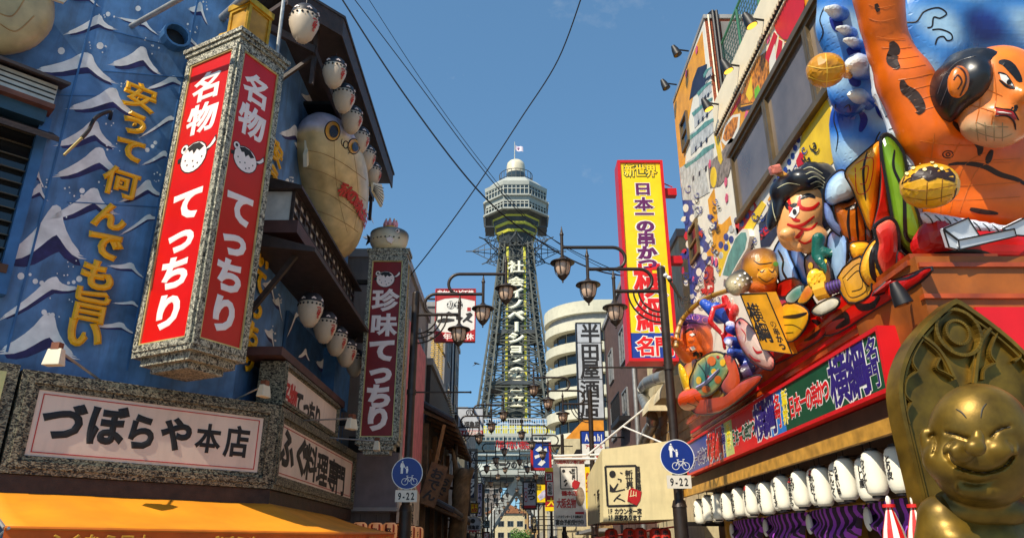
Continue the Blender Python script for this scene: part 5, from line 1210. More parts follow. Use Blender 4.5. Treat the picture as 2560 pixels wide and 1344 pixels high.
# grey sign with round badge and red foot
t, pn, f = fsign('grey_badge_sign', 'grey sign with black round badge and red bottom strip at the second left lamp', 1142, 1018, 1208, 1088, 36, .25, pale_grey, dark_metal, fw=.04, X=-3.4)
rect(pn, f, 1142, 1075, 1208, 1088, red_face, 'red_strip', 0, .012); txt(pn, f, [('24時間営業中', 'h', 1148, 1077, 1204, 1087)], white_face, .05, .014); blob(pn, f, circ(1174, 1031, 9), ink, 'round_badge'); blob(pn, f, circ(1174, 1031, 6.5), pale_grey, 'badge_inner', .012); txt(pn, f, [('凡', 'h', 1169, 1026, 1179, 1036)], ink, .05, .018)
txt(pn, f, [('本店', 'v', 1149, 1050, 1157, 1066), ('福亀家', 'h', 1160, 1053, 1200, 1067)], ink, .06)
t, pn, f = fsign('dark_blue_vertical_sign', 'dark blue vertical sign with white characters on the left', 1161, 1121, 1193, 1250, 48, .4, navy_face, mat('sign_studs', C(120, 110, 96), .5), fw=.18, X=-3.4)
txt(pn, f, [('麻雀クラブ', 'v', 1166, 1126, 1188, 1242)], white_face, .06, .01)
# round bulb-lit sign
t, pn, f = fsign('oval_bulb_sign', 'grey rounded sign ringed by bulbs low on the left', 1162, 1292, 1202, 1326, 34, .2, pale_grey, X=-3.4)
blob(pn, f, [(1162, 1300)] + [(1182 + 21 * math.cos(math.pi - math.pi * k / 10), 1302 - 14 * math.sin(math.pi * k / 10)) for k in range(11)] + [(1202, 1300)], pale_grey, 'arched_top', .0); blob(pn, f, circ(1182, 1301, 6), ink, 'round_badge'); txt(pn, f, [('福亀家', 'h', 1170, 1312, 1198, 1322)], ink, .06); rect(pn, f, 1168, 1324, 1198, 1331, red_face, 'red_strip', -.1, .02)
for k in range(18):
    a_ = math.pi * 2 * k / 18; p = f.pt(*f.uv(1182 + 24 * math.cos(a_), 1310 + 21 * math.sin(a_)), .03); b = MB(); b.ell(p, .05, 7, 5); b.build('bulb', cream_lamp, t, True)
# carved wooden figure (rough mask-like carving) under the signs
p = pY(1152, 1225, 29); prims = [(('e', (p.x, p.y, p.z - .2), (.34, .3, .75)), 0), (('e', (p.x + .05, p.y - .1, p.z + .55), (.24, .24, .3)), 0), (('c', (p.x - .1, p.y, p.z + .2), (p.x - .35, p.y, p.z + 1.5), .16, .07), 0), (('c', (p.x + .15, p.y, p.z + .1), (p.x + .4, p.y - .1, p.z + .75), .14, .12), 0), (('c', (p.x - .15, p.y, p.z - .7), (p.x - .25, p.y, p.z - 1.7), .22, .2), 0), (('c', (p.x + .1, p.y, p.z - .7), (p.x + .05, p.y, p.z - 1.7), .2, .2), 0)]
def carve(v, c): return c * (0.75 + .5 * RNG.random((len(v), 1)))
v, q, cc = sdf_mesh(prims, .07, .12, colors=[C(124, 96, 66)], shade=carve); t = thing('carved_wooden_figure', 'rough carved wooden figure hanging by the left shop fronts', 'carving', (p.x, p.y, p.z - 1.9)); np_mesh('body', v, q, vcol_mat('rough_carving', .8, 0, .3, .5), t, cc); b = MB(); b.bar((p.x, p.y + .1, p.z), (-2.9, p.y + 1, p.z + .3), .1); b.build('wall_bracket', wood, t)
# more left row façades and small signs
for i, (y0, y1, h, m_, lab, xf) in enumerate(((46.2, 58, 9.5, cream_wall, 'cream low building on the left side of the street', -3.6), (58.4, 74, 12, conc, 'grey middle building on the left side of the street', -3.6), (74.5, 96, 10, white_wall, 'white middle building on the left side of the street', -3.8), (97, 130, 9, tan_wall, 'tan farthest building on the left side of the street', -4.5))):
    t = box_building('shop_building', lab, -14, xf, y0, y1, h, m_); L_ = y1 - y0; windows(t, Fr((xf, y0, 0), (0, 1, 0)), [L_ * (k + .5) / 4 for k in range(4)], [3.6 + 2.8 * k for k in range(int((h - 3) / 2.8))], 1.6, 1.3)
    b = MB(); b.box((xf, y0 + .3, 2.5), (xf + 1.0, y1 - .3, 2.65)); b.build('shop_canopy', mid_grey, t)
for i, (u0, v0, u1, v1, Y, m_, s_, lm, lab) in enumerate(((1176, 1256, 1196, 1282, 50, yellow_face, '千成', red_face, 'small yellow and red hanging sign on the left'), (1193, 1206, 1206, 1290, 60, mat('lilac_face', C(196, 190, 220), .5), '串かつ', navy_face, 'narrow lilac vertical sign on the left'), (1208, 1300, 1224, 1318, 52, mat('mint_face', C(190, 214, 210), .5), '酒', ink, 'little pale green sign low on the left'), (1208, 1328, 1224, 1350, 52, red_face, '店', white_face, 'little red sign under the pale green sign'), (1203, 1190, 1212, 1240, 70, white_face, 'すし', ink, 'small white distant vertical sign on the left'))):
    t, pn, f = fsign('hanging_sign', lab, u0, v0, u1, v1, Y, .2, m_, dark_metal, fw=.06, X=-3.6); txt(pn, f, [(s_, 'v', u0 + 3, v0 + 3, u1 - 3, v1 - 3)], lm, .06, .01)

# ---- right row ---------------------------------------------------------------------------
# rounded apartment tower
t = thing('rounded_apartment_tower', 'cream rounded apartment tower with curved balconies behind the grey shop sign', 'building', (14, 98, 0)); ccx, ccy, rad = pY(1420, 900, 96).x + 4.6, 100.5, 7.4; fz_ = lambda v: pY(1440, v, 94).z
def bal(z0, z1, r, name, m, parent=t):
    PLx = Fr((0, 0, 0), (1, 0, 0), (0, 1, 0)); pts = [(ccx - r * math.sin(a), ccy - r * math.cos(a)) for a in [math.pi * (i / 18) * 1.0 - .25 * math.pi * 0 for i in range(0, 19)]]
    pts = [(ccx + r + 10, ccy - r)] + pts + [(ccx + r + 10, ccy + r)]; b = MB(); b.prism(PLx, pts, z0, z1); return b.build(name, m, parent)
zt_ = fz_(800); bal(0, zt_, rad - 1.3, 'core', mat('apartment_core', C(150, 142, 122), .7, var=.15, scale=.4)); 
for k in range(10):
    zz = zt_ - 2.95 * k; bal(zz - 1.25, zz, rad, 'balcony', mat('apartment_cream', C(204, 198, 174), .7, var=.08, scale=.2, dirt=.2))
    for j in range(7):
        a = .12 + .30 * j; px_, py_ = ccx - (rad - 1.25) * math.sin(a), ccy - (rad - 1.25) * math.cos(a)
        f = Fr((px_, py_, zz - 2.9), (math.cos(a), -math.sin(a), 0)); b = MB(); b.fbox(f, -.75, .75, .05, 1.6, -.05, .05); b.build('window', dark_glass, t)
bal(zt_ + .9, zt_ + 2.6, rad + .1, 'roof_parapet', mat('apartment_cream', C(226, 214, 168))); bal(zt_, zt_ + .9, rad - .5, 'roof_band', mid_grey)
# grey liquor shop sign
t, pn, f = fsign('grey_shop_sign', 'tall grey blue sign with five black characters and dark frame', 1443, 806, 1507, 1046, 38, .4, pale_grey, black_paint, fw=.06, X=5.0)
for v0, v1, ch in ((812, 854, '半'), (860, 900, '田'), (902, 945, '屋'), (952, 992, '酒'), (996, 1040, '店')): txt(pn, f, [(ch, 'h', 1452, v0, 1498, v1)], ink, .06)
for v in (856, 947): rect(pn, f, 1443, v - 1, 1507, v + 1, black_paint, 'panel_joint', 0, .006)
# brown building with windows, black balcony
t = box_building('brown_building', 'dark brown building with black balcony behind the yellow sign', 5.0, 13, 28.6, 38.5, 12.8, brown_wall); fR = Fr((5.0, 38.5, 0), (0, -1, 0))
windows(t, fR, (2.4, 6.4), (4.8, 7.4, 10.2), 1.4, 1.5)
b = MB()
for i in range(14): b.bar((4.55, 31.0 + .2 * i, 6.9), (4.55, 31.0 + .2 * i, 7.9), .03)
b.box((4.5, 31, 6.7), (5.0, 33.7, 6.9)); b.bar((4.55, 31, 7.9), (4.55, 33.7, 7.9), .05); b.build('balcony', black_paint, t)
b = MB(); b.tube([(4.9, 28.9, 2), (4.9, 28.9, 12)], .09, 8); b.build('drain_pipe', grey_metal, t, True)
# tan building with duct and round awnings
t = box_building('tan_building', 'cream and tan building with silver duct behind the yellow sign', 5.35, 13, 21.6, 28.5, 11.0, cream_wall)
fR = Fr((5.35, 28.5, 0), (0, -1, 0)); b = MB(); b.fbox(fR, 0, 6.85, 3.4, 6.6, -.05, .05); sd_ = b.build('siding', tan_wall, t)
for k in range(10): b = MB(); b.fbox(fR, 0, 6.85, 3.45 + .32 * k, 3.70 + .32 * k, .05, .07); b.build('siding_board', tan_wall, sd_)
windows(t, fR, (1.6, 3.9), (5.2,), .95, 1.4)
windows(t, Fr((5.35, 21.6, 0), (1, 0, 0)), (1.2,), (9.2,), 1.0, 1.0)
for y, zz in ((25.4, 6.1), (23.2, 6.1)):
    b = MB(); n = 10
    for i in range(n):
        a0, a1 = math.pi / 2 * i / n, math.pi / 2 * (i + 1) / n
        p = lambda a, yy: Vector((5.35 - .75 * math.sin(a), yy, zz + .75 * math.cos(a) - .1)); b.quad(p(a0, y - .6), p(a1, y - .6), p(a1, y + .6), p(a0, y + .6))
    for yy in (y - .6, y + .6): b.add([(5.35, yy, zz - .1)] + [tuple(Vector((5.35 - .75 * math.sin(math.pi / 2 * i / n), yy, zz + .75 * math.cos(math.pi / 2 * i / n) - .1))) for i in range(n + 1)], [tuple(range(n + 2))])
    b.build('round_awning', mat('cream_canvas', C(222, 206, 168), .7, var=.1, dirt=.15), t)
b = MB()
for i in range(9): b.bar((5.1, 22.4 + .35 * i, 7.6), (5.1, 22.4 + .35 * i, 8.6), .03)
b.bar((5.1, 22.2, 8.6), (5.1, 25.4, 8.6), .05); b.box((4.95, 22.2, 7.4), (5.35, 25.4, 7.55)); b.build('balcony', mat('rust_rail', C(110, 60, 44), .6), t)
t = thing('silver_duct', 'silver ventilation duct bending up the tan building', 'duct', tuple(pX(1620, 1140, 5.0)))
dm = mat('duct_steel', C(176, 172, 160), .38, metal=.7, var=.15, scale=5, dirt=.15); pts = [pX(u, v, 4.95) for u, v in ((1606, 1130), (1612, 1095), (1628, 1065), (1631, 1045), (1616, 1010), (1607, 985), (1612, 962), (1630, 950), (1662, 940))]; sp_ = spline(pts, 4)
b = MB(); b.tube(sp_, .21, 14); b.build('pipe', dm, t, True)
for i in range(2, len(sp_), 4): b = MB(); d_ = (sp_[min(i + 1, len(sp_) - 1)] - sp_[i - 1]).normalized() * .03; b.tube([sp_[i] - d_, sp_[i] + d_], .225, 14); b.build('clamp_ring', grey_metal, t, True)
# cream box sign with brush lettering
t = thing('cream_box_sign', 'large cream box sign with framed brush characters and red seal beside the right traffic sign', 'signboard', tuple(pY(1600, 1310, 18.6))); fY = Fr((0, 18.6, 0), (1, 0, 0))
cf = mat('cream_vinyl', C(222, 206, 156), .6, var=.06, dirt=.15, streak=True); P_ = lambda u, v, d=0: fY.pt(*fY.uv(u, v), d)
A, B_2, C_, D_ = P_(1505, 1122), P_(1700, 1098), P_(1702, 1296), P_(1509, 1302); dep = Vector((-.05, 3.4, 0)); kk = [A, B_2, C_, D_]
b = MB(); b.hexa([D_, C_, C_ + dep, D_ + dep, A, B_2, B_2 + dep + Vector((0, 0, .2)), A + dep - Vector((0, 0, .35))]); pn = b.build('box', cf, t)
# black brush frame
b = MB()
for i, (a_, c_) in enumerate((((1513, 1165), (1590, 1163)), ((1590, 1163), (1592, 1262)), ((1592, 1262), (1519, 1264)), ((1519, 1264), (1513, 1165)))):
    stroke2(b, fY, [fY.uv(*a_), fY.uv(*c_)], .05, .006 + .001 * i)
b.build('brush_frame', ink, pn)
blob(pn, fY, circ(1531, 1184, 8, 9), ink, 'brush_dot', .008); blob(pn, fY, [(1524, 1208), (1534, 1220), (1544, 1206), (1546, 1208), (1537, 1226), (1524, 1228)], ink, 'brush_stroke', .008)
b = MB()
for pts in ([(1550, 1180), (1556, 1183)], [(1544, 1196), (1553, 1198), (1551, 1204)], [(1528, 1228), (1540, 1227), (1562, 1222)], [(1551, 1234), (1540, 1244), (1534, 1252)], [(1542, 1244), (1552, 1247), (1562, 1252)]): stroke2(b, fY, [fY.uv(*q) for q in pts], .028, .007)
b.build('brush_line', ink, pn); txt(pn, fY, [('新世界', 'v', 1564, 1174, 1582, 1222)], ink, .04, .008)
blob(pn, fY, [(1572, 1224), (1580, 1218), (1604, 1228), (1600, 1250), (1592, 1262), (1568, 1252)], red_face, 'red_seal', .011)
b = MB()
for k in range(3): stroke2(b, fY, [fY.uv(1578 + 6 * k, 1224 + 2 * k), fY.uv(1576 + 7 * k, 1240)], .018, .015)
stroke2(b, fY, [fY.uv(1574, 1240), fY.uv(1590, 1236)], .018, .0165); b.build('seal_marks', cf, pn)
txt(pn, fY, [('商標登録', 'v', 1593, 1164, 1601, 1228), ('1F', 'l', 1519, 1270, 1532, 1283), ('カウンター席', 'h', 1536, 1270, 1604, 1284), ('2F', 'l', 1520, 1286, 1532, 1299), ('座敷あります', 'h', 1536, 1286, 1604, 1300)], ink, .05, .008)
fX = Fr((A.x + .0, 18.6, 0), (0, -1, 0)); fX = Fr((D_.x, 18.6, 0), (0, -1, 0)); b = MB(); b.frame(fX, -2.4, -1.5, 1.95, 3.0, .04, .0, .012); letters(b, vtext('新世界', -.9, 3.05, 2.1, .5) + vtext('串かつ', -1.95, 2.9, 2.05, .5), fX, .004, .004, .05); b.build('side_lettering', ink, pn)
b = MB(); b.bar((C_.x, 18.9, 2.2), (5.2, 18.9, 2.2), .1); b.bar((B_2.x, 18.9, 3.4), (5.2, 18.9, 3.4), .1); b.build('wall_bracket', dark_metal, t)
# white support arms and hanging banner
t = thing('white_support_arms', 'white diagonal support arms holding the hanging banner', 'frame', tuple(pY(1470, 1140, 22.5))); wp = mat('white_tube', C(226, 222, 214), .45, var=.05)
p1, p2, p3, p4 = pY(1468, 1137, 22.5), pX(1634, 1002, 5.3), pY(1700, 1124, 22.2), pY(1383, 1139, 22.6)
for a_, c_ in ((p1, p2), (p4, Vector((5.3, 22.6, p4.z + .12))), (pY(1384, 1146, 22.55), Vector((4.2, 22.5, pY(1384, 1146, 22.55).z)))): b = MB(); b.tube([a_, c_], .035, 8); b.build('tube', wp, t, True)
mid_ = p1.lerp(p2, .48); b = MB(); b.tube([mid_, Vector((4.6, 22.4, p3.z + .2))], .028, 8); b.build('tube', wp, t, True)
t, pn, f = fsign('hanging_cloth_banner', 'white hanging cloth banner with red heading, black brush frame and red seal', 1384, 1150, 1464, 1315, 22.6, .02, mat('white_cloth', C(222, 216, 204), .8, var=.14, scale=2.5, bump=.5, bscale=6, dirt=.1), None, 'banner')
rect(pn, f, 1384, 1142, 1464, 1152, mat('pinkish_strip', C(226, 190, 170), .7), 'heading_strip', -.02, .006); txt(pn, f, [('元祖串カツ専門店', 'h', 1388, 1146, 1460, 1158)], red_face, .06, .008)
b = MB()
for i, (a_, c_) in enumerate((((1400, 1166), (1442, 1166)), ((1442, 1166), (1443, 1220)), ((1443, 1220), (1402, 1221)), ((1402, 1221), (1400, 1166)))): stroke2(b, f, [f.uv(*a_), f.uv(*c_)], .03, .006 + .001 * i)
for pts in ([(1410, 1204), (1416, 1198)], [(1412, 1214), (1418, 1206)], [(1424, 1176), (1428, 1182)]): stroke2(b, f, [f.uv(*q) for q in pts], .05, .009)
b.build('brush_frame', ink, pn); blob(pn, f, circ(1409, 1176, 4), ink, 'brush_dot', .008); txt(pn, f, [('新世界', 'v', 1429, 1170, 1438, 1198)], ink, .04, .008); blob(pn, f, [(1430, 1206), (1436, 1198), (1450, 1204), (1446, 1218), (1438, 1222), (1430, 1216)], red_face, 'red_seal', .012)
txt(pn, f, [('鶴本店', 'h', 1404, 1226, 1444, 1238), ('大阪名物', 'h', 1392, 1246, 1440, 1268)], red_face, .06, .008)
blob(pn, f, circ(1450, 1240, 11, 24), mat('sepia_print', C(150, 128, 104), .8, var=.3, scale=9), 'printed_portrait', .006); txt(pn, f, [('1Fカウンター2F座敷あり', 'h', 1390, 1287, 1458, 1294), ('宴会予約受付中', 'h', 1389, 1298, 1460, 1311)], ink, .05, .008)
rect(pn, f, 1438, 1278, 1460, 1284, red_face, 'printed_ribbon', 0, .006)
# beer sign
t, pn, f = fsign('blue_white_beer_sign', 'blue and white beer sign below the grey shop sign', 1453, 1076, 1513, 1160, 33, .35, white_face, dark_metal, fw=.03, X=5.0)
rect(pn, f, 1453, 1076, 1513, 1108, blue_face, 'blue_field', 0, .008); txt(pn, f, [('Asahi', 'l', 1462, 1083, 1506, 1102)], white_face, .05, .012); txt(pn, f, [('アサヒビール', 'h', 1464, 1111, 1506, 1120)], mat('deep_red_letter', C(190, 26, 34)), .05, .008); txt(pn, f, [('関', 'h', 1490, 1136, 1508, 1156)], mat('deep_red_letter', C(190, 26, 34)), .05, .008)
# orange gable and ochre building behind the beer sign
t = box_building('ochre_building', 'ochre gabled building behind the hanging banner', 3.5, 9, 50, 60, 8.6, cream_wall, False); b = MB(); b.prism(Fr((0, 50, 0), (1, 0, 0)), [(3.6, 8.6), (6.2, 8.6), (6.2, 10.9), (4.7, 9.7)], -6, .0); b.build('gable_roof', orange_wall, t); b = MB(); b.prism(Fr((0, 50, 0), (1, 0, 0)), [(4.0, 6.2), (5.2, 6.2), (5.2, 7.4), (4.9, 7.9), (4.3, 7.9), (4.0, 7.4)], -.05, .05); b.build('arched_window', dark_metal, t)
# blue sign with red bulbs
t, pn, f = fsign('blue_bulb_sign', 'blue sign with white brush characters and red bulb border', 1327, 1100, 1378, 1174, 44, .4, blue_face, red_face, fw=.14, X=3.6)
for pts in ([(1338, 1124), (1350, 1114), (1358, 1122), (1348, 1130)], [(1352, 1128), (1366, 1118), (1368, 1130), (1358, 1136)], [(1336, 1138), (1350, 1134), (1352, 1140), (1338, 1146)], [(1344, 1160), (1356, 1146), (1364, 1154), (1354, 1164)]): blob(pn, f, pts, white_face, 'brush_stroke', .01)
for k in range(16):
    p = f.pt(*f.uv(1330 + 3 * k if k < 16 else 0, 1102), .05); b = MB(); b.ell(p, .07, 6, 5); b.build('bulb', white_face, t)
# poster cluster
t, pn, f = fsign('red_yellow_poster', 'red poster panel with yellow ends and white captions behind the hanging banner', 1363, 1168, 1390, 1276, 30, .1, red_face, X=4.0)
rect(pn, f, 1363, 1168, 1390, 1178, yellow_face, 'yellow_end'); rect(pn, f, 1363, 1266, 1390, 1276, yellow_face, 'yellow_end'); rect(pn, f, 1365, 1182, 1380, 1200, white_face, 'caption', 0, .006); rect(pn, f, 1368, 1204, 1382, 1238, white_face, 'caption', 0, .006); txt(pn, f, [('新世界', 'v', 1366, 1183, 1379, 1199), ('大阪名物', 'v', 1370, 1206, 1380, 1236)], ink, .05, .01); txt(pn, f, [('大', 'h', 1368, 1244, 1388, 1264)], yellow_face, .08, .01)
t, pn, f = fsign('white_price_sign', 'white vertical skewer sign with large brush characters', 1307, 1202, 1342, 1272, 46, .3, pale_grey, dark_metal, fw=.08, X=3.8); txt(pn, f, [('串かつ', 'v', 1320, 1206, 1337, 1250)], ink, .07, .01); txt(pn, f, [('一〇〇', 'v', 1311, 1214, 1318, 1254)], red_face, .05, .01); rect(pn, f, 1307, 1262, 1342, 1272, red_face, 'red_strip', 0, .01)
t, pn, f = fsign('yellow_photo_sign', 'yellow sign with a food photograph and black character', 1340, 1207, 1366, 1256, 34, .2, yellow_face, dark_metal, fw=.04, X=4.2); txt(pn, f, [('田', 'h', 1342, 1212, 1353, 1224)], ink, .05, .01); blob(pn, f, [(1344, 1240), (1356, 1226), (1365, 1222), (1365, 1240), (1350, 1250)], mat('food_print', C(196, 190, 214), .5, var=.3, scale=6), 'food_photo')
t, pn, f = fsign('yellow_narrow_sign', 'narrow yellow edged poster behind the cloth banner', 1463, 1166, 1476, 1270, 30, .1, yellow_face, X=4.6); txt(pn, f, [('串かつ', 'v', 1465, 1180, 1475, 1240)], red_face, .05, .01)
# right row of façades
for i, (y0, y1, h, m_, lab, xf) in enumerate(((39, 49.5, 6.4, tan_wall, 'low tan shop building on the right side of the street', 5.0), (60.5, 76, 8, conc, 'grey low building on the right side of the street', 4.2), (77, 92, 9.5, white_wall, 'white block on the right side of the street', 4.2), (112, 132, 8, cream_wall, 'farthest cream block on the right side of the street', 4.6))):
    t = box_building('shop_building', lab, xf, 14, y0, y1, h, m_); L_ = y1 - y0; windows(t, Fr((xf, y1, 0), (0, -1, 0)), [L_ * (k + .5) / 4 for k in range(4)], [3.6 + 2.8 * k for k in range(max(1, int((h - 3) / 2.8)))], 1.6, 1.3); b = MB(); b.box((xf - 1.0, y0 + .3, 2.5), (xf, y1 - .3, 2.65)); b.build('shop_canopy', mid_grey, t)
for i, (u0, v0, u1, v1, Y, m_, s_, lm, lab) in enumerate(((1321, 1284, 1328, 1318, 60, blue_face, '酒', white_face, 'narrow blue sign low on the right'), (1330, 1290, 1340, 1330, 54, cream_wall, 'ゆば', ink, 'narrow cream vertical sign low on the right'))):
    t, pn, f = fsign('hanging_sign', lab, u0, v0, u1, v1, Y, .2, m_, dark_metal, fw=.06, X=4.2); txt(pn, f, [(s_, 'v', u0 + 2, v0 + 3, u1 - 2, v1 - 3)], lm, .06, .01)
# red awning and red lanterns below the cream box sign
t = thing('red_awning', 'faded red shop awning at the lower edge on the right', 'awning', (3.4, 22, 1.4)); b = MB(); b.hexa([(2.2, 20.2, 1.85), (4.9, 20.2, 2.25), (4.9, 25, 2.25), (2.0, 25, 1.85), (2.2, 20.2, 1.88), (4.9, 20.2, 2.29), (4.9, 25, 2.29), (2.0, 25, 1.88)]); b.build('canopy', mat('faded_red_canvas', C(196, 60, 50), .75, var=.12, dirt=.15), t); b = MB(); b.box((2.0, 20.2, 1.55), (2.03, 25, 1.86)); b.build('valance', mat('faded_red_canvas', C(196, 60, 50)), t); b = MB(); b.tube([(2.3, 20.25, 0.1), (2.3, 20.25, 1.86)], .03, 8); b.build('post', grey_metal, t)
lan_red = mat('red_lantern_paper', C(196, 40, 22), .55, var=.12)
for i, (u, Y) in enumerate(((1528, 19.6), (1573, 19.2), (1600, 19.1), (1640, 19.0), (1660, 19.0))):
    p = pY(u, 1326, Y); paper_lantern('red_paper_lantern', '%s red paper lantern under the cream box sign, counted from the street' % ords[i], (p.x, p.y, 1.92), .17, .36, lan_red, black_paint, 'red lanterns under the cream box sign', [('串', 0, .14, .02, .13, 0), ('焼', 0, .0, -.12, .13, 0)])
# yellow red-framed hanging sign
SY = 20.6; t = thing('yellow_hanging_sign', 'tall yellow hanging sign with purple and red characters in a red frame', 'sign', tuple(pY(1625, 905, SY))); f = Fr((0, SY, 0), (1, 0, 0)); vm = 650; xa, xb = f.uv(1557, vm)[0], f.uv(1676, vm)[0]; ya, yb = f.uv(1630, 903)[1], f.uv(1600, 402)[1]
rf_ = mat('bright_red_frame', C(200, 14, 26), .4, var=.06); b = MB(); b.fbox(f, xa, xb, ya, yb, -.62, -.02); b.build('box', rf_, t); b = MB(); b.frame(f, xa, xb, ya, yb, .09, -.02, .05); b.build('frame', rf_, t)
b = MB(); b.fbox(f, xa + .09, xb - .09, ya + .09, yb - .09, -.02, .006); pn = b.build('panel', yellow_face, t); b = MB(); yb2 = f.uv(1635, 832)[1]; b.fbox(f, xa + .09, xb - .09, ya + .09, yb2, 0, .010); b.build('blue_field', blue_face, pn)
purple = mat('purple_print', C(98, 22, 92), .45); red_pr = mat('bright_red_print', C(214, 16, 22), .45); green_pr = mat('dark_green_print', C(10, 60, 40), .45); xm = lambda v: (xa + xb) / 2 + (.03)
def otxt(items, m, o, b1, b2, nm='lettering'):
    b = MB(); letters(b, items, f, .003, .013, b2); b.build(nm + '_outline', o, pn); b = MB(); letters(b, items, f, .004, .018, b1); b.build(nm, m, pn)
y_ = lambda v: f.uv(1625, v)[1]; W = xb - xa
otxt(htext('新世界', xa + W * .15, xb - W * .15, y_(428), .40), yellow_face, green_pr, .05, .16)
otxt([(c, xm(0), y_(v), W * .36, h) for c, v, h in zip('日本一の串かつ', (473, 511, 526 + 10, 566, 598, 632, 660), (.40, .42, .40, .38, .42, .40, .36))], purple, white_face, .08, .16)
otxt([('横', xm(0) + .02, y_(703), W * .60, .98), ('綱', xm(0) + .02, y_(787), W * .60, .96)], red_pr, white_face, .055, .11)
otxt(htext('名門', xa + W * .18, xb - W * .08, y_(866), .52), red_pr, white_face, .07, .16)
for v in (475, 645): b = MB(); b.box((xb - .02, SY + .1, y_(v) - .12), (5.2, SY + .36, y_(v) + .12)); b.build('wall_arm', rf_, t)
b = MB(); b.tube([(xa + .2, SY + .3, yb), (5.1, SY + .2, pX(1750, 312, 5.1).z)], .02, 6); b.build('stay_wire', rf_, t)
# far end: houses, tree
for i, (x0, x1, y0, h, m_, lab) in enumerate(((-7, 3.5, 215, 11, cream_wall, 'cream house seen under the tower'), (2.5, 12, 240, 31, tan_wall, 'tan block seen under the tower'), (-16, -4, 260, 33, conc, 'white block left under the tower'), (8, 22, 270, 36, white_wall, 'grey block right under the tower'))):
    t = box_building('distant_house', lab, x0, x1, y0, y0 + 12, h, m_); windows(t, Fr((x0, y0, 0), (1, 0, 0)), [(x1 - x0) * (k + .5) / 4 for k in range(4)], [2.5 + 3 * k for k in range(int(h / 3))], 1.6, 1.4)
    if i == 0: b = MB(); b.prism(Fr((x0, y0 - .5, h), (1, 0, 0)), [(-.6, .25), (x1 - x0 + .6, .25), ((x1 - x0) / 2, 3.2)], -13, 0); b.build('roof', mat('terracotta_roof', C(150, 96, 60), .7, var=.2), t)
leaf = mat('leaf_green', (0.10, 0.22, 0.03, 1), .6, var=.45, scale=1.5)
p = pY(1302, 1332, 150); t = thing('street_tree', 'bright green street tree at the far end under the tower', 'tree', (p.x, p.y, 0)); b = MB(); b.tube([(p.x, p.y, 0), (p.x, p.y, 2.2), (p.x + .3, p.y, 4)], [.2, .15, .06], 8)
for k in range(6): a = k * 1.05; b.tube([(p.x, p.y, 1.9 + .2 * k), (p.x + 1.1 * math.cos(a), p.y + 1.1 * math.sin(a), 3.2 + .2 * k)], [.08, .02], 6)
b.build('trunk', wood, t, True); b = MB()
for k in range(1500):
    d = Vector(RNG.normal(size=3)).normalized(); cl = Vector((math.sin(k % 9 * 2.1) * 1.1, math.cos(k % 9 * 1.7) * 1.1, math.sin(k % 9 * .9) * .9 + 3.6)); q = cl + d * (RNG.random() ** .4) * 1.25 + Vector((p.x, p.y, 0)); a_, c_, n_ = frame3(Vector(RNG.normal(size=3))); s_ = .13 + .1 * RNG.random(); b.add([q - a_ * s_, q + c_ * s_ * .6, q + a_ * s_, q - c_ * s_ * .6], [(0, 1, 2, 3)])
tag(b.build('crown', leaf, t), kind='stuff')

# ================================================================== skewer restaurant building on the right
wall_white = mat('mural_white', C(240, 232, 214), .5, var=.05, dirt=.08, streak=True)
cream_band = mat('cream_band', C(250, 232, 196), .5, var=.04)
mural_or = mat('mural_orange', C(238, 160, 20), .45, var=.16, scale=2.5); mural_red = mat('mural_red', C(212, 18, 26), .45, var=.06); mural_blue = mat('mural_blue', C(34, 62, 146), .45, var=.35, scale=7)
mural_grey = mat('mural_grey', C(196, 196, 192), .5, var=.25, scale=5); mural_teal = mat('mural_teal', C(96, 150, 140), .5, var=.25, scale=5); mural_navy = mat('mural_navy', C(36, 40, 66), .5, var=.3); mural_yel = mat('mural_yellow', C(246, 200, 24), .45, var=.14, scale=2); mural_stone = mat('mural_stone', C(142, 128, 118), .6, var=.4, scale=8); mural_pink = mat('mural_pink', C(226, 96, 130), .5, var=.15); mural_food = mat('mural_food', C(206, 124, 26), .5, var=.55, scale=9)
ledge_or = mat('orange_varnished_wood', C(176, 72, 12), .38, var=.3, scale=3, dirt=.15, coat=.4)
brown_sid = mat('brown_siding', C(92, 58, 32), .6, var=.25, scale=4, dirt=.2); ochre_wood = mat('ochre_wood', C(200, 146, 56), .5, var=.25, scale=5)
WX = 5.2; YF = 20.0; YT = 16.1; YN = 8.9
MW = Fr((WX, YF, 0), (0, -1, 0))
BR = thing('mural_restaurant_building', 'restaurant building on the right covered with a colourful mural', 'building', (8, 14, 0))
b = MB(); b.box((WX, YN, 3.0), (13, YT, 12.25)); b.build('near_block', wall_white, BR); b = MB(); b.box((WX, YT, 3.0), (13, YF, 15.0)); b.build('tall_block', wall_white, BR)
brick = hammered('brick_side', C(120, 52, 30), C(166, 82, 46), 9, 0, .8, (1, 1, 4)); b = MB(); b.box((WX + .02, YT - .03, 12.25), (13, YT, 15.0)); b.build('brick_side_wall', brick, BR); b = MB(); b.box((WX - .03, YT - .08, 15.0), (13, YF + .05, 15.12)); b.build('roof_coping', mid_grey, BR)
b = MB(); b.box((5.62, YT - .06, 12.25), (6.9, YT - .03, 14.9)); b.build('grey_side_panel', conc, BR)
for x in (5.42, 5.52): b = MB(); b.tube([(x, YT - .12, 12.2), (x, YT - .12, 15.2), (x, YT + .2, 15.35)], .045, 8); b.build('black_pipe', black_paint, BR, True)
b = MB(); b.tube([(5.3, YT - .08, 12.2), (5.3, YT - .08, 15.1)], .02, 6); b.build('white_conduit', cream_band, BR, True)
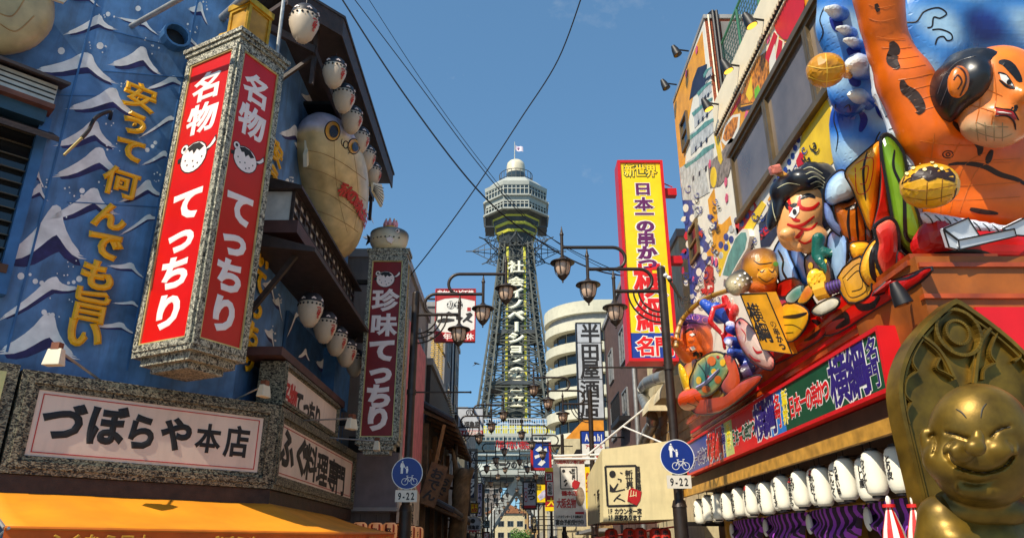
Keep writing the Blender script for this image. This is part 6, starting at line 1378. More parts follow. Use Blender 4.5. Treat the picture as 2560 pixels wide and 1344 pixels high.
# roof fence
b = MB()
for i in range(6): y = YT - .1 - 1.4 * i; b.bar((WX + .35, y, 12.25), (WX + .35, y, 14.1), .06)
b.bar((WX + .35, YT - .1, 14.1), (WX + .35, YN + .2, 14.1), .05); b.build('fence_posts', mat('fence_green', C(70, 130, 96), .5), BR)
b = MB()
for i in range(46): y = YT - .15 - .155 * i; b.bar((WX + .35, y, 12.3), (WX + .35, y - .001, 14.05), .014)
for i in range(11): z_ = 12.4 + .155 * i; b.bar((WX + .36, YT - .1, z_), (WX + .36, YN + .2, z_), .014)
b.build('fence_mesh', mat('fence_wire', C(54, 84, 76), .5), BR)
def art(pts, m, name, d=.005, th=.004):
    b = MB(); b.prism(MW, [MW.uv(u, v) for u, v in pts], d - th, d); return b.build(name, m, BR)
# cream band, rope light
xb0, xb1 = MW.uv(1790, 300)[0], 11.05
b = MB(); b.fbox(MW, xb0, xb1, 11.45, 12.22, 0, .06); b.build('cream_band', cream_band, BR); b = MB(); b.fbox(MW, xb0, xb1, 11.28, 11.32, 0, .05); b.build('band_moulding', cream_band, BR)
b = MB(); b.tube([MW.pt(xb0, 11.39, .05), MW.pt(xb1, 11.39, .05)], .045, 8); rp = b.build('rope_light', black_paint, BR)
for i in range(58): b = MB(); x = xb0 + .04 + (xb1 - xb0 - .1) * i / 58; b.tube([MW.pt(x, 11.345, .1), MW.pt(x + .07, 11.43, .1)], .022, 5); b.build('rope_stripe', cream_band, rp)
# mural print above the windows: red sun, rays, dishes
art([(1798, 330), (1845, 252), (1960, 60), (2010, -20), (2120, -60), (2120, 60), (2030, 130), (1925, 235), (1842, 385), (1815, 420)], mural_or, 'mural_field', .004)
ray_w = mat('mural_ray_white', C(246, 226, 190), .45)
for k, (u0, v0, u1, v1, u2, v2, u3, v3) in enumerate(((1930, 52, 1934, 66, 1902, 118, 1890, 100), (1938, 78, 1944, 88, 1926, 160, 1914, 146), (1950, 96, 1957, 102, 1946, 196, 1934, 190), (1964, 106, 1972, 107, 1968, 176, 1958, 190), (1980, 106, 1988, 102, 1996, 146, 1984, 160), (1994, 94, 2000, 84, 2020, 108, 2008, 128), (2006, 70, 2010, 56, 2034, 62, 2030, 86), (1926, 22, 1927, 36, 1908, 56, 1912, 34))):
    art([(u0 - 5, v0), (u1 + 5, v1), (u2 + 8, v2 + 8), (u3 - 8, v3 + 4)], ray_w, 'mural_ray', .008 + .0005 * k); art([(u0 - 1, v0 + 2), (u1 + 1, v1 + 2), (u2 + 1, v2), (u3 - 1, v3 - 2)], mural_red, 'mural_ray', .014 + .0005 * k)
art([(1928, 20), (1936, -8), (1948, -30), (1985, -46), (2008, -34), (2014, 10), (2010, 50), (1996, 84), (1980, 99), (1962, 99), (1944, 82), (1932, 52)], mural_red, 'mural_sun', .022)
art([(1822, 275), (1850, 222), (1856, 246), (1828, 292)], mural_red, 'mural_stripe', .012); art([(1850, 262), (1868, 196), (1888, 150), (1918, 128), (1926, 160), (1914, 225), (1906, 252)], mural_food, 'mural_tempura', .014); art([(1848, 270), (1906, 255), (1900, 268), (1856, 278)], mural_navy, 'mural_tray', .016); art([(1888, 225), (1897, 212), (1904, 230), (1898, 248), (1889, 246)], mat('mural_green', C(120, 190, 40), .5), 'mural_pepper', .018); art([(1866, 236), (1880, 190), (1884, 240), (1876, 255)], mural_yel, 'mural_prawn', .017)
art([(1804, 352), (1812, 312), (1832, 288), (1852, 284), (1850, 318), (1836, 354), (1814, 364)], wall_white, 'mural_bowl', .012); art([(1808, 346), (1816, 316), (1834, 294), (1847, 292), (1844, 318), (1832, 344), (1816, 354)], mural_food, 'mural_noodles', .015)
art([(1925, 150), (1938, 110), (1942, 150), (1934, 190), (1926, 200)], wall_white, 'mural_prawn', .016); art([(1868, 340), (1910, 270), (1922, 268), (1880, 348)], mural_red, 'mural_stripe', .012)
# far tall block: orange field, castle, blossoms, waves, carp
art([(1683, 252), (1756, 78), (1764, 160), (1740, 205), (1722, 300), (1712, 420), (1703, 470)], mural_or, 'mural_field', .004)
for (cu, cv, w, h) in ((1770, 180, 18, 34), (1762, 225, 30, 40), (1756, 275, 42, 46), (1752, 335, 54, 54), (1748, 405, 62, 60)):
    art([(cu - w * .5, cv), (cu + w * .55, cv - w * .7), (cu + w * .6, cv + h * .6 - w * .7), (cu - w * .45, cv + h)], mural_grey, 'mural_castle_wall', .010); art([(cu - w * .62, cv + 8), (cu - w * .2, cv - 6), (cu + w * .2, cv - w * .55), (cu + w * .62, cv - w * .75), (cu + w * .6, cv - w * .6), (cu + w * .1, cv - w * .2), (cu - w * .5, cv + 16)], mural_teal, 'mural_castle_roof', .014)
    for k in (-.25, 0, .25): art([(cu + w * k, cv + h * .42 - w * k * .8), (cu + w * k + 4, cv + h * .42 - w * k * .8 - 5), (cu + w * k + 4, cv + h * .62 - w * k * .8 - 5), (cu + w * k, cv + h * .62 - w * k * .8)], mural_navy, 'mural_castle_window', .017)
art([(1745, 170), (1768, 160), (1764, 215), (1724, 250), (1732, 205)], mural_navy, 'mural_gable', .012); art([(1770, 410), (1805, 380), (1828, 345), (1846, 350), (1822, 440), (1800, 465), (1776, 470)], mural_stone, 'mural_stone_base', .012)
art([(1786, 335), (1796, 330), (1808, 400), (1804, 412), (1798, 402)], mural_yel, 'mural_banner', .02)
def blossom(u, v, r=9):
    x, y = MW.uv(u, v); b = MB(); s_ = r * .012
    for k in range(5): a = 2 * math.pi * k / 5 + .3; b.prism(MW, [(x + .6 * s_ * math.cos(a) + .55 * s_ * math.cos(2 * math.pi * j / 8), y + .6 * s_ * math.sin(a) + .55 * s_ * math.sin(2 * math.pi * j / 8)) for j in range(8)], .014 + .001 * k, .019 + .001 * k)
    b.build('mural_blossom', mural_pink, BR)
for u, v in ((1743, 125), (1717, 185), (1868, 290), (1922, 95), (1782, 650), (1792, 655), (1776, 410), (1816, 455), (1818, 495), (1735, 700)): blossom(u, v)
art([(1703, 470), (1730, 480), (1745, 560), (1770, 600), (1780, 640), (1745, 700), (1740, 760), (1728, 760), (1716, 600)], mural_blue, 'mural_wave_field', .006)
for i, (u, v) in enumerate(((1715, 520), (1732, 545), (1740, 590), (1722, 610), (1752, 625), (1735, 660), (1762, 640), (1742, 720), (1738, 500), (1728, 575), (1748, 680))): art(circ(u, v, 7, 10), wall_white, 'mural_foam', .010 + .001 * (i % 3))
art([(1764, 672), (1772, 660), (1784, 668), (1786, 720), (1780, 748), (1766, 745), (1760, 700)], mat('mural_carp', C(190, 56, 44), .5, var=.4, scale=10), 'mural_carp', .012)
art(circ(1785, 443, 8, 26), mural_yel, 'mural_disc', .016); art([(1770, 500), (1786, 470), (1796, 560), (1806, 560), (1826, 540), (1830, 560), (1812, 590), (1814, 640), (1760, 640), (1784, 610)], mural_or, 'mural_field', .008)
art([(1838, 560), (1862, 540), (1884, 500), (1896, 520), (1872, 556), (1862, 590), (1844, 590)], mural_red, 'mural_stripe', .010); art([(1898, 560), (1925, 520), (1950, 520), (1960, 560), (1925, 615), (1903, 618)], mural_navy, 'mural_hall', .012); art([(1902, 580), (1922, 555), (1924, 580), (1904, 600)], mural_red, 'mural_hall_front', .016)
for i in range(16): u = 1790 + 13 * (i % 8); v = 640 - 20 * (i % 8) + 26 * (i // 8) - 8; art(circ(u, v, 6, 9), mural_blue if i % 3 else mural_grey, 'mural_curl', .010 + .001 * (i % 4))
b = MB(); P_ = [(1810, 695), (1828, 640), (1850, 590), (1868, 572), (1882, 572), (1886, 590), (1880, 620), (1858, 655), (1832, 700)]; b.prism(MW, [MW.uv(u, v) for u, v in P_], .0, .10); dm2 = b.build('mural_glass_hall', wall_white, BR); b = MB(); b.prism(MW, [MW.uv(1848 + (u - 1848) * .82, 635 + (v - 635) * .86) for u, v in P_], .09, .104); b.build('glass_front', mural_teal, dm2)
art([(1995, 395), (2010, 320), (2040, 262), (2070, 250), (2086, 300), (2090, 400), (2062, 430)], mural_yel, 'mural_gold_horn', .010); art([(1960, 410), (1985, 365), (2005, 330), (1998, 395), (1975, 440)], wall_white, 'mural_foam', .012); art([(1992, 402), (2002, 380), (2010, 384), (2010, 410), (1996, 418)], mural_red, 'mural_plaque', .016)
for i, (u, v) in enumerate(((1975, 405), (1984, 390), (1966, 425), (1990, 370), (1998, 350), (1950, 440), (1940, 455))): art(circ(u, v, 5, 8), mural_blue, 'mural_curl', .018 + .001 * (i % 3))
# large windows
x0, x1 = MW.uv(1842, 470)[0], 10.6; wy0, wy1 = 8.62, 10.22
bronze = mat('bronze_window_frame', C(120, 100, 70), .4, metal=.5, var=.15)
xs = [x0, MW.uv(1938, 400)[0], MW.uv(2052, 260)[0], x1]
for i in range(3):
    b = MB(); b.fbox(MW, xs[i] + .06, xs[i + 1] - .02, wy0 + .05, wy1 - .05, -.02, .02); wi = b.build('window', mat('window_pane', C(116, 104, 96), .12, var=.3, scale=.8, spec=.7), BR); b = MB(); b.frame(MW, xs[i] + .02, xs[i + 1] - .0, wy0, wy1, .09, .0, .09); b.build('frame', bronze, wi)
b = MB(); b.fbox(MW, x0 - .05, x1, wy1, wy1 + .13, 0, .14); b.build('window_head', bronze, BR); b = MB(); b.fbox(MW, x0 - .05, x1, wy0 - .08, wy0, 0, .12); b.build('window_sill', bronze, BR)
for (u, v, w, h) in ((1738, 605, .9, .95), (1715, 330, .7, .9)):
    x, y = MW.uv(u, v); b = MB(); b.fbox(MW, x - w / 2, x + w / 2, y - h / 2, y + h / 2, 0, .03); wi = b.build('window', dark_glass, BR); b = MB(); b.frame(MW, x - w / 2 - .05, x + w / 2 + .05, y - h / 2 - .05, y + h / 2 + .05, .08, 0, .08); b.fbox(MW, x - w / 2, x + w / 2, y - .03, y + .03, .03, .07); b.build('frame', bronze, wi)
art([(1832, 612), (1850, 588), (1904, 500), (1916, 512), (1868, 602), (1846, 640)], mural_yel, 'mural_stripe', .011); art([(1920, 500), (1948, 452), (1962, 460), (1934, 512)], mural_or, 'mural_stripe', .011); art([(1796, 640), (1822, 600), (1832, 640), (1812, 690), (1798, 690)], mural_yel, 'mural_field', .009); art([(1700, 420), (1735, 400), (1765, 430), (1775, 480), (1740, 500), (1708, 500)], mural_grey, 'mural_castle_base', .013)
# fine curled linework on the white parts of the mural
rg = random.Random(5); b = MB(); nb = MB()
for i in range(90):
    if i < 45: u = rg.uniform(1712, 1800); v = rg.uniform(470, 760); 
    else: w_ = rg.random(); u = 1850 + 190 * w_ + rg.uniform(-15, 15); v = 640 - 280 * w_ + rg.uniform(-30, 40)
    r0 = rg.uniform(5, 11); d_ = rg.choice((-1, 1)); pts = [MW.uv(u + d_ * r0 * (1 - k / 12) * math.cos(k * .62), v + 1.4 * r0 * (1 - k / 12) * math.sin(k * .62)) for k in range(10)]; stroke2(b if i % 2 else nb, MW, pts, .028, .024)
tag(b.build('mural_linework', ink, BR), kind='stuff'); tag(nb.build('mural_blue_linework', mural_blue, BR), kind='stuff')
for i in range(26):
    u = rg.uniform(1708, 1790); v = rg.uniform(500, 760); art([(u + rg.uniform(3, 9) * math.cos(k * .9), v - rg.uniform(4, 13) * math.sin(k * .9)) for k in range(7)], (mural_blue, mural_grey, wall_white, mural_red)[i % 4], 'mural_fleck', .020 + .0015 * (i % 5))
# small black spotlights above the mural
def wall_spot(label, p, out, lit=True, s=1.0):
    t = thing('wall_spotlight', label, 'spotlight', tuple(p), 'black spotlights along the mural'); out = Vector(out); q = Vector(p) + out * .32 * s; d = Vector((-out.x * .35, .0, -.9)).normalized(); b = MB(); b.tube([Vector(p), q + Vector((0, 0, .06))], .02 * s, 6); b.build('arm', black_paint, t)
    b = MB(); b.tube([q - d * .16 * s, q - d * .05 * s, q + d * .12 * s], [.05 * s, .085 * s, .11 * s], 12); b.build('housing', black_paint, t, True); b = MB(); b.tube([q + d * .12 * s, q + d * .125 * s], .095 * s, 12); b.build('lens', mat('amber_lens', C(240, 190, 60), .2, emit=C(255, 190, 60), es=1.2) if lit else dark_glass, t, True)
for i, (u, v) in enumerate(((1803, 262), (1855, 166), (1917, 52))): wall_spot('lit black spotlight under the cream band, %s from the tall block' % ords[i], pX(u, v, WX), (-1, 0, 0), True, 1.15)
for i, (u, v) in enumerate(((1722, 128), (1692, 212))): wall_spot('unlit black spotlight on the tall mural edge, %s from the roof' % ords[i], pX(u, v, WX), (-1, 0, 0), False, 1.2)
# ---- ledge carrying the figures, wall under it
LX = 4.45
b = MB(); b.hexa([(LX, 7.5, 4.12), (5.3, 7.5, 4.12), (5.3, 18.2, 4.12), (LX, 18.2, 4.12), (LX - .12, 7.4, 4.62), (5.3, 7.4, 4.62), (5.3, 18.3, 4.62), (LX - .12, 18.3, 4.62)]); b.build('figure_ledge', ledge_or, BR)
b = MB(); b.box((LX - .02, 7.45, 4.04), (5.3, 18.2, 4.115)); b.build('ledge_moulding', mural_red, BR)
for z_, o_, m_ in ((4.20, .03, ledge_or), (4.30, .02, mural_red), (4.52, .05, ledge_or)):
    xx = LX - .12 * (z_ - 4.12) / .5 - o_; b = MB(); b.box((xx, 7.42, z_ - .03), (xx + .1, 18.25, z_ + .03)); b.build('ledge_moulding', m_, BR)
b = MB(); b.hexa([(LX, 7.44, 3.3), (9.5, 7.44, 3.3), (9.5, 8.9, 3.3), (LX, 8.9, 3.3), (LX - .12, 7.3, 4.55), (9.5, 7.3, 4.55), (9.5, 8.9, 4.55), (LX - .12, 8.9, 4.55)]); b.build('front_ledge', mat('front_board_paint', C(158, 84, 22), .45, var=.3, scale=2, dirt=.3), BR)
for z_ in (4.08, 4.42): b = MB(); yy = 7.44 - .14 * (z_ - 3.3) / 1.25; b.box((LX - .1, yy - .04, z_), (9.4, yy + .05, z_ + .05)); b.build('front_moulding', ledge_or, BR)
b = MB(); b.box((5.3, 8.9, 0), (12.9, 19.9, 3.0)); b.build('ground_floor', brown_sid, BR); b = MB(); b.box((5.2, 7.9, 0.0), (9.5, 8.9, 3.3)); b.build('front_wall', mat('orange_plaster', C(150, 92, 40), .6, var=.2, dirt=.2), BR)
b = MB(); b.box((4.86, 7.31, 3.4), (9.4, 7.42, 3.98)); b.build('red_front_canopy', mural_red, BR)
for k in range(12): b = MB(); b.box((5.27, 8.95, .2 + .22 * k), (5.3, 19.8, .39 + .22 * k)); b.build('siding_board', brown_sid, BR)
for y in (9.2, 11.6, 14.0, 16.4, 18.6): b = MB(); b.box((5.12, y - .08, 0), (5.3, y + .08, 2.9)); b.build('door_post', ochre_wood, BR)
b = MB(); b.box((4.30, 8.3, 2.96), (5.3, 19.2, 3.22)); b.build('soffit', mat('dark_soffit', C(70, 44, 28), .7, var=.2), BR); b = MB(); b.box((4.22, 8.2, 2.82), (4.30, 19.3, 2.99)); b.build('fascia_board', ochre_wood, BR); b = MB(); b.box((4.30, 8.12, 2.82), (5.3, 8.2, 2.99)); b.build('fascia_board', ochre_wood, BR)
# ---- long banner sign box
BX = 4.2; fN = Fr((BX, 18.0, 0), (0, -1, 0)); t = thing('long_banner_sign', 'long red, green and blue banner sign over the white lanterns', 'sign', (BX, 13, 3.2))
b = MB(); b.box((BX, 8.05, 3.24), (4.43, 18.0, 4.0)); b.build('box', mural_red, t); b = MB(); b.frame(fN, 0, 9.95, 3.24, 4.0, .05, 0, .03); b.build('frame', mural_red, t)
xs = lambda u, v: fN.uv(u, v)[0]
for (ua, va, ub, vb, m_, nm) in ((1716, 1140, 1812, 1090, blue_face, 'blue_field'), (1812, 1090, 1832, 1085, mat('mint_print', C(190, 206, 120), .5), 'light_field'), (1832, 1080, 1926, 1045, mural_red, 'red_field'), (1926, 1045, 1962, 1030, mat('sky_print', C(40, 120, 200), .45), 'sky_field'), (1962, 1030, 2235, 900, mat('banner_green', C(16, 74, 44), .45, var=.08), 'green_field')):
    xa_, xb_ = max(.05, xs(ua, va)), min(9.9, xs(ub, vb)); b = MB(); b.fbox(fN, xa_, xb_, 3.29, 3.95, 0, .006); b.build(nm, m_, t)
navy_pr = mat('navy_print', C(44, 24, 110), .45); yel_pr = mat('yellow_print', C(250, 220, 20), .45)
def ban(items, m, nm='lettering', b1=.06, b2=.13):
    its = []
    for ch, u, v, w, h in items: x, y = fN.uv(u, v); its.append((ch, x, y, w, h))
    b = MB(); letters(b, its, fN, .002, .009, b2); b.build(nm + '_outline', white_face, t); b = MB(); letters(b, its, fN, .003, .013, b1); b.build(nm, m, t)
def line(s_, u0, v0, u1, v1, w, h):
    if abs(u1 - u0) > 20: w = abs(fN.uv(u1, v1)[0] - fN.uv(u0, v0)[0]) / (len(s_) - 1) * .97
    return [(c, u0 + (u1 - u0) * i / (len(s_) - 1), v0 + (v1 - v0) * i / (len(s_) - 1), w, h) for i, c in enumerate(s_)]
ban(line('日本一の串かつ', 1729, 1153, 1766, 1135, .40, .30), navy_pr); ban([('横', 1779, 1118, .62, .58), ('綱', 1797, 1109, .62, .58)], red_pr); ban([('名', 1809, 1086, .3, .28), ('門', 1809, 1112, .3, .28)], navy_pr)
ban(line('新世界', 1822, 1072, 1824, 1108, .24, .2), yel_pr); ban(line('日本一の串かつ', 1836, 1094, 1884, 1068, .34, .28), green_pr); ban([('横', 1901, 1050, .58, .60), ('綱', 1924, 1038, .58, .60)], navy_pr); ban([('名', 1944, 1010, .28, .28), ('門', 1946, 1046, .28, .28)], red_pr)
ban(line('新世界', 1962, 992, 1966, 1042, .22, .2), yel_pr); ban(line('日本一の串かつ', 1982, 1018, 2066, 974, .31, .30), red_pr); ban([('横', 2098, 950, .50, .60), ('綱', 2144, 928, .50, .60)], navy_pr); ban([('名', 2182, 876, .26, .28), ('門', 2186, 938, .26, .28)], navy_pr)
# ---- white paper lanterns
lan_white = mat('white_lantern_paper', C(244, 238, 218), .55, var=.04); menu = ['つくね', 'なんこつ', 'うずら', 'しいたけ', 'アスパラ', 'たまねぎ', 'ほたて', 'もちチーズ', 'ホルモン', '鶏もも', '砂ずり', 'つぶ貝', 'はまぐり', 'サーモン', '紅しょうが', '海幸串かつ', 'えび', '若どり', 'れんこん', 'にんにく', 'うまい串', 'しし唐', 'ウインナー', 'とり皮']
NL = 24
for i in range(NL):
    y = 18.0 - (18.0 - 8.75) * i / (NL - 1); x = 4.42 + (.06 if i % 2 else -.03); w = menu[i]; side = 'street end' if i < 12 else 'statue'
    n_ = i + 1 if i < 12 else NL - i; lab = 'white menu lantern %s from the %s end of the row' % (('first', 'second', 'third', 'fourth', 'fifth', 'sixth', 'seventh', 'eighth', 'ninth', 'tenth', 'eleventh', 'twelfth')[n_ - 1], 'far' if i < 12 else 'statue')
    L_ = len(w); hh = min(.40, .10 * L_); tx = [(w, 0, .12, .12 - hh, .10, 0), ('串かつ', 0, .21, .15, .05, 0)] if False else [(w, .0, .16, .16 - hh * .9, .075, 0)]
    if i in (10, 15, 17): tx.append(('横綱', 0.0, .23, .15, .07, 1))
    paper_lantern('white_paper_lantern', lab, (x, y, 2.45 + (.02 if i % 3 else -.015)), .142, .52, lan_white, black_paint, 'white menu lanterns under the banner', tx, None, [ink, red_ink], face=math.pi + (.20, .62, .10, .30)[i % 4], ribs=14)
b = MB(); b.tube([(4.42, 8.5, 2.86), (4.42, 18.2, 2.86)], .02, 6); b.build('lantern_rail', black_paint, BR)
# ---- purple swag curtains
def purple_cloth():
    m = bpy.data.materials.new('purple_striped_cloth'); m.use_nodes = True; nt = m.node_tree; bs = nt.nodes['Principled BSDF']; N = nt.nodes.new; L = nt.links.new
    tc = N('ShaderNodeTexCoord'); mp = N('ShaderNodeMapping'); mp.inputs['Scale'].default_value = (1, 1, .35); L(tc.outputs['Object'], mp.inputs[0]); w = N('ShaderNodeTexWave'); w.bands_direction = 'Y'; w.inputs['Scale'].default_value = 1.4; w.inputs['Distortion'].default_value = 3.0; w.inputs['Detail'].default_value = 2; L(mp.outputs[0], w.inputs['Vector'])
    cr = N('ShaderNodeValToRGB'); cr.color_ramp.interpolation = 'CONSTANT'; cr.color_ramp.elements[0].color = C(44, 16, 52); cr.color_ramp.elements[1].color = C(160, 66, 196); cr.color_ramp.elements[1].position = .62; L(w.outputs[0], cr.inputs[0]); L(cr.outputs[0], bs.inputs['Base Color']); bs.inputs['Roughness'].default_value = .7; return m
pcloth = purple_cloth()
for i, (ya, yb_) in enumerate(((8.5, 10.6), (10.7, 12.7), (12.8, 14.9), (15.0, 17.2))):
    t = thing('purple_swag_curtain', '%s purple striped swag curtain below the lanterns, counted from the statue' % ords[i], 'curtain', (4.9, (ya + yb_) / 2, 1.6), 'purple swag curtains'); b = MB(); n, m = 24, 10; P_ = []
    for a_ in range(n + 1):
        s_ = a_ / n; sag = .25 + .75 * math.sin(math.pi * s_) ** .8
        for c_ in range(m + 1):
            r_ = c_ / m; P_.append((4.92 - .10 * math.sin(r_ * 9 + 2 * math.sin(math.pi * s_)) * r_ - .12 * math.sin(math.pi * s_), ya + (yb_ - ya) * s_, 2.2 - .62 * sag * r_ + .04 * math.sin(s_ * 40) * r_))
    b.add(P_, [(a_ * (m + 1) + c_, a_ * (m + 1) + c_ + 1, (a_ + 1) * (m + 1) + c_ + 1, (a_ + 1) * (m + 1) + c_) for a_ in range(n) for c_ in range(m)]); b.build('cloth', pcloth, t, True)
    b = MB(); b.tube([(4.92, ya, 2.21), (4.92, yb_, 2.21)], .02, 6); b.tube([(4.92, (ya + yb_) / 2, 2.21), (5.28, (ya + yb_) / 2, 2.3)], .015, 6); b.build('rail', ochre_wood, t); b = MB(); b.ell((4.84, yb_ - .1, 2.0), (.05, .09, .16), 10, 8); b.build('tassel', white_face, t, True)
# closed parasols
par_red, par_white = mat('parasol_red', C(206, 24, 24), .6, var=.08), mat('parasol_white', C(236, 228, 214), .6, var=.06)
for i, (u, v, Y, lab) in enumerate(((2222, 1262, 7.4, 'closed red and white striped parasol left of the bronze statue'), (2284, 1262, 7.1, 'closed red and white parasol partly behind the bronze statue'))):
    p = pY(u, v, Y); t = thing('closed_parasol', lab, 'parasol', (p.x, p.y, 0)); b = MB(); b.tube([(p.x, p.y, 0), (p.x, p.y, p.z + .03)], .02, 8); b.build('pole', wp, t); b = MB(); b.ell((p.x, p.y, p.z + .04), (.025, .025, .05), 8, 6); b.build('tip', par_white, t, True); b = MB(); b.tube([(p.x, p.y, p.z - .02), (p.x, p.y, p.z + .01)], .06, 10); b.build('collar', par_red, t, True)
    for k in range(12):
        a0, a1 = 2 * math.pi * k / 12, 2 * math.pi * (k + 1) / 12; b = MB(); rr_ = [(.03, 0), (.09, -.2), (.15, -.5), (.17, -.85)]; 
        for j in range(3): b.quad(*[Vector((p.x + r_ * math.cos(a_), p.y + r_ * math.sin(a_), p.z - .02 + z_)) for (r_, z_), a_ in ((rr_[j + 1], a0), (rr_[j + 1], a1), (rr_[j], a1), (rr_[j], a0))])
        b.build('canvas_panel', par_red if k % 2 else par_white, t)
wall_spot('black spotlight on the orange ledge between banner and arch', pX(2272, 752, 4.34), (-.7, -.7, 0), False, .9)

# ================================================================== painted paper-and-wire figures on the ledge
RGT, UPV, FWD = Vector((1, 0, 0)), Vector((0, -SP, CP)), Vector((0, CP, SP))
def RC(roll=0, yaw=0):
    a = R(roll); r_, u_ = RGT * math.cos(a) + UPV * math.sin(a), -RGT * math.sin(a) + UPV * math.cos(a); f_ = FWD.copy()
    if yaw: c_, s_ = math.cos(R(yaw)), math.sin(R(yaw)); r_, f_ = r_ * c_ + f_ * s_, f_ * c_ - r_ * s_
    return np.array([list(r_), list(u_), list(f_)]).T
def E(u, v, zc, ru, rv, rd=None, roll=0, yaw=0):
    s_ = zc / FPX; return ('e', tuple(pD(u, v, zc)), (ru * s_, rv * s_, (rd or min(ru, rv)) * s_), RC(roll, yaw))
def K(u0, v0, z0, u1, v1, z1, r0, r1): return ('c', tuple(pD(u0, v0, z0)), tuple(pD(u1, v1, z1)), r0 * z0 / FPX, r1 * z1 / FPX)
def Bx(u, v, zc, hu, hv, hd, roll=0, yaw=0, rnd=.02): s_ = zc / FPX; return ('b', tuple(pD(u, v, zc)), (hu * s_, hv * s_, hd * s_), RC(roll, yaw), rnd)
neb = vcol_mat('painted_paper', .34, .22, .18, .25)
def figure(name, label, cat, prims, colors, cell, k, shade=None, cuts=(), smooth=False, group=None, part='body', parent=None, m=None, base=None):
    v, q, cc = sdf_mesh(prims, cell, k, cuts, [C(*c) for c in colors], shade); t = parent
    if t is None:
        i = int(np.argmin(v[:, 2])); t = thing(name, label, cat, tuple(base) if base is not None else tuple(v[i]), group)
    np_mesh(part, v, q, m or neb, t, cc, smooth); return t, bvh(v, q)
def strokes(t, tr, name, m, lst, lift=.003):
    for pix, w0, w1, wm in lst:
        b = MB(); paint(b, tr, pix, w0, w1, lift, 6, wm)
        if b.f: b.build(name, m, t)
def patches(t, tr, name, m, lst, lift=.006):
    for pix in lst:
        b = MB(); patch(b, tr, pix, lift)
        if b.f: b.build(name, m, t)
blk = mat('brush_black', C(20, 16, 18), .4); wht = mat('brush_white', C(240, 236, 230), .4); rdp = mat('brush_red', C(206, 20, 14), .4); yelp = mat('brush_yellow', C(244, 190, 20), .4); brn = mat('brush_brown', C(70, 30, 14), .4); tealp = mat('brush_teal', C(20, 110, 96), .4, var=.25); grnp = mat('brush_green', C(110, 160, 30), .4); purp = mat('brush_purple', C(90, 40, 130), .4, var=.2); blup = mat('brush_blue', C(30, 70, 170), .4, var=.2); orp = mat('brush_orange', C(226, 110, 16), .4)
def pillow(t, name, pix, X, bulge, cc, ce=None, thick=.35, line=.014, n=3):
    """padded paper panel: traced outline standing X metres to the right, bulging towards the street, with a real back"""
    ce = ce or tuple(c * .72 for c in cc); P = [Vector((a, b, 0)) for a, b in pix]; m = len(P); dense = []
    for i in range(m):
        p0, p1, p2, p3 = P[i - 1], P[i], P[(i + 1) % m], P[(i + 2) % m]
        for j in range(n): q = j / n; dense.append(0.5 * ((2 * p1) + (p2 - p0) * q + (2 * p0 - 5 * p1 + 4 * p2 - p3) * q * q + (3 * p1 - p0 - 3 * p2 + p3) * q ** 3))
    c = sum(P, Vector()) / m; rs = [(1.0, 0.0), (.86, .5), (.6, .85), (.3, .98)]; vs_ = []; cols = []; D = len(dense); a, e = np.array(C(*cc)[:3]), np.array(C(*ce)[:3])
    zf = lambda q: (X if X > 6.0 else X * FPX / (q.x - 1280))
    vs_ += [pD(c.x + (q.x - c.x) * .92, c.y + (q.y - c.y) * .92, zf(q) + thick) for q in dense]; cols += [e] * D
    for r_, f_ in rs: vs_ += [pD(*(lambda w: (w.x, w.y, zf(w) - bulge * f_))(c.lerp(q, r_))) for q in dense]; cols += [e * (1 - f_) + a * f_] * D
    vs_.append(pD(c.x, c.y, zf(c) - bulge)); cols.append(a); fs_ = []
    for k in range(4):
        for i in range(D): fs_.append((k * D + i, k * D + (i + 1) % D, (k + 1) * D + (i + 1) % D, (k + 1) * D + i))
    for i in range(D): fs_.append((4 * D + i, 4 * D + (i + 1) % D, 5 * D))
    ar = sum(P[i].x * P[(i + 1) % m].y - P[(i + 1) % m].x * P[i].y for i in range(m))
    if ar > 0: fs_ = [f[::-1] for f in fs_]
    me = bpy.data.meshes.new(name); og = worg(t); me.from_pydata([tuple(v - og) for v in vs_], [], fs_); me.materials.append(neb); at = me.color_attributes.new('Col', 'FLOAT_COLOR', 'POINT'); at.data.foreach_set('color', np.concatenate([np.array(cols), np.ones((len(cols), 1))], 1).astype(np.float32).ravel()); me.update(); o = link_mesh(name, me, t)
    if line: b = MB(); b.tube([vs_[D + i] for i in range(D)] + [vs_[D]], line, 5); b.build('black_outline', blk, o)
    return o, BVHTree.FromPolygons([tuple(v) for v in vs_], fs_)
def mix(a, b, t): return a * (1 - t[:, None]) + np.array(b[:3]) * t[:, None]
# ---- blue wave backdrop behind the wrestler
def sh_wave(v, c):
    n = np.sin(v[:, 0] * 5.1 + v[:, 2] * 3.3) * np.sin(v[:, 2] * 4.2 - v[:, 1] * 3.7); return mix(mix(c, C(176, 214, 236), np.clip(n * 1.2, 0, .85)), C(18, 52, 150), np.clip(-n * 1.5 - .1, 0, .9))
Z1 = 9.6
t, tr = figure('blue_wave_backdrop', 'big painted blue wave behind the orange wrestler', 'figure', [(E(2440, 10, 9.9, 190, 110, 60), 0), (E(2330, 70, 9.8, 90, 120, 50), 0), (E(2520, 90, 9.9, 120, 80, 50), 0), (E(2600, 180, 9.9, 80, 120, 50), 0), (E(2340, 170, 9.75, 60, 90, 40), 0)], [(70, 140, 214)], .075, .2, sh_wave)
strokes(t, tr, 'brush_line', blk, [([(2255, 55), (2290, 55), (2310, 30), (2345, 20), (2366, 34), (2350, 46), (2334, 44), (2330, 66), (2318, 70)], .02, .02, .02), ([(2330, 75), (2352, 74), (2376, 84), (2380, 98), (2368, 102), (2358, 92), (2344, 96), (2338, 112)], .02, .02, .02)])
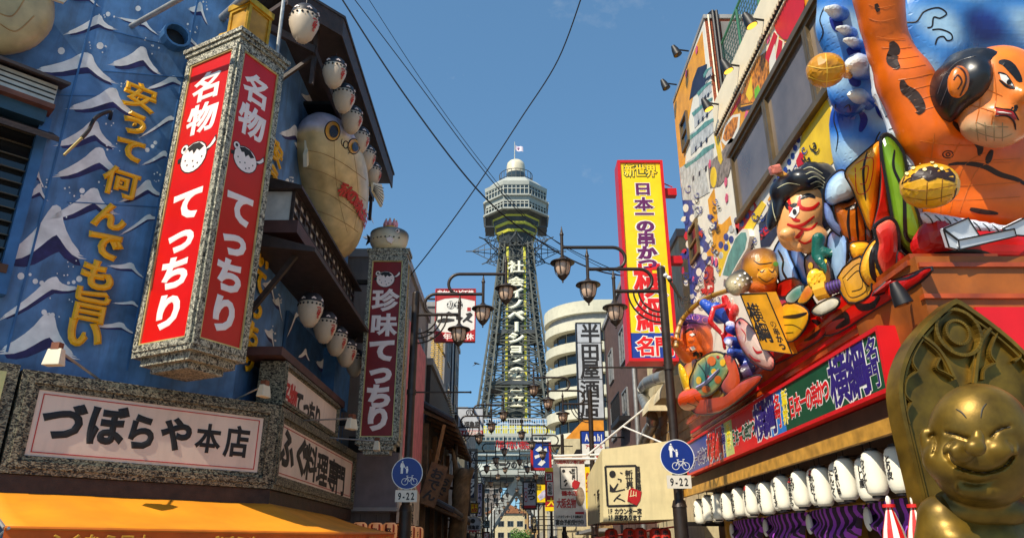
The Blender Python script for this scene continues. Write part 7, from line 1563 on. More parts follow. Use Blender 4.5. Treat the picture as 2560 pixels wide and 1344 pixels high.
# ---- blue wave arm with white tips
pts = [(2130, -30, 85, 90), (2110, 60, 70, 90), (2150, 130, 75, 80), (2130, 200, 60, 90), (2170, 260, 70, 80), (2140, 330, 62, 90), (2180, 370, 60, 60), (2125, 400, 36, 70)]
t, tr = figure('blue_wave_figure', 'tall blue painted wave with white finger tips left of the wrestler', 'figure', [(E(u, v, 9.75 + .35 * (v > 250), a, b_, 45, (u % 7 - 3) * 9), 0) for u, v, a, b_ in pts], [(60, 132, 216)], .06, .16, sh_wave)
for i, (u, v, a, b_, ro) in enumerate(((2080, 24, 20, 14, 10), (2108, 72, 22, 11, 5), (2126, 102, 22, 11, 0), (2136, 158, 18, 24, 40), (2140, 236, 20, 17, 25), (2205, 262, 24, 9, -12))):
    figure('', '', '', [(K(u + 26, v + 16, 9.62 + .22 * (v > 200), u + 6, v + 4, 9.36 + .22 * (v > 200), b_ * 1.5, b_ * 1.15), 1), (K(u + 4, v + 3, 9.34 + .22 * (v > 200), u - a * .7, v - 3 + ro * .15, 9.2 + .22 * (v > 200), b_ * 1.1, b_ * .55), 0)], [(230, 236, 230), (40, 96, 196)], .04, .03, part='wave_tip', parent=t)
strokes(t, tr, 'brush_line', blk, [([(2060, 20), (2050, 50), (2058, 80), (2048, 110)], .015, .01, .02), ([(2090, 260), (2085, 300), (2095, 340), (2090, 380)], .015, .01, .02), ([(2200, 330), (2190, 350), (2178, 400)], .02, .015, .02), ([(2110, 270), (2122, 262), (2126, 278)], .01, .01, .015)])
strokes(t, tr, 'deep_blue_stroke', mat('deep_blue', C(16, 40, 140), .4), [([(2078, 40), (2092, 60), (2095, 80)], .05, .03, .14), ([(2120, 120), (2136, 134), (2150, 126)], .05, .03, .12), ([(2130, 180), (2136, 200), (2150, 214)], .05, .03, .14), ([(2190, 260), (2210, 290), (2240, 300)], .04, .03, .12), ([(2150, 280), (2160, 300), (2150, 330)], .04, .03, .10)])
# silver scaled limb beside the wrestler's arm
t, tr = figure('silver_scaled_limb', 'silver grey scaled limb lying along the raised orange arm', 'figure', [(K(2176, 90, 9.35, 2206, 230, 9.2, 17, 22), 0), (K(2206, 230, 9.2, 2250, 330, 9.0, 22, 24), 0), (K(2250, 330, 9.0, 2282, 420, 8.9, 26, 22), 0)], [(206, 214, 224)], .05, .06)
strokes(t, tr, 'scale_line', blk, [([(2160 + 9 * i, 100 + 32 * i), (2180 + 10 * i, 94 + 32 * i), (2196 + 11 * i, 100 + 32 * i)], .012, .012, .012) for i in range(11)])
# ---- orange wrestler
SK = (228, 104, 6); HZ = 8.35
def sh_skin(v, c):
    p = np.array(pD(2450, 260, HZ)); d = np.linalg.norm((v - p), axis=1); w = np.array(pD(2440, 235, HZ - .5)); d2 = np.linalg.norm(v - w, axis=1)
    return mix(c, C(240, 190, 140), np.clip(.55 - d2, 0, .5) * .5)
prims = [(E(2450, 420, 8.9, 175, 120, 95), 0), (E(2500, 520, 8.85, 190, 90, 90), 0), (E(2360, 360, 8.85, 70, 70, 60), 0), (K(2330, 330, 8.8, 2260, 200, 8.9, 82, 62), 0), (K(2260, 200, 8.9, 2222, 120, 8.95, 62, 48), 0), (K(2206, 60, 8.9, 2190, -60, 8.85, 52, 66), 0), (K(2222, 120, 8.95, 2206, 60, 8.9, 48, 42), 0), (E(2440, 330, 8.6, 60, 50, 45), 0)]
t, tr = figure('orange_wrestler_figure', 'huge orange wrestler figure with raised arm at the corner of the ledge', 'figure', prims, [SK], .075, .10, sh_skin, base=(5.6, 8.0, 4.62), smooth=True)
WR = t
head = [(E(2490, 232, HZ, 108, 116, 95, -12), 0), (E(2490, 300, HZ - .12, 85, 62, 70, -15), 0), (E(2470, 330, HZ - .15, 66, 34, 55, -20), 2), (E(2548, 240, HZ - .42, 22, 26, 30), 0), (E(2505, 288, HZ - .42, 30, 16, 14, -25), 0)]
_, trh = figure('', '', '', head, [(234, 122, 24), (30, 30, 34), (196, 176, 140)], .055, .05, sh_skin, part='head', parent=WR, smooth=True)
_, trhh = figure('', '', '', [(E(2396, 214, HZ + .06, 56, 78, 104, -16), 0), (E(2362, 250, HZ + .1, 26, 60, 70, 10), 0), (E(2428, 160, HZ + .12, 54, 28, 90, -20), 0)], [(26, 26, 30)], .06, .04, part='hair', parent=WR, smooth=True)
strokes(WR, trhh, 'hair_seam', mat('hair_seam', C(70, 70, 76), .4), [([(2345, 235), (2362, 190), (2395, 155), (2440, 140)], .01, .01, .012), ([(2352, 262), (2370, 215), (2372, 190)], .01, .01, .012)])
strokes(WR, trh, 'panel_seam', mat('panel_seam', C(212, 106, 14), .4), [([(2440, 170), (2452, 240), (2440, 310)], .01, .01, .01), ([(2482, 160), (2490, 240), (2478, 312)], .01, .01, .01), ([(2430, 215), (2470, 225), (2505, 240)], .01, .01, .01), ([(2420, 262), (2460, 272), (2486, 280)], .01, .01, .01)])
strokes(WR, tr, 'panel_seam', mat('panel_seam', C(196, 96, 14)), [([(2296 + 8 * i, 318 + 3 * i), (2302 + 5 * i, 420), (2312 + 3 * i, 530)], .01, .01, .01) for i in (5, 13, 21, 29)] + [([(2300, v), (2400, v + 12), (2550, v + 4)], .01, .01, .01) for v in (352, 392, 452, 488)] + [([(2190 + 14 * i, 92 + 27 * i), (2225 + 16 * i, 98 + 24 * i), (2262 + 17 * i, 96 + 22 * i)], .01, .01, .01) for i in range(8)] + [([(2172, v), (2200, v + 8), (2240, v)], .01, .01, .01) for v in (12, 46)])
_, tre = figure('', '', '', [(E(2396, 205, HZ - .56, 26, 42, 18, -8), 0)], [(226, 116, 20)], .035, .02, part='ear', parent=WR, smooth=True)
strokes(WR, tre, 'ear_line', brn, [([(2376, 180), (2392, 168), (2410, 180), (2414, 205), (2400, 240)], .02, .02, .025), ([(2384, 200), (2394, 188), (2404, 204), (2394, 224)], .015, .015, .018)])
patches(WR, trh, 'eye_white', wht, [[(2498, 185), (2515, 190), (2534, 216), (2520, 214), (2502, 200)]], .012); patches(WR, trh, 'pupil', blk, [circ(2521, 207, 6, 7, 10)], .02)
strokes(WR, trh, 'brow', blk, [([(2496, 156), (2515, 158), (2535, 178), (2552, 206)], .03, .04, .10), ([(2495, 182), (2515, 190), (2536, 222)], .02, .02, .03), ([(2498, 200), (2516, 216), (2534, 222)], .01, .01, .02), ([(2540, 262), (2538, 274), (2528, 270)], .02, .03, .05)])
patches(WR, trh, 'mouth', mat('mouth_red', C(170, 20, 12), .4), [[(2488, 272), (2505, 276), (2530, 280), (2540, 296), (2532, 302), (2518, 288), (2490, 288)]], .012)
strokes(WR, trh, 'mouth_line', blk, [([(2488, 270), (2505, 274), (2530, 278), (2545, 300)], .015, .015, .03), ([(2488, 290), (2516, 290), (2534, 304), (2538, 324)], .015, .015, .025)], .014)
strokes(WR, trh, 'tooth_line', wht, [([(2492, 281), (2506, 282), (2526, 285)], .012, .012, .022)], .02)
strokes(WR, trh, 'chin_grid', mat('beard_line', C(160, 136, 98), .6), [([(2425, 320), (2455, 335), (2500, 345), (2530, 335)], .01, .01, .01), ([(2440, 305), (2470, 315), (2520, 318)], .01, .01, .01)] + [([(2440 + 22 * i, 306), (2446 + 20 * i, 352)], .01, .01, .01) for i in range(4)])
strokes(WR, tr, 'muscle_stroke', mat('sepia_stroke', C(44, 20, 8), .5), [([(2228, 105), (2236, 125), (2230, 150), (2248, 172)], .04, .03, .13), ([(2255, 200), (2262, 222), (2285, 240), (2302, 270), (2294, 285)], .03, .04, .12), ([(2382, 305), (2400, 322), (2425, 335), (2440, 350)], .03, .03, .08), ([(2438, 358), (2450, 368), (2448, 390)], .03, .02, .07), ([(2480, 375), (2472, 395), (2468, 410)], .03, .02, .07), ([(2370, 412), (2410, 408), (2460, 416), (2500, 436), (2545, 450), (2575, 470)], .02, .03, .06), ([(2425, 522), (2450, 528), (2495, 534)], .03, .02, .06), ([(2190, 10), (2196, 30)], .03, .03, .05)])
strokes(WR, tr, 'nipple', brn, [([(2370 + 13 * math.cos(k * math.pi / 4), 386 + 9 * math.sin(k * math.pi / 4)) for k in range(9)], .014, .014, .014), ([(2370 + 5 * math.cos(k * math.pi / 4), 386 + 4 * math.sin(k * math.pi / 4)) for k in range(9)], .014, .014, .014)])
# rope belt and white folded paper strips, red apron
prr = []
for i in range(13): prr.append((E(2322 + 24 * i, 545 + 4.2 * i, 8.15, 24, 14, 16, -32), 0))
_, trr = figure('', '', '', prr, [(214, 218, 228)], .035, .008, part='rope_belt', parent=WR)
strokes(WR, trr, 'rope_line', blk, [([(2312 + 24 * i, 534 + 4 * i), (2326 + 24 * i, 546 + 4 * i), (2334 + 24 * i, 562 + 4 * i)], .012, .012, .012) for i in range(12)])
_, tra = figure('', '', '', [(E(2450, 625, 8.3, 175, 70, 60, -4), 0), (E(2560, 640, 8.3, 120, 60, 60), 0), (E(2340, 590, 8.2, 42, 50, 40), 0)], [(190, 18, 14)], .075, .08, part='red_apron', parent=WR)
strokes(WR, tra, 'apron_line', blk, [([(2335, 632), (2400, 628), (2450, 630), (2500, 648), (2560, 668)], .015, .02, .05)])
fold = mat('folded_white_paper', C(226, 230, 236), .5, var=.08)
for (pp_, zc) in (([(2358, 572), (2420, 545), (2452, 596), (2395, 600)], 7.75), ([(2395, 600), (2535, 572), (2540, 590), (2398, 624)], 7.72), ([(2358, 574), (2396, 602), (2394, 624), (2372, 618)], 7.74), ([(2505, 572), (2560, 545), (2600, 560), (2600, 592), (2540, 588)], 7.78)):
    A_ = [pD(u, v, zc + .0006 * (u - 2358)) for u, v in pp_]; n_ = (A_[1] - A_[0]).cross(A_[2] - A_[0]).normalized(); n_ = n_ if n_.dot(FWD) < 0 else -n_; b = MB(); m_ = len(A_); b.add([a - n_ * .05 for a in A_] + [a for a in A_], [tuple(range(m_ - 1, -1, -1)), tuple(range(m_, 2 * m_))] + [(i, (i + 1) % m_, m_ + (i + 1) % m_, m_ + i) for i in range(m_)]); b.build('paper_strip', fold, WR)
    b = MB(); b.tube([a + n_ * .006 for a in A_] + [A_[0] + n_ * .006], .009, 5); b.build('paper_strip_edge', blk, WR)
# ---- dough balls
t, tr = figure('small_dough_ball', 'round brown dough ball on a stick beside the blue wave', 'figure', [(E(2064, 176, 8.95, 48, 44, 44), 0), (K(2100, 180, 8.95, 2124, 190, 9.4, 13, 10), 1)], [(206, 140, 16), (226, 160, 30)], .065, .02, lambda v, c: mix(c, C(110, 62, 10), np.clip(np.sin(v[:, 0] * 17) * np.sin(v[:, 2] * 19) - .3, 0, .7)))
strokes(t, tr, 'panel_seam', mat('dough_seam', C(240, 190, 60), .5), [([(2020, 165), (2060, 172), (2108, 165)], .012, .012, .012), ([(2022, 192), (2062, 204), (2100, 196)], .012, .012, .012), ([(2064, 134), (2068, 176), (2066, 218)], .012, .012, .012)])
t, tr = figure('sauced_dough_ball', 'large dough ball with dark sauce in front of the wrestler', 'figure', [(E(2324, 465, 7.9, 70, 58, 62, 6), 0)], [(228, 166, 24)], .07, .02)
patches(t, tr, 'sauce', mat('dark_sauce', C(52, 30, 22), .35, var=.2), [[(2254, 462), (2262, 440), (2285, 415), (2325, 404), (2365, 412), (2388, 440), (2386, 456), (2374, 450), (2366, 436), (2352, 434), (2338, 448), (2320, 454), (2308, 444), (2284, 440), (2268, 448)]])
patches(t, tr, 'topping', mat('topping_cream', C(236, 220, 150), .5), [circ(u, v, 5, 4, 8) for u, v in ((2285, 422), (2312, 426), (2338, 418), (2300, 410), (2352, 424), (2330, 408), (2270, 436))], .018)
strokes(t, tr, 'panel_seam', mat('dough_seam2', C(150, 96, 12), .5), [([(2258, 470), (2310, 476), (2390, 462)], .01, .01, .01), ([(2265, 492), (2320, 500), (2380, 486)], .01, .01, .01), ([(2318, 456), (2316, 522)], .01, .01, .01), ([(2356, 440), (2352, 515)], .01, .01, .01)])
strokes(t, tr, 'outline', blk, [([(2300, 522), (2340, 524), (2380, 500), (2391, 470)], .02, .02, .03)])
# ---- robed sleeve: yellow, red and green panels
t = thing('red_green_robe_figure', 'flaring robe of red, yellow and green panels between warrior and wrestler', 'figure', (4.6, 9.0, 4.62))
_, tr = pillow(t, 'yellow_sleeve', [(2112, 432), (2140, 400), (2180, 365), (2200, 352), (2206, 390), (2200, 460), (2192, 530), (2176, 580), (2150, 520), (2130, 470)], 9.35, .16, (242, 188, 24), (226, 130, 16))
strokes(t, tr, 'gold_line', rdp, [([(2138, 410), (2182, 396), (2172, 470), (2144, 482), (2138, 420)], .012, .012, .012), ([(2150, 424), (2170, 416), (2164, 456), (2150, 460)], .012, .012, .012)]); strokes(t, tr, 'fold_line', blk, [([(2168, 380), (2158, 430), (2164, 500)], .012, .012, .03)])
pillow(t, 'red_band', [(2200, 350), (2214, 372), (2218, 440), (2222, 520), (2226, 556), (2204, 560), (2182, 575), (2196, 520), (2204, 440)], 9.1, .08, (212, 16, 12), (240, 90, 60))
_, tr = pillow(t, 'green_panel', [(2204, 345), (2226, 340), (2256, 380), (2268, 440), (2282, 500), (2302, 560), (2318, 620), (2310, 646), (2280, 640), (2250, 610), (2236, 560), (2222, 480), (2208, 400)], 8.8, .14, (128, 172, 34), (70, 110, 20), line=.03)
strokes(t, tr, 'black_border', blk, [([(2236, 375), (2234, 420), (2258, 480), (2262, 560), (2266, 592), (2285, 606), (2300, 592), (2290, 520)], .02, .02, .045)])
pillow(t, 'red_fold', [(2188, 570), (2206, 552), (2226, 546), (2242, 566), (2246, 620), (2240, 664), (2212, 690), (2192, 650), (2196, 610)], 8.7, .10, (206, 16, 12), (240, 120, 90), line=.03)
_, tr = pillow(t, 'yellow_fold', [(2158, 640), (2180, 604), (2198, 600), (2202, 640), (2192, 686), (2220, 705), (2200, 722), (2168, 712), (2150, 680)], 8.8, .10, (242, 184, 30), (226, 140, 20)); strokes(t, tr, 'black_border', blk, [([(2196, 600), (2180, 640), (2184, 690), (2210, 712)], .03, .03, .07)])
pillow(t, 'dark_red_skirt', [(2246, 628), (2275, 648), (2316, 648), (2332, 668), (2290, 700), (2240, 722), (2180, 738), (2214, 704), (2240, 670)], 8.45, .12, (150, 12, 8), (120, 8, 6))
# ---- helmet and pale armour beside the warrior
t = thing('blue_helmet_figure', 'pale blue visored head with brown bars next to the warrior face', 'figure', (4.5, 9.6, 4.62))
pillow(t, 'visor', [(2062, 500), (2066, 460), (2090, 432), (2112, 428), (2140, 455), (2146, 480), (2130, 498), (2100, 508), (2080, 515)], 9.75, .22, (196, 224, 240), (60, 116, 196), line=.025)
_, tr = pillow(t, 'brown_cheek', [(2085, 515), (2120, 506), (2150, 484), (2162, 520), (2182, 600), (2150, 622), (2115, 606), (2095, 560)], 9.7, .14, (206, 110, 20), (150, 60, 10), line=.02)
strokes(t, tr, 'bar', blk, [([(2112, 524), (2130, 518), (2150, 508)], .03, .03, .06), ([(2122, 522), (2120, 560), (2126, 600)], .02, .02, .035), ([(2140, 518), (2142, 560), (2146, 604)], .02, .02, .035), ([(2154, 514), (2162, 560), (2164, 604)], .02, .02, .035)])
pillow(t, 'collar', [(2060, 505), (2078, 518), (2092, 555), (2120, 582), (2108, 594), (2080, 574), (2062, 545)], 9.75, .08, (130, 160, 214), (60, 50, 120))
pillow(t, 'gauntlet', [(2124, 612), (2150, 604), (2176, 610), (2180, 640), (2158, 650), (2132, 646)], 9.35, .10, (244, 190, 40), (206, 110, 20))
# ---- warrior
def sh_face(v, c): return c
WZ = 10.75
prims = [(E(2006, 540, WZ, 56, 92, 52, -22), 0), (E(2026, 596, WZ - .1, 44, 40, 42, -20), 0), (E(1968, 585, WZ - .42, 20, 17, 18), 0), (E(1990, 615, WZ - .4, 22, 12, 12, -40), 0)]
t, tr = figure('warrior_figure', 'fierce warrior figure with black hair and red striped face on the ledge', 'figure', prims, [(244, 172, 104)], .045, .03, base=(4.5, 10.2, 4.62), smooth=True); W_ = t
_, trw = figure('', '', '', [(p, 0) for p, _ in [(E(2040, 470, WZ + .12, 48, 66, 55, -20), 1), (E(2058, 510, WZ - .02, 34, 78, 50, -8), 1), (E(1975, 470, WZ + .1, 52, 36, 45, 22), 1), (E(1940, 520, WZ + .15, 14, 60, 40, -16), 1), (E(2008, 452, WZ - .1, 44, 30, 40, -10), 1), (E(2030, 430, WZ, 30, 26, 30), 1)]], [(22, 22, 28)], .05, .03, part='hair', parent=W_, smooth=True)
strokes(t, tr, 'red_face_stripe', rdp, [([(1970, 480), (1974, 510), (1984, 545), (2000, 552)], .04, .03, .06), ([(2000, 490), (1998, 512), (2010, 522), (2032, 520), (2048, 506)], .03, .03, .06), ([(1968, 560), (1988, 566), (2010, 560), (2036, 540)], .03, .02, .05), ([(1985, 565), (2004, 572), (2026, 572), (2044, 556)], .02, .02, .04), ([(1996, 600), (2012, 608), (2028, 600), (2036, 586)], .02, .02, .035)])
patches(t, tr, 'eye_white', wht, [[(1972, 540), (1984, 520), (1998, 516), (1998, 530), (1986, 546)]], .012); patches(t, tr, 'pupil', blk, [circ(1987, 530, 5, 7, 10)], .02)
strokes(t, tr, 'brow', blk, [([(1960, 502), (1974, 518), (1992, 508)], .03, .03, .09), ([(2000, 498), (2020, 488), (2038, 494)], .02, .02, .07), ([(1976, 542), (1984, 526), (1996, 520)], .012, .012, .02), ([(1990, 596), (2000, 586), (2006, 578)], .012, .012, .03)])
patches(t, tr, 'mouth', mat('mouth_red', C(170, 20, 12)), [[(1984, 596), (1996, 582), (2006, 572), (2010, 580), (1998, 596)]], .012)
strokes(t, trw, 'hair_line', mat('hair_line', C(190, 186, 150), .5), [([(2008 + 6 * i, 424 + 12 * i), (2028 + 6 * i, 418 + 12 * i), (2056 + 5 * i, 434 + 13 * i)], .012, .012, .016) for i in range(5)] + [([(1930, 500), (1934, 530), (1946, 570)], .012, .012, .016), ([(1944, 470), (1970, 458), (2000, 462)], .01, .01, .014)])
_, trb = pillow(W_, 'robe', [(1936, 625), (1955, 598), (1975, 640), (1996, 690), (2004, 732), (1976, 738), (1950, 704), (1932, 660)], 4.4, .14, (160, 196, 234), (70, 110, 190), line=.02)
strokes(W_, trb, 'robe_border', blk, [([(1945, 625), (1958, 650), (1958, 680), (1985, 720)], .03, .03, .08)])
_, trb = pillow(W_, 'robe', [(1985, 600), (2010, 640), (2030, 650), (2030, 710), (2014, 730), (1996, 690), (1976, 640)], 4.45, .08, (120, 160, 220), (50, 60, 130), line=.02)
pillow(W_, 'robe', [(2070, 592), (2096, 572), (2118, 600), (2112, 690), (2084, 722), (2072, 660)], 4.4, .12, (170, 204, 236), (60, 100, 190), line=.02)
_, trb = pillow(W_, 'robe_front', [(2012, 645), (2048, 630), (2074, 660), (2078, 712), (2044, 732), (2022, 706)], 4.3, .10, (96, 56, 42), (60, 30, 30), line=.015)
patches(W_, trb, 'gold_crest', yelp, [circ(2028, 664, 6, 9, 10), circ(2060, 654, 8, 7, 10)], .010)
figure('', '', '', [(K(2046, 596, 10.1, 2040, 640, 10.1, 16, 12), 0), (K(2060, 630, 10.05, 2118, 642, 9.9, 13, 9), 0), (K(2048, 650, 10.05, 2072, 680, 9.95, 12, 9), 0)], [(16, 96, 84)], .035, .02, part='green_cord', parent=W_)
figure('', '', '', [(K(1944, 430, 10.9, 1968, 442, 10.8, 10, 7), 0), (Bx(1938, 424, 10.85, 10, 8, 10, 15), 1)], [(200, 140, 20), (226, 130, 110)], .03, .01, part='hair_ornament', parent=W_)
figure('', '', '', [(E(2042, 700, 10.1, 24, 30, 16, 15), 0), (K(2030, 688, 10.0, 2046, 716, 9.95, 6, 5), 0), (K(2042, 684, 10.0, 2058, 712, 9.95, 6, 5), 0), (K(2052, 680, 10.0, 2068, 708, 9.95, 6, 5), 0), (K(2022, 700, 10.0, 2036, 722, 9.95, 6, 5), 0)], [(240, 190, 40)], .028, .015, part='hand', parent=W_)
# sword
t = thing('sword_hilt', 'purple wrapped sword hilt with golden pommel in front of the robe', 'sword', tuple(pD(2110, 712, 9.5))); a_, c_ = pD(2070, 722, 9.75), pD(2160, 694, 9.45)
b = MB(); b.tube([a_, c_], .085, 10); b.build('grip', mat('purple_wrap', C(84, 50, 130), .5, var=.2), t, True)
for i in range(12): p, q_ = a_.lerp(c_, (i + .2) / 12), a_.lerp(c_, (i + .55) / 12); b = MB(); b.tube([p, q_], .092, 10); b.build('wrap', mat('dark_purple_wrap', C(44, 22, 60), .5), t, True)
d_ = (c_ - a_).normalized(); b = MB(); b.tube([a_ - d_ * .16, a_], .12, 8); b.build('pommel', mat('gilt_wood', C(226, 160, 30), .4), t); b = MB(); b.tube([c_, c_ + d_ * .08], .15, 12); b.build('guard', mat('gilt_wood', C(226, 160, 30)), t)
# red lacquer base along the ledge
t = thing('red_robe_base', 'long red painted robe base with yellow and black patterns along the ledge', 'figure', (4.4, 11, 4.62))
_, tr = pillow(t, 'red_cloth', [(2060, 760), (2110, 730), (2190, 712), (2262, 690), (2330, 668), (2302, 704), (2190, 772), (2095, 832), (2050, 830)], 4.35, .10, (206, 18, 8), (150, 10, 6))
strokes(t, tr, 'black_pattern', blk, [([(2080, 800), (2110, 786), (2120, 800), (2090, 820)], .03, .03, .10), ([(2130, 730), (2146, 764), (2180, 764), (2200, 740)], .03, .03, .09), ([(2230, 700), (2270, 694), (2316, 670)], .02, .02, .04)])
_, tr = pillow(t, 'red_cloth', [(1926, 730), (1960, 700), (2000, 700), (2040, 760), (2066, 800), (2060, 840), (1990, 884), (1930, 912), (1904, 890), (1906, 800)], 4.35, .14, (210, 20, 8), (150, 10, 6))
strokes(t, tr, 'black_pattern', blk, [([(1930, 740), (1960, 744), (1990, 730)], .02, .02, .06), ([(2030, 800), (2050, 812), (2034, 836), (2010, 850)], .03, .03, .10)])
_, tr = pillow(t, 'yellow_panel', [(1952, 766), (1985, 756), (2020, 775), (2018, 810), (1992, 846), (1964, 852), (1950, 810)], 4.2, .08, (244, 186, 24), (230, 120, 16)); strokes(t, tr, 'panel_line', blk, [([(1956, 792), (1990, 790), (2018, 782)], .02, .02, .06), ([(1960, 812), (1984, 812), (2006, 824)], .01, .01, .012), ([(1964, 832), (1984, 830)], .01, .01, .012)])
pillow(t, 'teal_panel', [(1964, 742), (1990, 716), (2012, 712), (2010, 730), (1992, 752), (1974, 760)], 4.2, .05, (60, 140, 126), (230, 230, 220)); pillow(t, 'orange_panel', [(1994, 756), (2006, 722), (2032, 708), (2036, 730), (2016, 756)], 4.2, .05, (236, 120, 16), (250, 200, 60))
_, tr = pillow(t, 'ochre_mat', [(2094, 692), (2150, 640), (2176, 690), (2174, 738), (2122, 756)], 4.3, .03, (232, 166, 40), (214, 140, 30)); strokes(t, tr, 'panel_line', blk, [([(2106, 696), (2148, 658), (2166, 694), (2164, 728), (2126, 742), (2108, 700)], .01, .01, .01), ([(2118, 700), (2146, 676), (2156, 700), (2154, 720), (2130, 728)], .01, .01, .01)])
pillow(t, 'white_foot', [(2030, 778), (2046, 760), (2080, 744), (2098, 750), (2092, 768), (2052, 788)], 4.1, .06, (236, 226, 200), (180, 160, 120))
# ---- little golden figure and polka-dot fish
t, tr = figure('golden_haired_figure', 'small golden faced figure with brown hair left of the warrior', 'figure', [(E(1905, 675, 12.1, 42, 44, 36, -8), 0), (E(1898, 646, 12.2, 42, 26, 38, 12), 1), (E(1872, 670, 12.2, 18, 36, 30, -10), 1), (E(1918, 690, 11.75, 26, 22, 16), 0), (E(1905, 715, 12.1, 40, 26, 30), 2)], [(226, 150, 26), (96, 58, 36), (206, 90, 20)], .042, .04)
strokes(t, tr, 'face_line', blk, [([(1894, 672), (1904, 680), (1912, 674)], .01, .01, .02), ([(1920, 672), (1930, 680), (1936, 672)], .01, .01, .02), ([(1896, 690), (1915, 704), (1934, 694)], .01, .01, .018), ([(1884, 650), (1900, 660), (1930, 656)], .01, .01, .02)])
patches(t, tr, 'green_patch', grnp, [circ(1938, 660, 7, 6, 8)], .012)
t, tr = figure('polka_dot_fish', 'dark fish with white dots lying beside the wooden sign', 'figure', [(E(1858, 702, 12.2, 48, 30, 34, 22), 0), (E(1842, 716, 12.1, 24, 24, 26), 1), (K(1895, 690, 12.2, 1918, 676, 12.3, 14, 20), 2)], [(50, 44, 40), (206, 190, 150), (150, 110, 40)], .045, .03)
patches(t, tr, 'white_dot', wht, [circ(u, v, 3, 3, 6) for u, v in ((1850, 690), (1862, 684), (1874, 680), (1856, 700), (1868, 696), (1880, 692), (1844, 698), (1848, 712), (1864, 710), (1878, 704), (1838, 706), (1888, 684))], .014)
# ---- wooden plaque
t = thing('wooden_plaque', 'tilted yellow wooden plaque with black characters on the ledge', 'sign', tuple(pX(1955, 880, 3.9))); q0, q1, q2, q3 = pD(1851, 735, 11.75), pD(1916, 732, 11.35), pD(1980, 884, 11.1), pD(1906, 874, 11.5)
pw = mat('plaque_wood', C(226, 158, 34), .4, var=.2, scale=3); ex = (q1 - q0).normalized(); ey_ = (q0 - q3).normalized(); n_ = ex.cross(ey_).normalized(); dp = n_ * -.16 + ex * .06; b = MB(); b.hexa([q3, q2, q2 + dp, q3 + dp, q0, q1, q1 + dp, q0 + dp]); b.build('board', pw, t); b = MB(); b.tube([q0, q1, q2, q3, q0], .012, 5); b.build('edge_line', blk, t)
fq = Fr(q3, (q2 - q3), (q0 - q3)); wq, hq = (q2 - q3).length, (q0 - q3).length; b = MB(); letters(b, vtext('横綱', wq * .30, hq * .84, hq * .16, wq * .46), fq, .006, .006, .07); letters(b, vtext('日本一の串かつ', wq * .78, hq * .95, hq * .05, wq * .20), fq, .006, .006, .06); b.build('lettering', ink, t)
# ---- red bream, lobster, blue wave hands
t = thing('red_bream_figure', 'red and white bream held beside the fisherman', 'figure', (4.1, 13, 4.62)); _, tr = pillow(t, 'body', [(1838, 812), (1848, 796), (1862, 800), (1890, 830), (1915, 870), (1936, 900), (1930, 924), (1900, 916), (1868, 890), (1845, 850)], 4.08, .22, (244, 214, 196), (206, 24, 10))
strokes(t, tr, 'gill_line', rdp, [([(1852, 820), (1864, 836), (1862, 856)], .012, .012, .03), ([(1882, 866), (1892, 880), (1906, 878)], .02, .02, .05), ([(1872, 884), (1886, 898), (1902, 902)], .02, .02, .05)]); patches(t, tr, 'eye', blk, [circ(1850, 806, 3, 4, 8)], .014)
t, tr = figure('red_lobster_figure', 'glossy red lobster beside the fisherman', 'figure', [(K(1812, 745, 14.0, 1826, 785, 13.9, 9, 15), 0), (K(1826, 785, 13.9, 1822, 840, 13.9, 15, 13), 0), (K(1812, 762, 13.8, 1784, 770, 13.7, 6, 5), 0), (K(1784, 770, 13.7, 1776, 800, 13.6, 6, 7), 0), (K(1776, 805, 13.6, 1808, 838, 13.5, 7, 5), 0), (K(1808, 838, 13.5, 1812, 872, 13.5, 6, 4), 0), (E(1838, 775, 13.8, 10, 16, 10), 0), (K(1830, 745, 13.9, 1848, 800, 13.7, 3, 2), 1), (E(1822, 850, 13.8, 16, 14, 12), 0)], [(196, 14, 16), (230, 190, 170)], .03, .015)
t, tr = figure('blue_wave_hands', 'blue curling wave fingers under the red bream', 'figure', [(K(1846, 830, 13.6, 1822, 822, 13.4, 12, 10), 0), (K(1850, 856, 13.5, 1818, 850, 13.3, 14, 10), 0), (K(1860, 890, 13.4, 1826, 878, 13.2, 15, 10), 0), (K(1845, 870, 13.6, 1880, 930, 13.2, 16, 18), 0), (K(1820, 800, 13.9, 1790, 772, 14.0, 14, 18), 0), (K(1760, 758, 14.3, 1800, 790, 14.1, 12, 20), 0), (E(1870, 930, 13.2, 40, 22, 22, 25), 1), (E(1825, 810, 13.6, 12, 10, 10), 2), (E(1822, 856, 13.2, 10, 9, 9), 2)], [(40, 80, 180), (70, 44, 60), (206, 206, 226)], .045, .04)
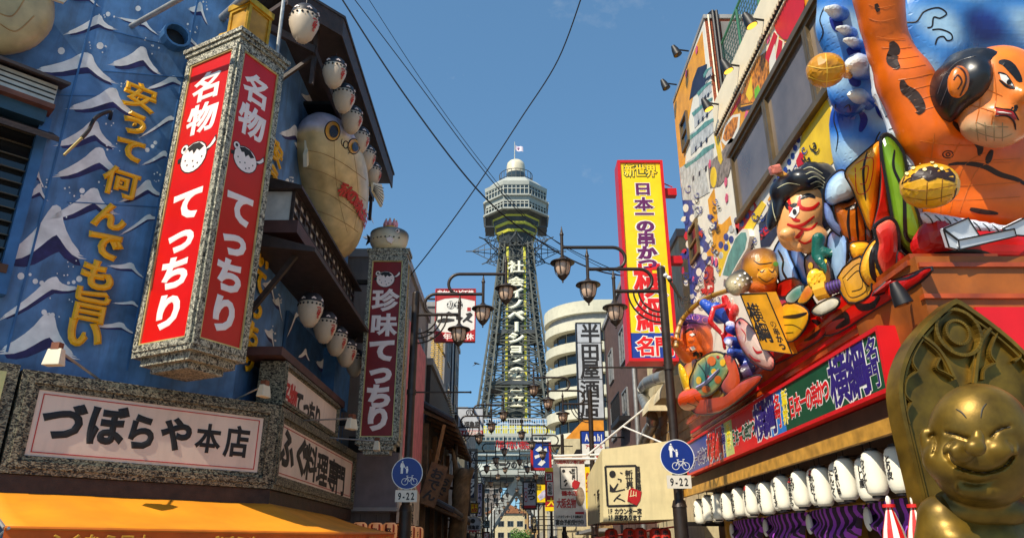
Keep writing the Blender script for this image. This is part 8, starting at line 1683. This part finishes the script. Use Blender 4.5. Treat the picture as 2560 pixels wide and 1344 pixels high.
# ---- fisherman
FZ = 16.3
t, tr = figure('fisherman_figure', 'smiling moustached fisherman figure with purple cap at the far end of the ledge', 'figure', [(E(1742, 848, FZ, 40, 50, 36, 14), 0), (E(1752, 872, FZ - .1, 30, 24, 28), 0), (E(1728, 850, FZ - .6, 10, 9, 9), 0), (E(1730, 872, FZ - .5, 16, 8, 9, 20), 0), (E(1732, 806, FZ + .05, 34, 22, 34, 12), 1), (E(1762, 804, FZ + .1, 24, 16, 24, -20), 1), (E(1770, 812, FZ, 10, 13, 8), 0), (K(1716, 890, FZ, 1692, 862, FZ - .2, 18, 14), 0), (E(1690, 856, FZ - .25, 17, 15, 14), 0)], [(222, 96, 16), (92, 54, 140)], .05, .035, base=(4.4, 16, 4.62)); F_ = t
strokes(t, tr, 'face_line', blk, [([(1712, 832), (1722, 824), (1736, 822)], .02, .02, .06), ([(1724, 838), (1732, 834), (1740, 836)], .012, .012, .03), ([(1722, 868), (1732, 882), (1742, 876)], .015, .015, .03), ([(1734, 890), (1740, 882), (1746, 890), (1742, 900)], .03, .03, .09), ([(1748, 880), (1754, 884), (1752, 892)], .02, .02, .05), ([(1706, 812), (1730, 806), (1764, 812)], .012, .012, .02)])
patches(t, tr, 'eye_white', wht, [[(1724, 836), (1732, 832), (1738, 836), (1730, 840)]], .014); patches(t, tr, 'teeth', wht, [[(1726, 868), (1734, 866), (1738, 872), (1730, 876)]], .014)
strokes(t, tr, 'cap_swirl', mat('cap_swirl', C(226, 130, 150), .5), [([(1712 + 9 * math.cos(k), 808 + 7 * math.sin(k)) for k in np.linspace(0, 6, 9)], .012, .012, .014), ([(1740 + 9 * math.cos(k), 794 + 7 * math.sin(k)) for k in np.linspace(0, 6, 9)], .012, .012, .014), ([(1764 + 9 * math.cos(k), 800 + 7 * math.sin(k)) for k in np.linspace(0, 6, 9)], .012, .012, .014)])
for i, u in enumerate((1680, 1688, 1696, 1702)): figure('', '', '', [(K(u + 4, 858, FZ - .35, u, 842 + 3 * i, FZ - .45, 5, 4), 0)], [(222, 100, 20)], .022, .01, part='finger', parent=F_)
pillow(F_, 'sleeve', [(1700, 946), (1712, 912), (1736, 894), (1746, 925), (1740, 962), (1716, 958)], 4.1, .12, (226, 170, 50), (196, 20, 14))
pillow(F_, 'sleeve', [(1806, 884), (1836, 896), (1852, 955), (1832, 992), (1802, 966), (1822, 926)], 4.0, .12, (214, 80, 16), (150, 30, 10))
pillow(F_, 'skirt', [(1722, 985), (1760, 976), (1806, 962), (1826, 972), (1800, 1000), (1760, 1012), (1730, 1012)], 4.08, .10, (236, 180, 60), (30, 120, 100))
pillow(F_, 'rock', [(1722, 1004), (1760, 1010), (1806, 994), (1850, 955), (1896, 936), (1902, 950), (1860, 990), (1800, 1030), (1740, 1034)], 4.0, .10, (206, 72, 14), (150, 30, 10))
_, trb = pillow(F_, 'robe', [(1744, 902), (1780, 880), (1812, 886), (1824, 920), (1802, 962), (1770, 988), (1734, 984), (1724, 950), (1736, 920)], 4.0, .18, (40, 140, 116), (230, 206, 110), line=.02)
strokes(F_, trb, 'robe_line', blk, [([(1745, 908), (1762, 932), (1768, 965)], .02, .02, .04)]); patches(F_, trb, 'robe_motif', orp, [circ(1780, 902, 11, 12, 12), circ(1766, 972, 11, 9, 12), circ(1796, 948, 9, 10, 12)], .010); patches(F_, trb, 'robe_motif', yelp, [circ(1786, 928, 7, 8, 10), circ(1748, 950, 7, 10, 10), circ(1808, 906, 7, 9, 10)], .012); patches(F_, trb, 'robe_motif', rdp, [circ(1772, 942, 4, 5, 8), circ(1796, 892, 4, 4, 8)], .012)
strokes(F_, trb, 'sash', mat('sash_lilac', C(176, 176, 220), .5), [([(1742, 968), (1762, 958), (1782, 940), (1800, 922)], .05, .04, .09)], .03)
rod = [pD(u, v, z_) for u, v, z_ in ((1690, 866, FZ - .5), (1694, 828, FZ - .3), (1712, 790, FZ - .2), (1760, 748, FZ - .9), (1832, 722, FZ - 2.4))]
t = thing('bamboo_rod', 'bent bamboo fishing rod arching over the fisherman', 'fishing rod', tuple(rod[0])); sp_ = spline(rod, 6); b = MB(); b.tube(sp_, .05, 8); b.build('cane', mat('bamboo', C(176, 128, 40), .45, var=.2), t, True)
for i in range(2, len(sp_) - 1, 3): b = MB(); d_ = (sp_[i + 1] - sp_[i]).normalized() * .02; b.tube([sp_[i] - d_, sp_[i] + d_], .06, 8); b.build('node', mat('bamboo_node', C(110, 74, 20), .5), t, True)
# orange prow under the fisherman
t, tr = figure('orange_prow_base', 'orange and red prow shaped base under the fisherman', 'figure', [(K(1720, 1000, 16.6, 1800, 985, 15.2, 26, 34), 0), (K(1800, 985, 15.2, 1900, 925, 13.3, 40, 40), 0), (E(1716, 960, 16.9, 10, 56, 30, 18), 1), (E(1850, 950, 14.2, 60, 34, 36, 28), 2)], [(206, 66, 10), (240, 200, 40), (96, 50, 40)], .065, .06, base=(4.4, 16.5, 4.55))
strokes(t, tr, 'base_line', blk, [([(1718, 1006), (1770, 1020), (1830, 990), (1860, 960)], .02, .02, .03), ([(1735, 990), (1750, 1005), (1790, 1000)], .015, .015, .02)])

# ================================================================== bronze laughing figure in front of a pointed arch panel
bronze_s = mat('aged_gilt_bronze', C(126, 98, 28), .42, metal=.55, var=.40, scale=3.2, bump=.10, bscale=16, dirt=.35)
AY = 6.55; fA = Fr((0, AY, 0), (1, 0.12, 0))
def A2(u, v): return fA.uv(u, v)
T_ = thing('pointed_arch_panel', 'golden bronze pointed arch panel with ring ornament behind the laughing statue', 'panel', tuple(fA.pt(A2(2463, 1150)[0], 0)))
ax_, ay_ = A2(2376, 750); xm_ = ax_ + .02; xl, _ = A2(2239, 985); hw = xm_ - xl; ysp = A2(2240, 985)[1]
LEFT = [A2(u, v) for u, v in ((2330, 1400), (2300, 1268), (2262, 1110), (2246, 1040), (2238, 985), (2241, 940), (2252, 900), (2270, 862), (2296, 826), (2334, 786), (2376, 750))]; LEFT = [(p.x, p.y) for p in spline([(x, y, 0) for x, y in LEFT], 4)]
def arch(k, yb=.45):
    cy_ = ysp - .1; P = [(xm_ + (x - xm_) * k, cy_ + (y - cy_) * (k if y > cy_ else 1)) for x, y in LEFT]; P = [(P[0][0], yb)] + P[1:]; P[-1] = (xm_, P[-1][1]); return P + [(2 * xm_ - x, y) for x, y in P[::-1][1:]]
o_, i_ = arch(1.0), arch(.93); b = MB(); b.prism(fA, arch(.97), -.14, -.02); b.build('slab', bronze_s, T_)
def rim(mb, ka, kb, d0, d1):
    p, q = arch(ka), arch(kb)
    for k in range(len(p) - 1): mb.prism(fA, [p[k], p[k + 1], q[k + 1], q[k]], d0, d1)
b = MB(); rim(b, 1.0, .95, -.15, .06); b.build('outer_rim', bronze_s, T_); b = MB(); rim(b, .925, .90, -.03, .035); b.build('inner_rim', bronze_s, T_)
def ringrel(cx, cy, r0, r1, d, name):
    b = MB()
    for k in range(32):
        a0, a1 = 2 * math.pi * k / 32, 2 * math.pi * (k + 1) / 32; b.prism(fA, [(cx + r * math.cos(a), cy + r * math.sin(a)) for r, a in ((r0, a0), (r1, a0), (r1, a1), (r0, a1))], -.03, d)
    return b.build(name, bronze_s, T_, bevel=.005)
cx, cy = A2(2390, 832); rr_ = abs(A2(2448, 832)[0] - cx); ringrel(cx, cy, rr_ * .86, rr_, .05, 'ring_moulding'); ringrel(cx, cy, rr_ * .42, rr_ * .54, .04, 'ring_moulding'); b = MB(); b.prism(fA, [(cx + rr_ * .42 * math.cos(2 * math.pi * k / 24), cy + rr_ * .42 * math.sin(2 * math.pi * k / 24)) for k in range(24)], -.03, .015); b.build('boss', bronze_s, T_)
def rib(pix, w=.035, d=.045, name='tracery_rib'):
    q = [A2(*p) for p in pix]; sp_ = [(p.x, p.y) for p in spline([(x, y, 0) for x, y in q], 6)]; b = MB()
    for (lo, hi, dd) in ((-.5, .5, d * .6), (-.2, .2, d)):
        for k in range(len(sp_) - 1):
            (x0, y0), (x1, y1) = sp_[k], sp_[k + 1]; L_ = math.hypot(x1 - x0, y1 - y0) or 1; nx, ny = -(y1 - y0) / L_ * w, (x1 - x0) / L_ * w
            b.prism(fA, [(x0 + nx * lo, y0 + ny * lo), (x1 + nx * lo, y1 + ny * lo), (x1 + nx * hi, y1 + ny * hi), (x0 + nx * hi, y0 + ny * hi)], -.03, dd)
    b.build(name, bronze_s, T_)
rib([(2296, 838), (2345, 880), (2382, 950)], .06); rib([(2476, 815), (2445, 860), (2430, 960)], .07); rib([(2300, 850), (2276, 900), (2290, 930)], .03); rib([(2288, 930), (2262, 950), (2258, 985), (2276, 1005)], .03); rib([(2276, 1005), (2262, 1030), (2268, 1060)], .03); rib([(2345, 895), (2336, 920), (2356, 932), (2380, 945)], .03)
rib([(2492, 822), (2470, 880), (2484, 908)], .03); rib([(2484, 908), (2456, 925), (2452, 950)], .03); rib([(2530, 870), (2545, 890), (2530, 905)], .03)
b = MB(); b.fbox(fA, xm_ - hw * .86, xm_ + hw * .86, 0.0, .5, -.5, .1); b.build('plinth', mat('statue_plinth', C(110, 100, 86), .6, var=.2, bump=.2), T_)

# the laughing figure itself: bald round head, broad grin, closed eyes
SZ = 6.15
hp = [(E(2450, 1086, SZ, 116, 128, 104, -3), 0), (E(2444, 1152, SZ - .04, 130, 82, 92, -3), 0), (E(2452, 1196, SZ - .02, 104, 66, 82), 0), (E(2438, 1118, SZ - .55, 26, 22, 20), 0), (E(2444, 1098, SZ - .50, 15, 26, 14), 0), (E(2396, 1128, SZ - .36, 38, 30, 26), 0), (E(2502, 1126, SZ - .34, 40, 30, 26), 0), (E(2446, 1150, SZ - .30, 74, 34, 24), 0), (E(2448, 1222, SZ - .22, 56, 26, 34), 0),
      (E(2322, 1110, SZ + .08, 20, 42, 16, 14), 0), (E(2578, 1080, SZ + .08, 22, 42, 16, -14), 0), (E(2450, 1268, SZ + .12, 120, 50, 76), 0)]
def groove_fn(paths):
    segs = []
    for pix, w, d in paths:
        pts = [pD(p.x, p.y, SZ - .45) for p in spline([(a, c, 0) for a, c in pix], 6)]; segs.append((np.array([list(p) for p in pts]), w, d))
    o = np.array(list(CAM))
    def post(P, D):
        # work in pixel space so that the chisel follows the sight line onto the surface
        q = P - o; z_ = q @ np.array(list(FWD)); u = 1280 + FPX * q[:, 0] / np.maximum(z_, .01); v = 672 - FPX * (q @ np.array(list(UPV))) / np.maximum(z_, .01); near = (np.abs(D) < .12) & (z_ < SZ + .05)
        for pix, w, d in paths:
            sp_ = np.array([(p.x, p.y) for p in spline([(a, c, 0) for a, c in pix], 6)]); dd = np.full(len(P), 1e9); uu, vv = u[near], v[near]; best = np.full(near.sum(), 1e9)
            for k in range(len(sp_) - 1):
                a, c = sp_[k], sp_[k + 1]; ab = c - a; h = np.clip(((uu - a[0]) * ab[0] + (vv - a[1]) * ab[1]) / max(ab @ ab, 1e-6), 0, 1); best = np.minimum(best, np.hypot(uu - a[0] - h * ab[0], vv - a[1] - h * ab[1]))
            D[near] += d * np.exp(-(best / w) ** 2)
        return D
    return post
grooves = [([(2364, 1080), (2388, 1086), (2418, 1096)], 4.0, .030), ([(2476, 1092), (2496, 1074), (2524, 1066)], 4.0, .030), ([(2372, 1132), (2384, 1158), (2420, 1174), (2460, 1180), (2505, 1168), (2530, 1142)], 5.0, .045), ([(2366, 1140), (2372, 1118), (2384, 1106)], 5, .02), ([(2536, 1136), (2534, 1116), (2520, 1104)], 5, .02), ([(2396, 1196), (2440, 1208), (2490, 1196)], 6, .02), ([(2326, 1092), (2336, 1086), (2342, 1110), (2334, 1136)], 5, .03)]
v, q, _ = sdf_mesh(hp, .0165, .045, post=groove_fn(grooves))
S_ = thing('laughing_bronze_statue', 'golden bronze statue of a laughing bald figure at the lower right', 'statue', tuple(pD(2450, 1330, SZ + .1) * 1.0)); S_.location.z = .5; ORG[S_.name] = Vector(S_.location)
np_mesh('head', v, q, bronze_s, S_, None, True); trs = bvh(v, q); crv = mat('groove_shade_line', C(40, 32, 14), .6)  # dark strokes painted on for the shade in brow, eyelid and mouth grooves
for nm_, pix, w_ in (('brow', [(2390, 1022), (2404, 1030), (2416, 1044)], .012), ('brow', [(2466, 1008), (2456, 1022), (2452, 1044)], .012), ('eyelid', [(2364, 1080), (2390, 1085), (2418, 1096)], .014), ('eyelid', [(2476, 1092), (2498, 1074), (2526, 1066)], .014), ('mouth_line', [(2374, 1138), (2388, 1160), (2424, 1175), (2460, 1180), (2504, 1168), (2528, 1146)], .014)):
    b = MB(); paint(b, trs, pix, .006, .006, .002, 6, w_); b.build(nm_, crv, S_)
bp_ = [(E(2445, 1390, SZ + .10, 150, 130, 95), 0), (K(2360, 1290, SZ + .12, 2550, 1290, SZ + .12, 48, 48), 0), (E(2450, 1560, SZ + .1, 170, 150, 120), 0), (K(2352, 1296, SZ + .12, 2322, 1480, SZ + .02, 52, 44), 0), (K(2566, 1296, SZ + .12, 2610, 1480, SZ + .02, 44, 40), 0), (E(2390, 1345, SZ - .05, 56, 40, 50), 0), (E(2490, 1345, SZ - .05, 56, 40, 50), 0), (K(2318, 1480, SZ + .02, 2330, 1640, SZ - .1, 38, 32), 0), (K(2610, 1480, SZ + .02, 2620, 1640, SZ - .1, 38, 32), 0), (E(2460, 1690, SZ, 230, 60, 150), 0)]
v, q, _ = sdf_mesh(bp_, .035, .07); np_mesh('torso', v, q, bronze_s, S_, None, True)
b = MB(); cb = pD(2455, 1700, SZ); b.box((cb.x - .65, cb.y - .45, .0), (cb.x + .65, cb.y + .35, cb.z - .02)); b.build('pedestal', mat('statue_plinth', C(110, 100, 86)), S_)

bpy.data.objects.remove(_to); bpy.data.curves.remove(_tc); bpy.data.scenes.remove(_gs)
